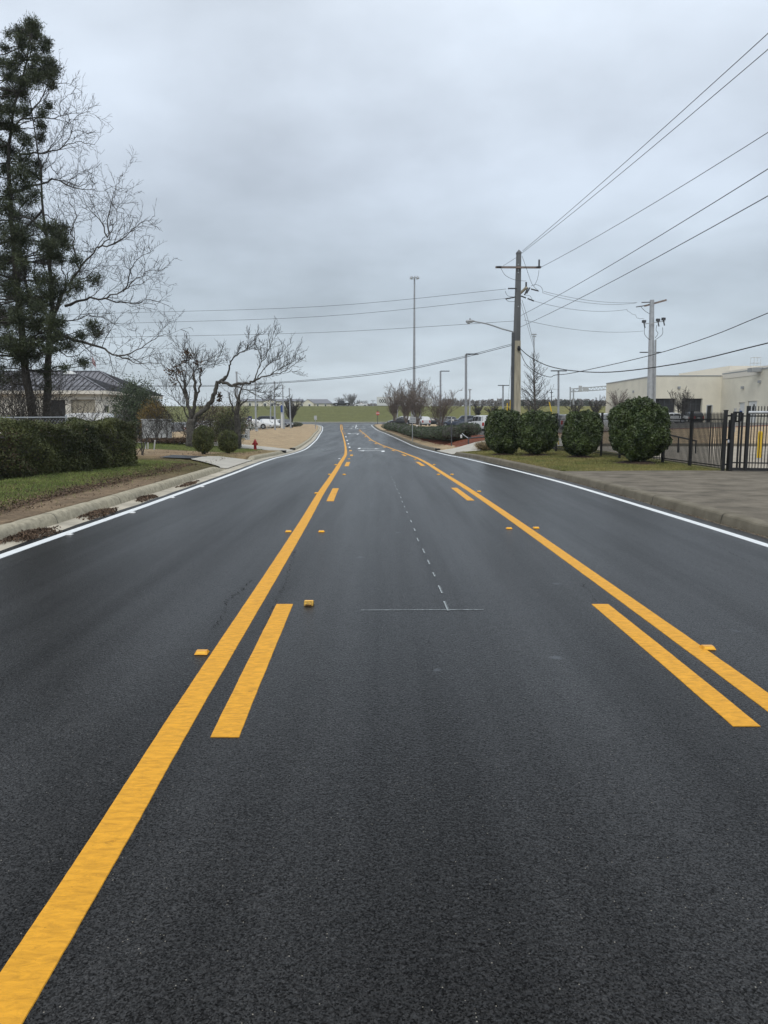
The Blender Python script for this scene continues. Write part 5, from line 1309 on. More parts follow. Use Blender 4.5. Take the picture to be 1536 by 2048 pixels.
# ================================================================== big cream building
Yw = 125.; XL = 45.1; XR = 56.3; Zt = at(1350,752.5,Yw).z; ZB = 1.1
bd = thing('cream_building', 'large cream stucco commercial building with flat roof beyond the iron fence', 'building', (XL, Yw, ZB))
def wallx(mb, x0, x1, z0, z1, Y, holes, th=.35):
    xs = sorted(set([x0, x1]+[h for q in holes for h in q[:2]])); zs = sorted(set([z0, z1]+[h for q in holes for h in q[2:]]))
    for a, b in zip(xs, xs[1:]):
        for c, d in zip(zs, zs[1:]):
            if any(q[0] <= a and b <= q[1] and q[2] <= c and d <= q[3] for q in holes): continue
            mb.quad((a,Y,c),(b,Y,c),(b,Y,d),(a,Y,d))
    for q in holes:
        a, b, c, d = q; mb.quad((a,Y,c),(a,Y,d),(a,Y+th,d),(a,Y+th,c)); mb.quad((b,Y,d),(b,Y,c),(b,Y+th,c),(b,Y+th,d)); mb.quad((a,Y,d),(b,Y,d),(b,Y+th,d),(a,Y+th,d))
px2x = lambda x, Y=Yw: at(x, 800, Y).x
zz = lambda y, Y=Yw: at(1400, y, Y).z
mb = MB(); g1 = (px2x(1311), px2x(1351.5), ZB, zz(797)); g2 = (px2x(1364), px2x(1405), ZB, zz(797)); d1 = (px2x(1415), px2x(1424.5), ZB, zz(811))
wallx(mb, XL, XR, ZB, Zt, Yw, [g1, g2, d1], .6)
mb.quad((XL,Yw+27,ZB),(XL,Yw,ZB),(XL,Yw,Zt),(XL,Yw+27,Zt)); mb.quad((XL,Yw,Zt),(XR+20,Yw,Zt),(XR+20,Yw+27,Zt),(XL,Yw+27,Zt)); mb.quad((XR+20,Yw+27,ZB),(XL,Yw+27,ZB),(XL,Yw+27,Zt),(XR+20,Yw+27,Zt))
Zr = Zt+.28; Y0 = 84.
zl = .25
hs = []
def wally(mb, X, y0, y1, z0, z1, holes, th=.25):
    ys_ = sorted(set([y0, y1]+[h for q in holes for h in q[:2]])); zs = sorted(set([z0, z1]+[h for q in holes for h in q[2:]]))
    for a, b in zip(ys_, ys_[1:]):
        for c, d in zip(zs, zs[1:]):
            if any(q[0] <= a and b <= q[1] and q[2] <= c and d <= q[3] for q in holes): continue
            mb.quad((X,b,c),(X,a,c),(X,a,d),(X,b,d))
    for q in holes:
        a, b, c, d = q; mb.quad((X,a,c),(X,a,d),(X+th,a,d),(X+th,a,c)); mb.quad((X,b,d),(X,b,c),(X+th,b,c),(X+th,b,d)); mb.quad((X,a,d),(X,b,d),(X+th,b,d),(X+th,a,d))
dY = lambda x: XR*F/((x-768)*.9975)
doors = []
for xa, xb, yt_ in ((1476.5,1480.5,805),(1495,1503.5,802)):
    ya, yb2 = dY(xb), dY(xa); ym = (ya+yb2)/2; doors.append((ym-1.4 if xb-xa > 5 else ym-.9, ym+1.4 if xb-xa > 5 else ym+.9, ZB, at(1490, yt_, ym).z))
wally(mb, XR, Y0, Yw, ZB, Zr, doors)
mb.quad((XR,Y0,Zr),(XR+20,Y0,Zr),(XR+20,Yw,Zr),(XR,Yw,Zr)); mb.quad((XR,Y0,ZB),(XR+20,Y0,ZB),(XR+20,Y0,Zr),(XR,Y0,Zr))
mk(mb, 'wall', M['wall_cream'], bd)
mb = MB(); mb.box((XL-.08, Yw-.08, Zt), (XR-.1, Yw+.3, Zt+.16)); mb.box((XL-.08, Yw+.3, Zt), (XL+.3, Yw+27, Zt+.16)); mb.box((XR-.08, Y0-.08, Zr), (XR+.3, Yw-.1, Zr+.17)); mk(mb, 'coping', M['capgrey'], bd)
mb = MB(); mb.box((XR+3, Yw+4, Zr), (XR+22, Yw+26, Zr+1.7)); mb.box((XR+.7, 109, Zr), (XR+19, Yw+2, Zr+.55)); mk(mb, 'upper_parapet', M['fascia'], bd)
mb = MB(); mb.box((XR-.06, 112, Zr-.75), (XR+.0-.004, Yw-.3, Zr-.03)); mk(mb, 'parapet_band', M['fascia'], bd)
for q in (g1, g2):
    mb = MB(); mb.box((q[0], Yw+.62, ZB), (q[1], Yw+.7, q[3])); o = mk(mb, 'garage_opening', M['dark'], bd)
    mb = MB()
    for k in range(1, 4): xq = q[0]+(q[1]-q[0])*k/4; mb.box((xq-.04, Yw+.55, ZB), (xq+.04, Yw+.6, q[3]))
    for k in (1, 2): z_ = ZB+(q[3]-ZB)*k/3+.4; mb.box((q[0], Yw+.53, z_), (q[1], Yw+.548, z_+.09))
    mk(mb, 'mullions', M['dark_steel'], o)
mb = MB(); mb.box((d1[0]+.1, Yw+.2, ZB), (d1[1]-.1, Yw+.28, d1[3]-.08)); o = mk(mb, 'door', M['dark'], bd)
mb = MB()
for a in ((d1[0]-.12, Yw-.05, ZB, d1[0], Yw, d1[3]+.12), (d1[1], Yw-.05, ZB, d1[1]+.12, Yw, d1[3]+.12), (d1[0], Yw-.05, d1[3], d1[1], Yw, d1[3]+.12)): mb.box(a[:3], a[3:])
mk(mb, 'door_frame', M['doorgrey'], o)
for i, q in enumerate(doors):
    mb = MB(); mb.box((XR+.1, q[0]+.05, ZB), (XR+.16, q[1]-.05, q[3]-.05)); o = mk(mb, 'door', M['signw'], bd)
    mb = MB()
    for a in ((XR-.05, q[0]-.15, ZB, XR-.003, q[0]-.002, q[3]+.12), (XR-.05, q[1]+.002, ZB, XR-.003, q[1]+.15, q[3]+.12), (XR-.05, q[0], q[3]+.004, XR-.003, q[1], q[3]+.12)): mb.box(a[:3], a[3:])
    mk(mb, 'door_frame', M['fascia'], o)
    if i: mb = MB(); mb.box((XR+.08, q[0]+.9, ZB+1.4), (XR+.098, q[0]+1.3, q[3]-.5)); mk(mb, 'door_glass', M['winglass'], o)
def wlamp(x, y, X=None, Y=None):
    if Y: p = at(x, y, Y-.15); mb = MB(); mb.box((p.x-.2, Y-.3, p.z-.2), (p.x+.2, Y-.004, p.z+.18))
    else:
        Yq = dY(x); p = at(x, y, Yq); mb = MB(); mb.box((XR-.3, Yq-.25, p.z-.2), (XR-.004, Yq+.25, p.z+.18))
    mk(mb, 'wall_lamp', M['alu'], bd)
wlamp(1358, 775, Y=Yw); wlamp(1512, 763); wlamp(1479, 775)
mb = MB(); mb.box((XL-.2, 135, 6.5), (XL-.004, 135.4, 6.9)); mk(mb, 'wall_lamp', M['alu'], bd)
# roof hatch cage and vent
pc = at(1514, 738, 112); rt = thing('roof_cage', 'white metal guard cage and grey unit on the roof of the cream building', 'roof railing', tuple(pc))
mb = MB()
for i, j in ((-.5,0),(.5,0),(-.5,1.1),(.5,1.1)): mb.tube([pc+Vector((i,j,0)), pc+Vector((i,j,1.75))], .035, 5)
for z_ in (.9, 1.72):
    q = [pc+Vector((i,j,z_)) for i, j in ((-.5,0),(.5,0),(.5,1.1),(-.5,1.1),(-.5,0))]
    for a, b in zip(q, q[1:]): mb.tube([a, b], .03, 5)
mk(mb, 'rail', M['signw'], rt); mb = MB(); mb.box(tuple(pc+Vector((-.8,-.1,-.4))), tuple(pc+Vector((.9,1.3,.2)))); mk(mb, 'unit', M['capgrey'], rt)
pc = at(1376, 751.5, 130); mb = MB(); mb.prism([(pc.x-.7,130,Zt),(pc.x+.6,130,Zt),(pc.x+.6,130,Zt+.42),(pc.x-.6,130,Zt+.16)], None, (0,1.2,0)); o = mk(mb, 'roof_vent', M['dark_steel'], None, (pc.x,130,Zt)); tag(o, 'small dark sloping vent on the roof edge of the cream building', 'roof vent')

# ================================================================== house at left
def hiproof(mb, dk, sm, x0, x1, y0, y1, ze, zr, rx0, rx1, ry, seam=.45):
    "hip roof; front and side faces with raised seams"
    A, B, C_, D_ = Vector((x0,y0,ze)), Vector((x1,y0,ze)), Vector((x1,y1,ze)), Vector((x0,y1,ze)); E, F_ = Vector((rx0,ry,zr)), Vector((rx1,ry,zr))
    mb.mi = 0; mb.quad(A, B, F_, E); mb.quad(C_, D_, E, F_); mb.add([D_, A, E], [(0,1,2)]); mb.mi = 1; mb.add([B, C_, F_], [(0,1,2)]); mb.mi = 0
    n = int((x1-x0)/seam)
    for i in range(1, n):
        x = x0+(x1-x0)*i/n; t = 1
        if x > rx1: t = (x1-x)/(x1-rx1)
        if x < rx0: t = (x-x0)/(rx0-x0)
        a = Vector((x,y0,ze)); b = Vector((x, y0+(ry-y0)*t, ze+(zr-ze)*t)); sm.beam(a+Vector((0,0,.03)), b+Vector((0,0,.03)), .04, .05)
    n = int((y1-y0)/seam)
    for i in range(1, n):
        y = y0+(y1-y0)*i/n; t = (y-y0)/(ry-y0) if y < ry else (y1-y)/(y1-ry)
        a = Vector((x1,y,ze)); b = Vector((x1+(rx1-x1)*t, y, ze+(zr-ze)*t)); sm.beam(a+Vector((0,0,.03)), b+Vector((0,0,.03)), .04, .05)
    for a, b in ((A,E),(B,F_),(C_,F_),(E,F_)): dk.beam(a+Vector((0,0,.04)), b+Vector((0,0,.04)), .14, .07)
hx1 = at(211, 781, 60).x; ze = at(211, 781, 60).z; zb0 = .2
hs_ = thing('white_house', 'low white painted brick garage building with grey standing-seam hip roofs', 'house', (hx1, 60, zb0))
mb = MB(); dk = MB(); sm = MB()
hiproof(mb, dk, sm, hx1-20, hx1, 60, 67.4, ze, at(160,750,63.7).z, hx1-14, at(160,750,63.7).x, 63.7)
hiproof(mb, dk, sm, hx1-22, hx1+.08, 66.6, 75.5, ze-.0, at(200,743,71).z, hx1-16, at(199,743,71).x, 71)
hiproof(mb, dk, sm, hx1-26, hx1-11.0, 57.5, 66, ze+.2, ze+2.6, hx1-22, hx1-15, 61.7)
nb = len(mb.v); mb.v += sm.v; mb.f += [tuple(i+nb for i in f) for f in sm.f]; mb.m += [2]*len(sm.f); nb = len(mb.v); mb.v += dk.v; mb.f += [tuple(i+nb for i in f) for f in dk.f]; mb.m += [0]*len(dk.f)
rf = mk(mb, 'roof', [M['roof'], M['roofshade'], M['seam']], hs_)
wx = hx1-.45; wt = ze-.28
mb = MB()
ho = [(at(98,800,60.5).x, at(130,800,60.5).x, zb0, at(100,800,60.5).z), (at(141,800,60.5).x, at(190,800,60.5).x, zb0, at(150,799,60.5).z)]
wallx(mb, hx1-19.5, wx, zb0, wt, 60.5, ho, .3)
wins = []
for xa, xb in ((216.5,223.5),(234,240)):
    yc = 0; Yq = wx*F/((xa-768)); Yq2 = wx*F/((xb-768)); ya, yb2 = sorted((Yq*.998, Yq2*.998)); ym = (ya+yb2)/2; wins.append((ym-.45, ym+.45, at(220,825,ym).z, at(220,811,ym).z))
# side wall faces +x
def wallyr(mb, X, y0, y1, z0, z1, holes, th=.2):
    ys_ = sorted(set([y0, y1]+[h for q in holes for h in q[:2]])); zs = sorted(set([z0, z1]+[h for q in holes for h in q[2:]]))
    for a, b in zip(ys_, ys_[1:]):
        for c, d in zip(zs, zs[1:]):
            if any(q[0] <= a and b <= q[1] and q[2] <= c and d <= q[3] for q in holes): continue
            mb.quad((X,a,c),(X,b,c),(X,b,d),(X,a,d))
wallyr(mb, wx, 60.5, 75, zb0, wt, wins)
mk(mb, 'wall', M['wall_white'], hs_)
mb = MB(); mb.box((hx1-20, 59.98, ze-.28), (hx1+.02, 60.06, ze-.005)); mb.box((hx1-.06, 60.062, ze-.28), (hx1+.02, 75.4, ze-.005)); mb.box((hx1-20, 60.06, ze-.31), (hx1-.06, 60.6, ze-.282)); mk(mb, 'fascia', M['fascia'], hs_)
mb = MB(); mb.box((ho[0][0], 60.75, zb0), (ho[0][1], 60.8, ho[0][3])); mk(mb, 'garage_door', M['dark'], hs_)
mb = MB()
q = ho[1]; nrow = 12
for i in range(nrow): z0_ = zb0+(q[3]-zb0)*i/nrow; mb.box((q[0], 60.7, z0_), (q[1], 60.76, z0_+(q[3]-zb0)/nrow-.02)); mb.box((q[0], 60.72, z0_+(q[3]-zb0)/nrow-.02), (q[1], 60.76, z0_+(q[3]-zb0)/nrow))
mk(mb, 'garage_door', M['shutter'], hs_)
for q in wins:
    mb = MB(); mb.box((wx-.12, q[0], q[2]), (wx-.08, q[1], q[3])); o = mk(mb, 'window', M['winglass'], hs_)
    mb = MB(); mb.box((wx-.08, q[0]-.02, q[2]-.06), (wx+.03, q[1]+.02, q[2])); mb.box((wx-.08, (q[0]+q[1])/2-.03, q[2]), (wx-.05, (q[0]+q[1])/2+.03, q[3])); mk(mb, 'window_frame', M['fascia'], o)
# roof vents (white mounds on the second roof)
for x, y, Y, s in ((140,745,66,.5),(262,754,72,.0)):
    if not s: continue
    p = at(x, y, Y); mb = MB(); mb.lathe((p.x, Y, p.z-.4), [(.55,0),(.55,.25),(.4,.42),(.15,.52),(.01,.54)], 12); o = mk(mb, 'roof_vent', M['signw'], None, (p.x,Y,p.z-.4)); tag(o, 'white dome vent on the ridge of the grey metal roof', 'roof vent')
# white wall, small posts
a = at(284, 840, 50); b = at(342, 846, 50); o_ = MB(); o_.box((a.x-.0, 49.9, .1), (b.x, 50.15, a.z)); o_.box((a.x-.04, 49.85, a.z), (b.x+.04, 50.2, a.z+.07))
o = mk(o_, 'block_wall', M['dirty_white'], None, (a.x, 50, .1)); tag(o, 'stained white block wall between the hedge end and the pruned tree', 'wall')
for x, yb_, yt, Y, tl_, lab in ((291,896,886,37.5,0,'left of two short white stakes in the grass past the hedge'),(296,896,886,37.6,0,'right of two short white stakes in the grass past the hedge'),(308,898,881,36.5,.06,'short leaning white stake in the grass, tallest of the three')):
    p = at(x, yb_, Y); t = at(x+2*(tl_ > 0), yt, Y); mb = MB(); mb.beam(tuple(p-Vector((0,0,.05))), tuple(t), .05, .05); mb.beam(tuple(t), tuple(t+Vector((0,0,.02))), .065, .065); o = mk(mb, 'stake', M['signw'], None, tuple(p)); tag(o, lab, 'stake', 'short white stakes')
# flag
Yf = 90.; pb_ = at(183.5, 800, Yf); pt_ = at(180.5, 693, Yf); fl_ = thing('flagpole', 'slim flagpole with a drooping US flag behind the metal roof', 'flagpole', (pb_.x, Yf, .3))
mb = MB(); mb.tube([Vector((pb_.x, Yf, .2)), pt_], [.07,.04], 8); mb.lathe(tuple(pt_), [(.02,0),(.09,.06),(.09,.1),(.02,.16)], 8); mk(mb, 'pole', M['galv'], fl_)
fg = MB(); rows, cols = 13, 12
def fp(u, v):
    "u along the fly 0..1, v down the hoist 0..1; cloth hangs in folds"
    x0_, y0_ = 182.2, 700; dx = u*13-(1-v)*1.5*u; y = y0_+19*v*(1-.1*u)+25*u**.9; q = at(x0_+dx*(.65+.35*v), y, Yf); return q+Vector((0, .22*math.sin(u*9+v*2), 0))
for i in range(rows):
    for j in range(cols):
        canton = i < 7 and j < 5
        fg.mi = 2 if canton else (0 if i % 2 == 0 else 1)
        fg.quad(fp(j/cols, i/rows), fp((j+1)/cols, i/rows), fp((j+1)/cols, (i+1)/rows), fp(j/cols, (i+1)/rows))
fo = mk(fg, 'flag', [M['flagred'], M['flagwhite'], M['flagblue']], fl_)
st = MB()
for i in range(4):
    for j in range(5):
        u, v = (j+.5)/5*.4, (i+.5)/4*.5; c = fp(u, v)-Vector((0,.03,0)); 
        ps = []
        for k in range(10): a = k*math.pi/5; q = .06 if k % 2 == 0 else .025; ps.append((c.x+q*math.sin(a), c.y, c.z+q*math.cos(a)))
        st.poly(ps)
mk(st, 'stars', M['flagwhite'], fo)

# ================================================================== chain link fence behind the hedge
cf = thing('chain_link_fence', 'galvanised chain-link fence with top rail showing above the hedge', 'fence', (-12,26,.2), )
fp_ = [(-17.5,17.5),(-14.9,21.3),(-13.0,24.3),(-11.6,27.2)]
mb = MB()
A_ = [Vector((*p, 0)) for p in fp_]
for a, b in zip(A_, A_[1:]): mb.tube([a+Vector((0,0,1.84)), b+Vector((0,0,1.86))], .028, 6)
mk(mb, 'top_rail', M['galv'], cf)
for a in A_: mb = MB(); mb.tube([a+Vector((0,0,.1)), a+Vector((0,0,1.9))], .032, 6); mb.lathe((a.x,a.y,1.9), [(.04,0),(.04,.03),(.01,.06)], 6); mk(mb, 'post', M['galv'], cf)
mb = MB()
for a, b in zip(A_, A_[1:]):
    L_ = (b-a).length; d = (b-a)/L_; n = int(L_/.14); H_ = 1.55
    for i in range(-int(H_/.14), n):
        for sg in (1, -1):
            s0 = max(0, i*.14); z0_ = .25+(s0-i*.14); s1 = min(L_, i*.14+H_); z1_ = .25+(s1-i*.14)
            if s1 <= s0: continue
            if sg < 0: z0_, z1_ = 2.05-z0_, 2.05-z1_
            p, q = a+d*s0, a+d*s1; mb.tube([Vector((p.x,p.y,z0_)), Vector((q.x,q.y,z1_))], .0035, 3, False)
mk(mb, 'wire_mesh', M['galv'], cf)
mb = MB(); p, q = at(20, 856, 20.5), at(95, 868, 22.0); mb.tube([p, q], .022, 6); o = mk(mb, 'steel_pipe', M['alu'], None, tuple(p)); tag(o, 'bent grey rail poking out of the near end of the hedge', 'pipe')

# ================================================================== hydrant, signs, small stuff left
ph = gpt(510.5, 899.5); HY = ph.y; hy = thing('fire_hydrant', 'dark red fire hydrant on the grass between the two left driveways', 'fire hydrant', tuple(ph))
z = ph.z-.03
mb = MB(); mb.lathe((ph.x,HY,z), [(.14,0),(.14,.04),(.095,.06),(.09,.42),(.13,.44),(.13,.49),(.105,.5),(.10,.56),(.08,.62),(.04,.66)], 14); mk(mb, 'barrel', M['red'], hy)
mb = MB(); mb.lathe((ph.x,HY,z+.65), [(.035,0),(.035,.05),(.02,.07)], 5); mk(mb, 'top_nut', M['red'], hy)
for s in (-1, 1): mb = MB(); mb.tube([(ph.x+s*.08,HY,z+.4),(ph.x+s*.15,HY,z+.4),(ph.x+s*.19,HY,z+.4)], [.05,.06,.045], 8); mk(mb, 'side_outlet', M['red'], hy)
mb = MB(); mb.tube([(ph.x,HY-.08,z+.36),(ph.x,HY-.16,z+.36),(ph.x,HY-.21,z+.36)], [.06,.075,.06], 10); mk(mb, 'front_outlet', M['red'], hy)
# number sign on dark bracket
Ys = 49.; s_ = thing('number_sign', 'dark iron post with two black number tiles on a white board, beside the shrubs', 'sign', tuple(at(478,898,Ys)))
mb = MB(); mb.tube([at(479.5,905,Ys-.4), at(479.5,877,Ys)], .03, 6); mb.tube([at(475,898,Ys), at(474.5,868,Ys)], .04, 6); mb.beam(at(474,876,Ys), at(484,873.5,Ys), .05, .07); mb.tube([at(482,866,Ys), at(482,896,Ys)], .03, 6); mb.tube([at(479.5,880,Ys), at(483,894,Ys)], .025, 5); mk(mb, 'post', M['black_metal'], s_)
a, c = at(483.5,876,Ys-.1), at(495.5,868.6,Ys-.1); mb = MB(); mb.box((a.x,Ys-.13,a.z),(c.x,Ys-.1,c.z)); bo = mk(mb, 'board', M['signw'], s_)
w2 = (c.x-a.x); hh = c.z-a.z
mb = MB()
for k in (0, 1): mb.box((a.x+w2*(.05+.5*k), Ys-.138, a.z+hh*.1), (a.x+w2*(.42+.5*k), Ys-.133, a.z+hh*.9))
mk(mb, 'tile', M['black'], bo)
def text(s, size, loc, m, parent, name='lettering', rot=(math.pi/2,0,0), th=.002, bold=0.):
    cu = bpy.data.curves.new(name, 'FONT'); cu.body = s; cu.size = size; cu.align_x = 'CENTER'; cu.align_y = 'CENTER'; cu.extrude = th; cu.offset = bold
    o = bpy.data.objects.new(name, cu); COL.objects.link(o); bpy.context.view_layer.update()
    dg = bpy.context.evaluated_depsgraph_get(); me = bpy.data.meshes.new_from_object(o.evaluated_get(dg)); bpy.data.objects.remove(o)
    me.materials.clear(); me.materials.append(M[m]); o = bpy.data.objects.new(name, me); COL.objects.link(o)
    o0 = Vector(ROOT.get(parent.name, (0,0,0))); o.parent = parent; o.location = Vector(loc)-o0; o.rotation_euler = rot; return o
text('0', .27, (a.x+w2*.235, Ys-.142, a.z+hh*.5), 'signw', bo); text('3', .27, (a.x+w2*.735, Ys-.142, a.z+hh*.5), 'signw', bo)
# meter box behind it
p = at(494.5, 870, 60); b = thing('utility_box', 'small pale grey utility pedestal behind the number sign', 'utility box', tuple(p)); mb = MB(); q0, q1 = at(490,872,60), at(498,860.5,60); mb.box((q0.x,60,q0.z-.3),(q1.x,60.3,q1.z)); mk(mb, 'cabinet', M['signgrey'], b); mb = MB(); mb.prism([(q0.x-.02,59.97,q1.z),(q1.x+.02,59.97,q1.z),(q1.x-.06,59.97,q1.z+.08),(q0.x+.06,59.97,q1.z+.08)], None, (0,.36,0)); mk(mb, 'lid', M['signw'], b)
# small box with wooden head, far signs
def sign(name, label, x, yb_, yt, Y, x0, x1, y0, y1, m, text_=None, cat='sign', pm='alu', lines=None):
    b = at(x, yb_, Y); root = thing(name, label, cat, tuple(b)); mb = MB(); mb.tube([b-Vector((0,0,.3)), at(x, yt, Y)], .03+.0003*Y, 6); mk(mb, 'post', M[pm], root)
    a, c = at(x0, y1, Y-.08), at(x1, y0, Y-.08); mb = MB(); mb.box((a.x,Y-.12,a.z),(c.x,Y-.09,c.z)); pn = mk(mb, 'panel', M[m], root)
    if lines:
        mb = MB()
        for (u0, u1, v0, v1) in lines: mb.box((a.x+(c.x-a.x)*u0, Y-.128, a.z+(c.z-a.z)*v0), (a.x+(c.x-a.x)*u1, Y-.1205, a.z+(c.z-a.z)*v1))
        mk(mb, 'lettering', M['alu'], pn)
    return root
sign('road_sign', 'grey rectangular roadside sign with illegible lines, before the lot hedge', 825, 876.5, 836, 84, 819, 832, 834, 846, 'signgrey', lines=[(.12,.42,.55,.8),(.5,.88,.55,.8),(.12,.88,.18,.36)])
sign('road_sign', 'plain small grey sign on a thin post at the left corner of the far junction', 630.8, 855, 832, 150, 628.3, 633.8, 831.5, 839.5, 'signgrey')
sign('post_marker', 'thin rusty sign post with a narrow edge-on plate by the mulch bed', 903, 889, 833, 57, 902.2, 904.0, 834, 846, 'signgrey', pm='dark_steel')
# stop sign
Y = 183.; b = at(755.3, 846, Y); root = thing('stop_sign', 'red octagonal sign on a dark post at the far junction', 'traffic sign', tuple(b))
mb = MB(); mb.tube([b-Vector((0,0,.3)), at(755.3, 821, Y)], .07, 6); mk(mb, 'post', M['dark_steel'], root)
cc_ = at(755.5, 826.8, Y-.15); mb = MB(); r_ = .47; mb.prism([(cc_.x+r_*math.cos(math.pi/8+i*math.pi/4), Y-.15, cc_.z+r_*math.sin(math.pi/8+i*math.pi/4)) for i in range(8)], None, (0,.03,0)); pn = mk(mb, 'plate', M['stopred'], root)
text('STOP', .36, (cc_.x, Y-.156, cc_.z), 'signw', pn, bold=.012)
mb = MB(); mb.box((cc_.x-.28,Y-.13,cc_.z+.62),(cc_.x+.28,Y-.1,cc_.z+.72)); mk(mb, 'street_name_plate', M['dark_steel'], root)
# utility stubs / bollards
for x, yb_, yt, Y, w_, lab in ((833.5,865,852.5,88,.26,'off-white plastic cable marker post beside the mulch, right of the grey sign'),(782,852.5,847,135,.3,'small white post at the far end of the tan verge')):
    p = at(x, yb_, Y); t = at(x+.8, yt, Y); b = thing('marker_post', lab, 'post', tuple(p)); mb = MB(); mb.tube([p-Vector((0,0,.1)), t], w_*.42, 8); mk(mb, 'shaft', M['fascia'], b); mb = MB(); mb.lathe(tuple(t), [(w_*.55,0),(w_*.55,.1),(.02,.16)], 8); mk(mb, 'cap', M['fascia'], b)
# black pipe rail by driveway
def ground_at(x, Y): p = at(x, 850, Y); return Vector((p.x, Y, G(p.x, Y)))
rl = thing('pipe_gate', 'low dark pipe barrier with a sloping chain beside the right driveway', 'barrier', tuple(at(937,888,54)))
mb = MB(); mb.tube([at(937,889,54), at(937,875.5,54)], .05, 6); mk(mb, 'post', M['dark_steel'], rl)
mb = MB(); mb.tube([at(937,876.5,54), at(976,873,56)], .05, 6); mk(mb, 'rail', M['dark_steel'], rl)
mb = MB(); mb.tube(smooth([at(937,876.5,54), at(930,872,55.5), at(924,867,57)], 3, 0), .03, 5); mk(mb, 'chain', M['galv'], rl)
pw = at(922.5, 869.5, 57.); mb = MB(); mb.lathe(tuple(pw-Vector((0,0,.25))), [(.07,0),(.08,.15),(.06,.22),(.01,.26)], 8); mk(mb, 'latch_cap', M['signw'], rl)
# yellow guy guards
for i, (x0, y0, x1, y1, Y, lab) in enumerate(((1014.5,815,1014.5,806,50,'short yellow guy-wire guard behind the leftmost evergreen bush'),(1020,820,1021,800,49.5,'taller upright yellow guy-wire guard beside the utility pole'),(1106,838,1098.5,804,46,'leaning yellow guy-wire guard right of the second evergreen bush'))):
    a, b = at(x0, y0, Y), at(x1, y1, Y); gd = Vector((a.x, Y+.0, G(a.x, Y))); dr = (b-a)
    if dr.length > 0: a2 = a+dr*((gd.z-a.z)/dr.z)
    mb = MB(); mb.tube([a2, b], .035, 6); o = mk(mb, 'guy_guard', M['yellow_guard'], None, tuple(a2)); tag(o, lab, 'guy wire guard')
    if i == 2:
        wire('guy strand rising from the leaning yellow guard to the utility pole', [b, at(1040,600,YP)], .009, group='guy strands')

# ================================================================== railing and poles, left lot
rg = thing('lot_railing', 'low white pipe railing on short posts along the left parking lot', 'railing', tuple(at(474,864,90)))
n = 22; P = [(474+(586-474)*i/n, 92*1./(1-(1-92/162.)*i/n)) for i in range(n+1)]
top = [at(x, 858.5+(849.5-858.5)*i/n, Y) for i, (x, Y) in enumerate(P)]
mb = MB(); mb.tube(top, .10, 6); mk(mb, 'rail', M['signgrey'], rg)
for i, q in enumerate(top): mb = MB(); mb.beam((q.x,q.y,G(q.x,q.y)-.2), (q.x,q.y,q.z-.05), .2, .2); mk(mb, 'post', M['signgrey'], rg)
a, c = at(510.5,863.5,98), at(515.5,857.5,98); bb = thing('crate', 'grey cabinet standing against the white railing of the left lot', 'cabinet', (a.x,98,a.z)); mb = MB(); mb.box((a.x,97.9,a.z-.1),(c.x,98.4,c.z)); mk(mb, 'body', M['signgrey'], bb); mb = MB(); mb.box((a.x-.03,97.85,c.z),(c.x+.03,98.45,c.z+.05)); mk(mb, 'lid', M['alu'], bb)
gq = 'slim banner poles over the left lot'
for x, xt, yb_, yt, Y, lab in ((477,473,860,745,90,'nearest and leftmost slim grey pole of the left lot, crossing the cut-back tree'),(512,510.5,858,765,105,'second slim pole from the left over the left lot'),(541,541.5,852,782,145,'short farther slim pole between the white cars of the left lot'),(550,548.8,856,764,115,'slim pole over the middle of the left lot, left of the blue banner'),(568,565,854,771,125,'slim pole just right of the blue banner'),(581.5,578.5,853,777.5,135,'rightmost slim pole in front of the dense bare tree')):
    b = at(x, yb_, Y); t = at(xt, yt, Y); root = thing('light_pole', lab, 'pole', tuple(b), gq); mb = MB(); mb.tube([b-Vector((0,0,.3)), t], [.15,.10], 7); mk(mb, 'shaft', M['galv'], root); mb = MB(); mb.box((t.x-.12,t.y-.12,t.z),(t.x+.12,t.y+.12,t.z+.1)); mb.tube([t, t+Vector((.5,0,-.25))], .03, 4); mk(mb, 'cap', M['galv'], root)
b = at(564, 853, 132); bn = thing('banner', 'vertical dark blue banner sign on a white post at the left lot', 'banner', tuple(b)); mb = MB(); mb.tube([b-Vector((0,0,.3)), at(564,812,132)], .2, 8); mk(mb, 'post', M['signw'], bn); a, c = at(561.5,824.5,131.7), at(566,810.5,131.7); mb = MB(); mb.box((a.x,131.6,a.z),(c.x,131.8,c.z)); mk(mb, 'panel', M['blue'], bn)
b = at(500, 856, 108); bn = thing('lot_sign', 'dark navy sign with a white mark on a white post in the left lot', 'sign', tuple(b)); mb = MB(); mb.box((b.x-.25,107.9,b.z-.6),(b.x+.25,108.2,at(500,841,108).z)); mk(mb, 'post', M['signw'], bn); a, c = at(496,841,107.8), at(503.5,832.5,107.8); mb = MB(); mb.box((a.x,107.7,a.z),(c.x,107.85,c.z)); pn = mk(mb, 'panel', M['navy'], bn)
mb = MB(); w_ = c.x-a.x; mb.prism([(a.x+w_*.2,107.68,a.z+.12),(a.x+w_*.8,107.68,a.z+.12),(a.x+w_*.62,107.68,a.z+.36),(a.x+w_*.38,107.68,a.z+.36)], None, (0,.015,0)); mk(mb, 'emblem', M['signw'], pn)

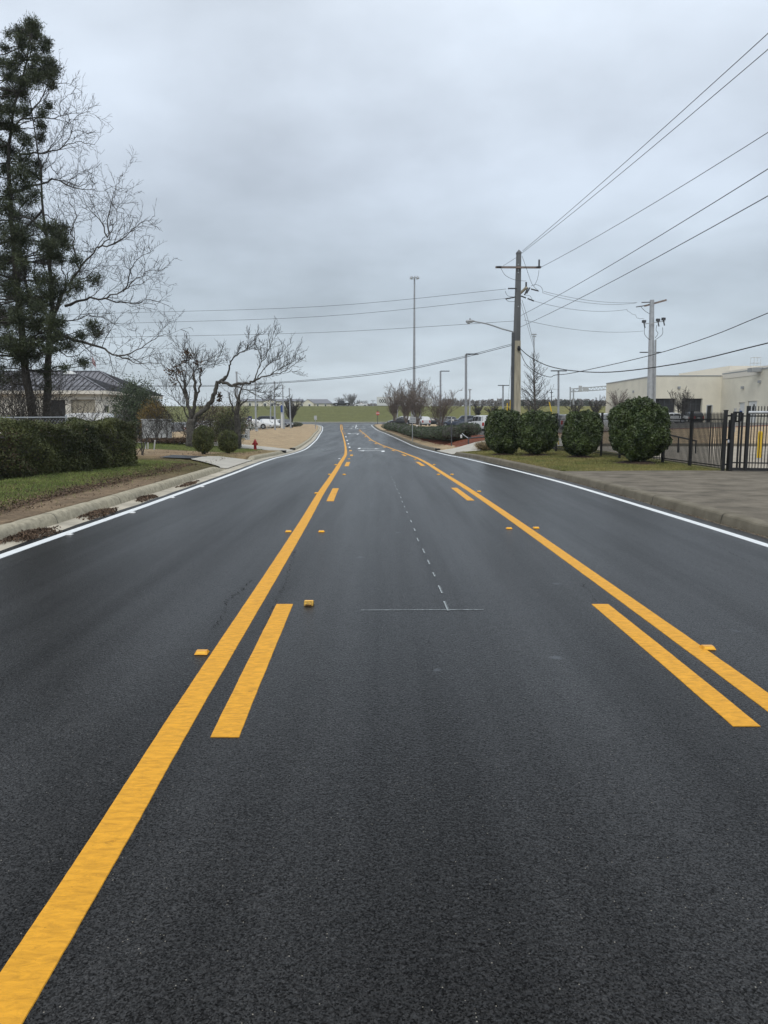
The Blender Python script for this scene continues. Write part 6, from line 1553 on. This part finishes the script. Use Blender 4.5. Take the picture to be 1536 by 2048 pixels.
# ================================================================== vehicles
ST = {
 'sedan': dict(L=4.8, W=1.84, st=[(-2.4,.74,.42,.86,.87,.5),(-2.3,.86,.26,.98,1.0,.6),(-1.75,.91,.2,1.02,1.05,.62),(-.95,.92,.18,.97,1.40,.56),(-.2,.92,.18,.95,1.45,.58),(.45,.92,.18,.94,1.40,.56),(1.3,.91,.18,.93,.97,.6),(2.05,.87,.22,.82,.85,.6),(2.35,.74,.36,.66,.68,.5)], wx=(-1.42,1.42), wr=.33, gl=(2,6)),
 'suv': dict(L=4.7, W=1.88, st=[(-2.3,.80,.42,1.0,1.02,.6),(-2.22,.90,.28,1.08,1.12,.66),(-1.95,.92,.24,1.08,1.58,.62),(-1.2,.93,.22,1.05,1.66,.64),(-.2,.93,.22,1.03,1.68,.64),(.4,.93,.22,1.02,1.62,.62),(1.15,.92,.22,1.02,1.08,.66),(2.0,.89,.26,.92,.95,.62),(2.3,.78,.40,.74,.76,.5)], wx=(-1.38,1.40), wr=.36, gl=(1,6)),
 'large_suv': dict(L=5.3, W=2.04, st=[(-2.65,.90,.46,1.1,1.12,.7),(-2.6,.99,.32,1.15,1.2,.78),(-2.45,1.0,.28,1.16,1.84,.74),(-1.5,1.01,.26,1.14,1.91,.76),(-.2,1.01,.26,1.12,1.92,.76),(.55,1.01,.26,1.12,1.86,.74),(1.25,1.0,.26,1.13,1.2,.76),(2.35,.97,.3,1.08,1.1,.7),(2.62,.88,.42,.84,.86,.6)], wx=(-1.55,1.6), wr=.42, gl=(1,6)),
 'pickup': dict(L=5.8, W=2.0, st=[(-2.9,.95,.5,1.12,1.13,.9),(-2.85,.98,.42,1.15,1.16,.92),(-.95,.98,.36,1.15,1.16,.92),(-.8,.98,.34,1.15,1.78,.70),(.1,.98,.34,1.12,1.86,.72),(.7,.98,.34,1.12,1.80,.70),(1.4,.97,.34,1.12,1.18,.74),(2.6,.93,.38,1.05,1.08,.7),(2.88,.86,.46,.8,.82,.6)], wx=(-1.85,1.85), wr=.42, gl=(2,6)),
}
CARMATS = {}
def paint(n):
    if n in CARMATS: return CARMATS[n]
    c = dict(white=(.62,.63,.63), silver=(.30,.31,.32), grey=(.10,.105,.11), black=(.012,.013,.015), navy=(.03,.042,.07), blue=(.04,.07,.15), slate=(.055,.062,.075))[n]
    CARMATS[n] = mat('car_paint_'+n, c, .3, .15 if n in ('silver','grey','navy','slate') else 0, coat=.5); return CARMATS[n]
PROTO = {}
def car(kind, col, X, Y, rz, label, z=None, group=None):
    z = G(X, Y)+.01 if z is None else z
    if (kind, col) in PROTO: 
        r = dup(PROTO[(kind, col)], (X, Y, z), rz, label)
        if group: r['group'] = group
        return r
    s = ST[kind]; st = s['st']; root = local('pickup_truck' if kind == 'pickup' else 'car', label, 'pickup truck' if kind == 'pickup' else 'car', (X, Y, z), rz, group); PROTO[(kind, col)] = root
    mb = MB(); n = len(st)
    def sec(q):
        x, hw, zb, zl, zr, hr = q; h = zl-zb
        right = [(hw*.86,zb),(hw*.97,zb+h*.22),(hw,zb+h*.55),(hw*.96,zl-.02),(hw*.93,zl),(hr+.05,zr-.05),(hr*.8,zr-.008),(0,zr)]
        left = [(-a, b) for a, b in reversed(right[:-1])]
        return [(x, a, b) for a, b in right+left]
    S = [sec(q) for q in st]; m = len(S[0]); vs = [v for q in S for v in q]
    fs = [(i*m+j, i*m+(j+1) % m, (i+1)*m+(j+1) % m, (i+1)*m+j) for i in range(n-1) for j in range(m)]+[tuple(range(m)), tuple(reversed(range((n-1)*m, n*m)))]
    mb.add(vs, fs); body = mk(mb, 'body', paint(col), root)
    a, b = s['gl']
    def off(v, d): return Vector(v)+Vector(d)
    # side windows: quads between belt (idx4) and roof shoulder (idx5)
    for sg, i4, i5 in ((1, 4, 5), (-1, m-4-1+1, m-5-1+1)):
        mbw = MB()
        for k in range(a, b):
            A0, A1, B0, B1 = [Vector(v) for v in (S[k][i4], S[k][i5], S[k+1][i4], S[k+1][i5])]
            lo, hi, e0, e1 = .12, .86, .05, .95
            if (S[k][i5][2]-S[k][i4][2]) < .2 and (S[k+1][i5][2]-S[k+1][i4][2]) < .2: continue
            def bl(u, v): return (A0.lerp(B0, u)).lerp(A1.lerp(B1, u), v)+Vector((0, sg*.012, .004))
            if (A1-A0).length < .2: q = [bl(.42,lo), bl(e1,lo), bl(e1,hi), bl(.8,hi*.95)]
            elif (B1-B0).length < .2: q = [bl(e0,lo), bl(.6,lo), bl(.22,hi*.95), bl(e0,hi)]
            else: q = [bl(e0,lo), bl(e1,lo), bl(e1,hi), bl(e0,hi)]
            mbw.poly(q)
        mk(mbw, 'side_window', M['glass'], root)
    def screen(k0, k1, nm):
        mbw = MB(); A, B = S[k0], S[k1]
        P0 = [Vector(A[5]), Vector(A[m-5]), Vector(B[m-5]), Vector(B[5])]
        c = sum(P0, Vector())/4; nrm_ = (P0[1]-P0[0]).cross(P0[2]-P0[1]).normalized()
        if nrm_.z < 0: nrm_ = -nrm_
        cen = [(P0[0]+P0[1])/2, (P0[2]+P0[3])/2]
        q = [c+(p-c)*.9+nrm_*.03+Vector((0,0,.02)) for p in P0]; mbw.poly(q); mk(mbw, nm, M['glass'], root)
    screen(5, 6, 'windscreen'); screen(a, a+1, 'rear_window')
    Wh = s['W']/2
    for x in s['wx']:
        for sg in (1, -1):
            mb = MB(); r = s['wr']; y0 = sg*(Wh-.2); y1 = sg*(Wh+.005)
            mb.tube([(x,y0,r),(x,y1-sg*.02,r),(x,y1,r)], [r,r,r*.93], 18); wh = mk(mb, 'wheel', M['tyre'], root)
            mb = MB(); mb.tube([(x,y1-sg*.01,r),(x,y1+sg*.012,r)], [r*.66,r*.62], 14)
            mk(mb, 'rim', M['rim'], wh)
    mb = MB()
    for x in s['wx']:
        for sg in (1, -1): mb.tube([(x,sg*(Wh-.25),s['wr']+.03),(x,sg*(Wh-.008),s['wr']+.03)], s['wr']*1.2, 18)
    mk(mb, 'wheel_arches', M['plastic'], root)
    xf, xr = st[-1][0], st[0][0]
    for sg in (1, -1):
        mb = MB(); zf = st[-1][3]-.1; mb.box((xf-.25, sg*.52-.16, zf-.05), (xf+.02, sg*.52+.16, zf+.07)); mk(mb, 'headlight', M['lampw'], root)
        zt_ = st[0][3]-.1; mb = MB(); mb.box((xr-.03, sg*.68-.12, zt_-(.35 if 'suv' in kind else .12)), (xr+.12, sg*.68+.12, zt_+.06)); mk(mb, 'tail_light', M['lampr'], root)
        mb = MB(); xm = st[b-1][0]+.25; mb.box((xm-.08, sg*(Wh+.02)-.07, 1.0*st[4][3]), (xm+.06, sg*(Wh+.02)+.07, st[4][3]+.14)); mk(mb, 'mirror', M['plastic'], root)
    mb = MB(); mb.box((xf-.02,-.4,.42),(xf+.03,.4,.6)); mk(mb, 'grille', M['plastic'], root)
    mb = MB(); mb.box((xr-.035,-.22,.62),(xr-.01,.22,.76)); mk(mb, 'licence_plate', M['signw'], root)
    return root
def carpx(kind, col, x, Y, rz, label, yb_=None, group=None):
    p = at(x, 850, Y); z = at(x, yb_, Y).z if (yb_ and not (x > 1080 and Y < 200)) else None
    return car(kind, col, p.x, Y, R(rz), label, z, group)
gr_ = 'cars parked in the right lot'; gl_ = 'cars parked in the left lot'
# right lot: (kind, colour, x, Y, rotation, base y, label)
for a in (('sedan','navy',905,143,178,853,'dark navy sedan seen side-on behind the lot hedge'),
 ('large_suv','white',962,92,102,862,'large white SUV at the right end of the lot hedge, rear toward the road'),
 ('sedan','slate',946,104,150,858,'dark sedan partly hidden behind the separate round boxwood'),
 ('large_suv','navy',928,158,180,849,'dark blue van behind the navy sedan'),
 ('suv','grey',893,165,175,848,'grey SUV roof showing left behind the navy sedan'),
 ('sedan','black',862,150,170,850,'black car between the bare trees of the right lot'),
 ('suv','white',847,140,100,851,'white car right of the grey sign among the bare trees'),
 ('sedan','silver',838,160,20,848,'pale silver car behind the grey sign'),
 ('suv','white',806,160,120,848,'white SUV at the far left of the right lot, by the broad bare tree'),
 ('sedan','black',798,150,200,850,'black low car next to the farthest boxwoods'),
 ('suv','silver',942,175,180,846,'silver car in the back row above the dark van'),
 ('sedan','silver',962,185,175,845,'pale car in the back row left of the white SUV'),
 ('suv','grey',990,130,170,850,'grey car peeking between the white SUV and the leftmost bush'),
 ('suv','slate',1122,92,60,849,'dark slate hatchback seen over the fence left of the squarish bush'),
 ('suv','silver',1146,84,62,849,'silver hatchback beside the slate one behind the squarish bush'),
 ('sedan','white',1112,118,60,846,'farther white car just right of the second evergreen bush'),
 ('suv','white',1160,104,62,846,'white hatchback over the top of the squarish bush'),
 ('suv','silver',1187,112,62,845,'silver SUV right of the squarish bush in the back row'),
 ('sedan','white',1192,68,50,853,'white car nearest the fence between the squarish and the largest bush'),
 ('suv','white',1206,84,52,849,'second white car in the row left of the largest round bush'),
 ('sedan','black',1175,122,60,843,'black car roof showing far behind the squarish bush'),
 ('sedan','white',1339,104,185,848,'white sedan seen side-on right of the largest round bush, before the garage openings'),
 ('suv','black',1384,116,90,842,'black SUV parked at the right garage opening'),
 ('suv','white',1085,110,60,847,'white car peeking over the second evergreen bush'),
):
    carpx(a[0], a[1], a[2], a[3], a[4], a[6], a[5], gr_)
for a in (('sedan','white',508,112,5,857.5,'white car nearest the railing in the left lot, side-on'),
 ('suv','white',532,128,-70,857.5,'white SUV facing the railing, left of the middle'),
 ('suv','white',548,138,-75,857,'second white SUV facing the railing, right of the other'),
 ('sedan','black',558,146,-75,855.5,'black car squeezed right of the white SUVs'),
 ('suv','white',561.5,152,-75,855,'white car behind the blue banner post'),
 ('suv','slate',571,150,-60,855,'dark blue-grey SUV at the right end of the left lot'),
 ('large_suv','black',526,150,175,851,'black tall SUV with pale roof behind the white cars'),
 ('suv','silver',540,158,-70,852,'silver car half hidden between the white SUVs'),
 ('pickup','black',494,122,10,858,'black pickup truck behind the white railing post, leftmost in that lot')):
    carpx(a[0], a[1], a[2], a[3], a[4], a[6], a[5], gl_)
carpx('large_suv','white',206,57,3,'white van roof showing right above the hedge in front of the house', 876)
carpx('large_suv','silver',262,59,8,'silver van behind the far end of the hedge beside the white one', 876)
carpx('sedan','white',425,66,20,'white car glimpsed through the scrub behind the roadside shrubs', 873)
carpx('pickup','black',684,252,180,'black pickup truck driving along the top of the green embankment')
carpx('sedan','white',722,268,180,'tiny white car roof on the embankment right of the pickup')
# trailer
Yt = 256.; a = at(754, 811.5, Yt); t = at(757, 794, Yt); ln = 15.5
tr_ = thing('semi_trailer', 'white box semi-trailer with a dark emblem, crossing the embankment behind bare trees', 'trailer', (a.x, Yt, a.z-.6))
mb = MB(); mb.box((a.x, Yt-1.3, a.z), (a.x+ln, Yt+1.3, t.z)); bx_ = mk(mb, 'box', M['signw'], tr_)
mb = MB(); mb.box((a.x-.06, Yt-1.2, a.z+.1), (a.x-.004, Yt+1.2, t.z-.1)); mk(mb, 'rear_door', M['galv'], tr_)
mb = MB(); mb.box((a.x, Yt-1.31, a.z-.2), (a.x+ln, Yt+1.3, a.z-.002)); mk(mb, 'chassis', M['dark'], tr_)
for x in (1.2, 2.5, 12.5, 13.8, 16.5):
    for s in (-1, 1): mb = MB(); mb.tube([(a.x+x, Yt+s*.9, a.z-.6), (a.x+x, Yt+s*1.25, a.z-.6)], .5, 14); mk(mb, 'wheel', M['tyre'], tr_)
mb = MB(); mb.box((a.x+ln+.5, Yt-1.2, a.z-.2), (a.x+ln+3.4, Yt+1.2, t.z-.5)); mk(mb, 'cab', M['signw'], tr_)
mb = MB(); ex, ez = at(765, 803, Yt).x, at(765, 802.3, Yt).z
for dx in (-.75, 0, .75):
    for a_, b_ in (((-.5,0),(0,.75)),((0,.75),(.5,0)),((.5,0),(0,-.75)),((0,-.75),(-.5,0))): mb.beam((ex+dx+a_[0]*.8, Yt-1.32, ez+a_[1]*.8), (ex+dx+b_[0]*.8, Yt-1.32, ez+b_[1]*.8), .02, .2)
mk(mb, 'emblem', M['black'], bx_)

# ================================================================== buildings beyond the embankment
def farb(label, x0, x1, y_e, y_r, Y, gable=None, wins=(), hip=0):
    a, b = at(x0, 800, Y).x, at(x1, 800, Y).x; ze_, zr_ = at(600, y_e, Y).z, at(600, y_r, Y).z; zb_ = 4.5
    root = thing('far_building', label, 'building', (a, Y, zb_), 'long low cream buildings beyond the embankment'); mb = MB(); mb.box((a, Y, zb_), (b, Y+14, ze_)); mk(mb, 'wall', M['wall_cream'], root)
    mb = MB(); mb.add([(a-.4,Y-.5,ze_),(b+.4,Y-.5,ze_),(b-hip,Y+7,zr_),(a+hip,Y+7,zr_),(a-.4,Y+14.5,ze_),(b+.4,Y+14.5,ze_)], [(0,1,2,3),(5,4,3,2),(0,3,4),(1,5,2)])
    for gx0, gx1, gy in gable or ():
        p, q = at(gx0, 800, Y).x, at(gx1, 800, Y).x; zg = at(600, gy, Y).z; mid = (p+q)/2
        mb.add([(p,Y-1.2,ze_),(mid,Y-1.2,zg),(mid,Y+6,zg),(p,Y+6,ze_),(q,Y-1.2,ze_),(q,Y+6,ze_)], [(0,1,2,3),(1,4,5,2)])
    mk(mb, 'roof', M['roof'], root)
    for gx0, gx1, gy in gable or ():
        p, q = at(gx0, 800, Y).x, at(gx1, 800, Y).x; zg = at(600, gy, Y).z; mb = MB(); mb.prism([(p+.2,Y-1,zb_),(q-.2,Y-1,zb_),(q-.2,Y-1,ze_),((p+q)/2,Y-1,zg-.2),(p+.2,Y-1,ze_)], None, (0,1,0)); mk(mb, 'gable_wall', M['wall_cream'], root)
    for wx_, wy0, wy1, ww in wins:
        c = at(wx_, 806, Y); z0_, z1_ = at(wx_, wy1, Y).z, at(wx_, wy0, Y).z; hw = ww*Y/F/2; yo = -1.1 if any(g0 < wx_ < g1_ for g0, g1_, _ in gable or ()) else -.1
        mb = MB(); mb.box((c.x-hw*1.7, Y+yo, z0_-.2), (c.x+hw*1.7, Y+yo+.098, z1_+.35)); o = mk(mb, 'window_frame', M['signw'], root)
        mb = MB(); mb.box((c.x-hw, Y+yo-.05, z0_), (c.x+hw, Y+yo-.003, z1_)); mk(mb, 'pane', M['winglass'], o)
farb('long cream building with grey roof and white-framed windows behind the left lot poles', 478, 602, 802.5, 797, 300, [(528,552,799)], [(500,806.5,815,3.5),(531,807,815,3.5),(545,807,815,3.5),(548+8,808,814,2),(515,808,814,2),(587,808,814,2),(572,808,814,2)])
farb('cream building with front gable and grey hip roof, right one beyond the bank', 603, 662, 807, 797.5, 298, [(603,629,798.5)], [(604.5,809,815,3),(619.5,809,815,3),(635.5,809,815,2.5),(651,809,815,2.5)], 2)

# ================================================================== iron fence and gate on the right
fn = thing('iron_fence', 'black iron picket fence running behind the large evergreen bushes', 'fence', (10.6, 23, .17))
posts = [(8.72+.35,40.5)]+[(at(x, 900, Y).x, Y) for x, Y in ((1112,37.4),(1202,32.7),(1239,31.0-.2),(1326,28.0),(1380.5,25.7),(1447.5,23.25))]
for x, y in posts:
    z_ = G(x, y); mb = MB(); mb.box((x-.045,y-.045,z_-.1),(x+.045,y+.045,z_+1.88)); mb.box((x-.055,y-.055,z_+1.88),(x+.055,y+.055,z_+1.91)); mk(mb, 'post', M['black_metal'], fn)
for (x0, y0), (x1, y1) in zip(posts, posts[1:]):
    a = Vector((x0,y0,G(x0,y0))); b = Vector((x1,y1,G(x1,y1))); L_ = (b-a).length; n = max(2, int(L_/.094)); mb = MB()
    for z_ in (.16, 1.62): mb.beam(a+Vector((0,0,z_)), b+Vector((0,0,z_)), .03, .035)
    for i in range(1, n):
        p = a.lerp(b, i/n); lean = .0
        if y1 < 23.5 and i/n > .55: lean = rnd.uniform(-.03,.03)
        mb.beam(p+Vector((0,0,.07)), p+Vector((lean*.6,0,.9)), .021, .021); mb.beam(p+Vector((lean*.6,0,.9)), p+Vector((0,0,1.80)), .021, .021)
        mb.add([tuple(p+Vector((-.012,0,1.80))), tuple(p+Vector((.012,0,1.80))), tuple(p+Vector((0,0,1.86)))], [(0,1,2)])
    mk(mb, 'picket_panel', M['black_metal'], fn)
# gate
gt = thing('sliding_gate', 'black iron sliding gate with silver top rail at the right edge', 'gate', (at(1460,951,23.2).x, 23.2, .17))
def vp(x, Y): return at(x, 900, Y).x
zg = .17
def gz(y, Y, x=1460): return at(x, y, Y).z
mb = MB(); xb = vp(1459.5,23.3); mb.box((xb-.07,23.2,zg-.05),(xb+.07,23.34,gz(840,23.3))); mk(mb, 'gate_post', M['black_metal'], gt)
mb = MB(); xa = vp(1447.5,23.25)
for y in (831.5, 879.5, 929): z_ = gz(y,23.2); mb.beam((xa,23.25,z_),(xb+.1 if y < 840 else xb,23.25,z_), .04, .05)
mk(mb, 'latch_bar', M['black_metal'], gt)
mb = MB(); x0, x1 = vp(1465,23.2), vp(1475.5,23.2); z0_, z1_ = gz(843,23.2), gz(826,23.2)
mb.box((x0-.04,23.12,z0_),(x0+.04,23.22,z1_)); mb.box((x1-.04,23.12,z0_),(x1+.04,23.22,z1_)); mb.beam((x0-.04,23.17,z1_+.02),(x1+.04,23.17,z1_+.02),.1,.05); mb.beam((x0,23.17,z0_),(x1,23.17,z0_),.1,.05)
mk(mb, 'roller_frame', M['black_metal'], gt)
ga = Vector((vp(1461.5,23.1), 23.1, zg)); gb = Vector((ga.x+5.2, 21.6, zg)); L_ = (gb-ga).length
mb = MB()
mb.beam(ga+Vector((0,0,.08)), gb+Vector((0,0,.08)), .05, .09); mb.beam(ga+Vector((0,0,.28)), gb+Vector((0,0,.28)), .03, .04)
for s_q in (.0, .20, .28, .44, 3.4, 5.0): p = ga.lerp(gb, s_q/L_); w__ = .09 if s_q in (0,.44,5.0) else .045; mb.box((p.x-w__/2,p.y-w__/2,zg+.04),(p.x+w__/2,p.y+w__/2,zg+1.93+(.1 if s_q == .44 else -.12)))
mb.beam(ga+Vector((0,0,1.72)), gb+Vector((0,0,1.72)), .04, .04)
mk(mb, 'gate_frame', M['black_metal'], gt)
mb = MB(); p = ga.lerp(gb, .40/L_); mb.tube([p+Vector((0,-.09,1.83)), gb+Vector((0,-.09,1.83))], .045, 8); mk(mb, 'track_rail', M['galv'], gt)
mb = MB(); n = int((L_-.5)/.085)
for i in range(1, n):
    p = ga.lerp(gb, (.46+i*.085)/L_); mb.beam(p+Vector((0,0,.1)), p+Vector((0,0,2.02)), .02, .02)
mk(mb, 'picket_panel', M['black_metal'], gt)
pl_ = at(1457, 882, 23.1); mb = MB(); mb.lathe((pl_.x,23.1,pl_.z-.06), [(.03,0),(.035,.05),(.02,.1)], 8); mk(mb, 'padlock', M['galv'], gt)
# yellow bollard, small signs behind gate, pipe barrier behind fence
p = at(1518, 907, 30.5); b = thing('bollard', 'yellow steel bollard standing behind the sliding gate', 'bollard', (p.x,30.5,.17)); zt2 = at(1518,861,30.5).z
mb = MB(); mb.lathe((p.x,30.5,.12), [(.085,0),(.085,zt2-.2),(.06,zt2-.15),(.01,zt2-.13)], 14); mk(mb, 'pipe', M['yellow_guard'], b); mb = MB(); mb.lathe((p.x,30.5,.16), [(.12,0),(.12,.03),(.09,.05)], 14); mk(mb, 'collar', M['alu'], b)
for x, yt, yb_, Y, w_, h__, m, lab in ((1481,823,832,56,7,7,'blue','blue parking sign on a grey post behind the gate frame'),):
    b = at(x-3, 860, Y); root = thing('parking_sign', lab, 'sign', (b.x, Y, G(b.x, Y))); mb = MB(); mb.beam((b.x,Y,G(b.x,Y)), (b.x,Y,at(x,817,Y).z), .1, .1); mk(mb, 'post', M['galv'], root); a, c = at(x-2.3,yb_-2,Y-.1), at(x+3,yt-1.5,Y-.1); mb = MB(); mb.box((a.x,Y-.12,a.z),(c.x,Y-.1,c.z)); pn = mk(mb, 'panel', M['blue'], root); mb = MB(); mb.box((a.x+.06,Y-.128,a.z+.05),(a.x+.12,Y-.121,a.z+.16)); mk(mb, 'symbol', M['signw'], pn)
b = at(1468, 860, 57); mb = MB(); mb.beam((b.x,57,G(b.x,57)), (b.x,57,at(1468,818,57).z), .12, .12); mb.beam((b.x,57,at(1468,818,57).z), (b.x,57,at(1468,817,57).z), .16, .16); o = mk(mb, 'post', M['galv'], None, (b.x,57,G(b.x,57))); tag(o, 'plain grey square post left of the blue parking sign', 'post')
pb2 = thing('pipe_barrier', 'black pipe barrier on the yard slope seen through the iron fence', 'barrier', tuple(at(1392,890,36)))
mb = MB(); mb.tube([at(1330,868,37), at(1393,882,35)], .04, 6); mk(mb, 'rail', M['black_metal'], pb2)
for x, y0, y1, Y in ((1392,881,893,35),(1357,874,888,36)): mb = MB(); mb.tube([at(x,y0,Y), Vector((at(x,y1,Y).x,Y,G(at(x,y1,Y).x,Y)))], .045, 6); mk(mb, 'post', M['black_metal'], pb2)
mb = MB(); pts_ = [Vector((X, 44.25, G(X,44.25)+.08)) for X in (11,18,26,40,60)]
for a, b in zip(pts_, pts_[1:]): mb.beam(a, b, .18, .2)
struct(mk(mb, 'yard_kerb', M['conc_old']))

# ================================================================== air
hm = bpy.data.materials.new('haze'); hm.use_nodes = True; nt = hm.node_tree; nt.nodes.clear()
o_ = nt.nodes.new('ShaderNodeOutputMaterial'); pv = nt.nodes.new('ShaderNodeVolumePrincipled'); pv.inputs['Color'].default_value = (.93,.96,1,1); pv.inputs['Density'].default_value = .00027; pv.inputs['Anisotropy'].default_value = .3
nt.links.new(pv.outputs[0], o_.inputs['Volume'])
mb = MB(); mb.box((-760,-60,-6),(760,705,54)); hz = mk(mb, 'haze', hm); hz['kind'] = 'stuff'
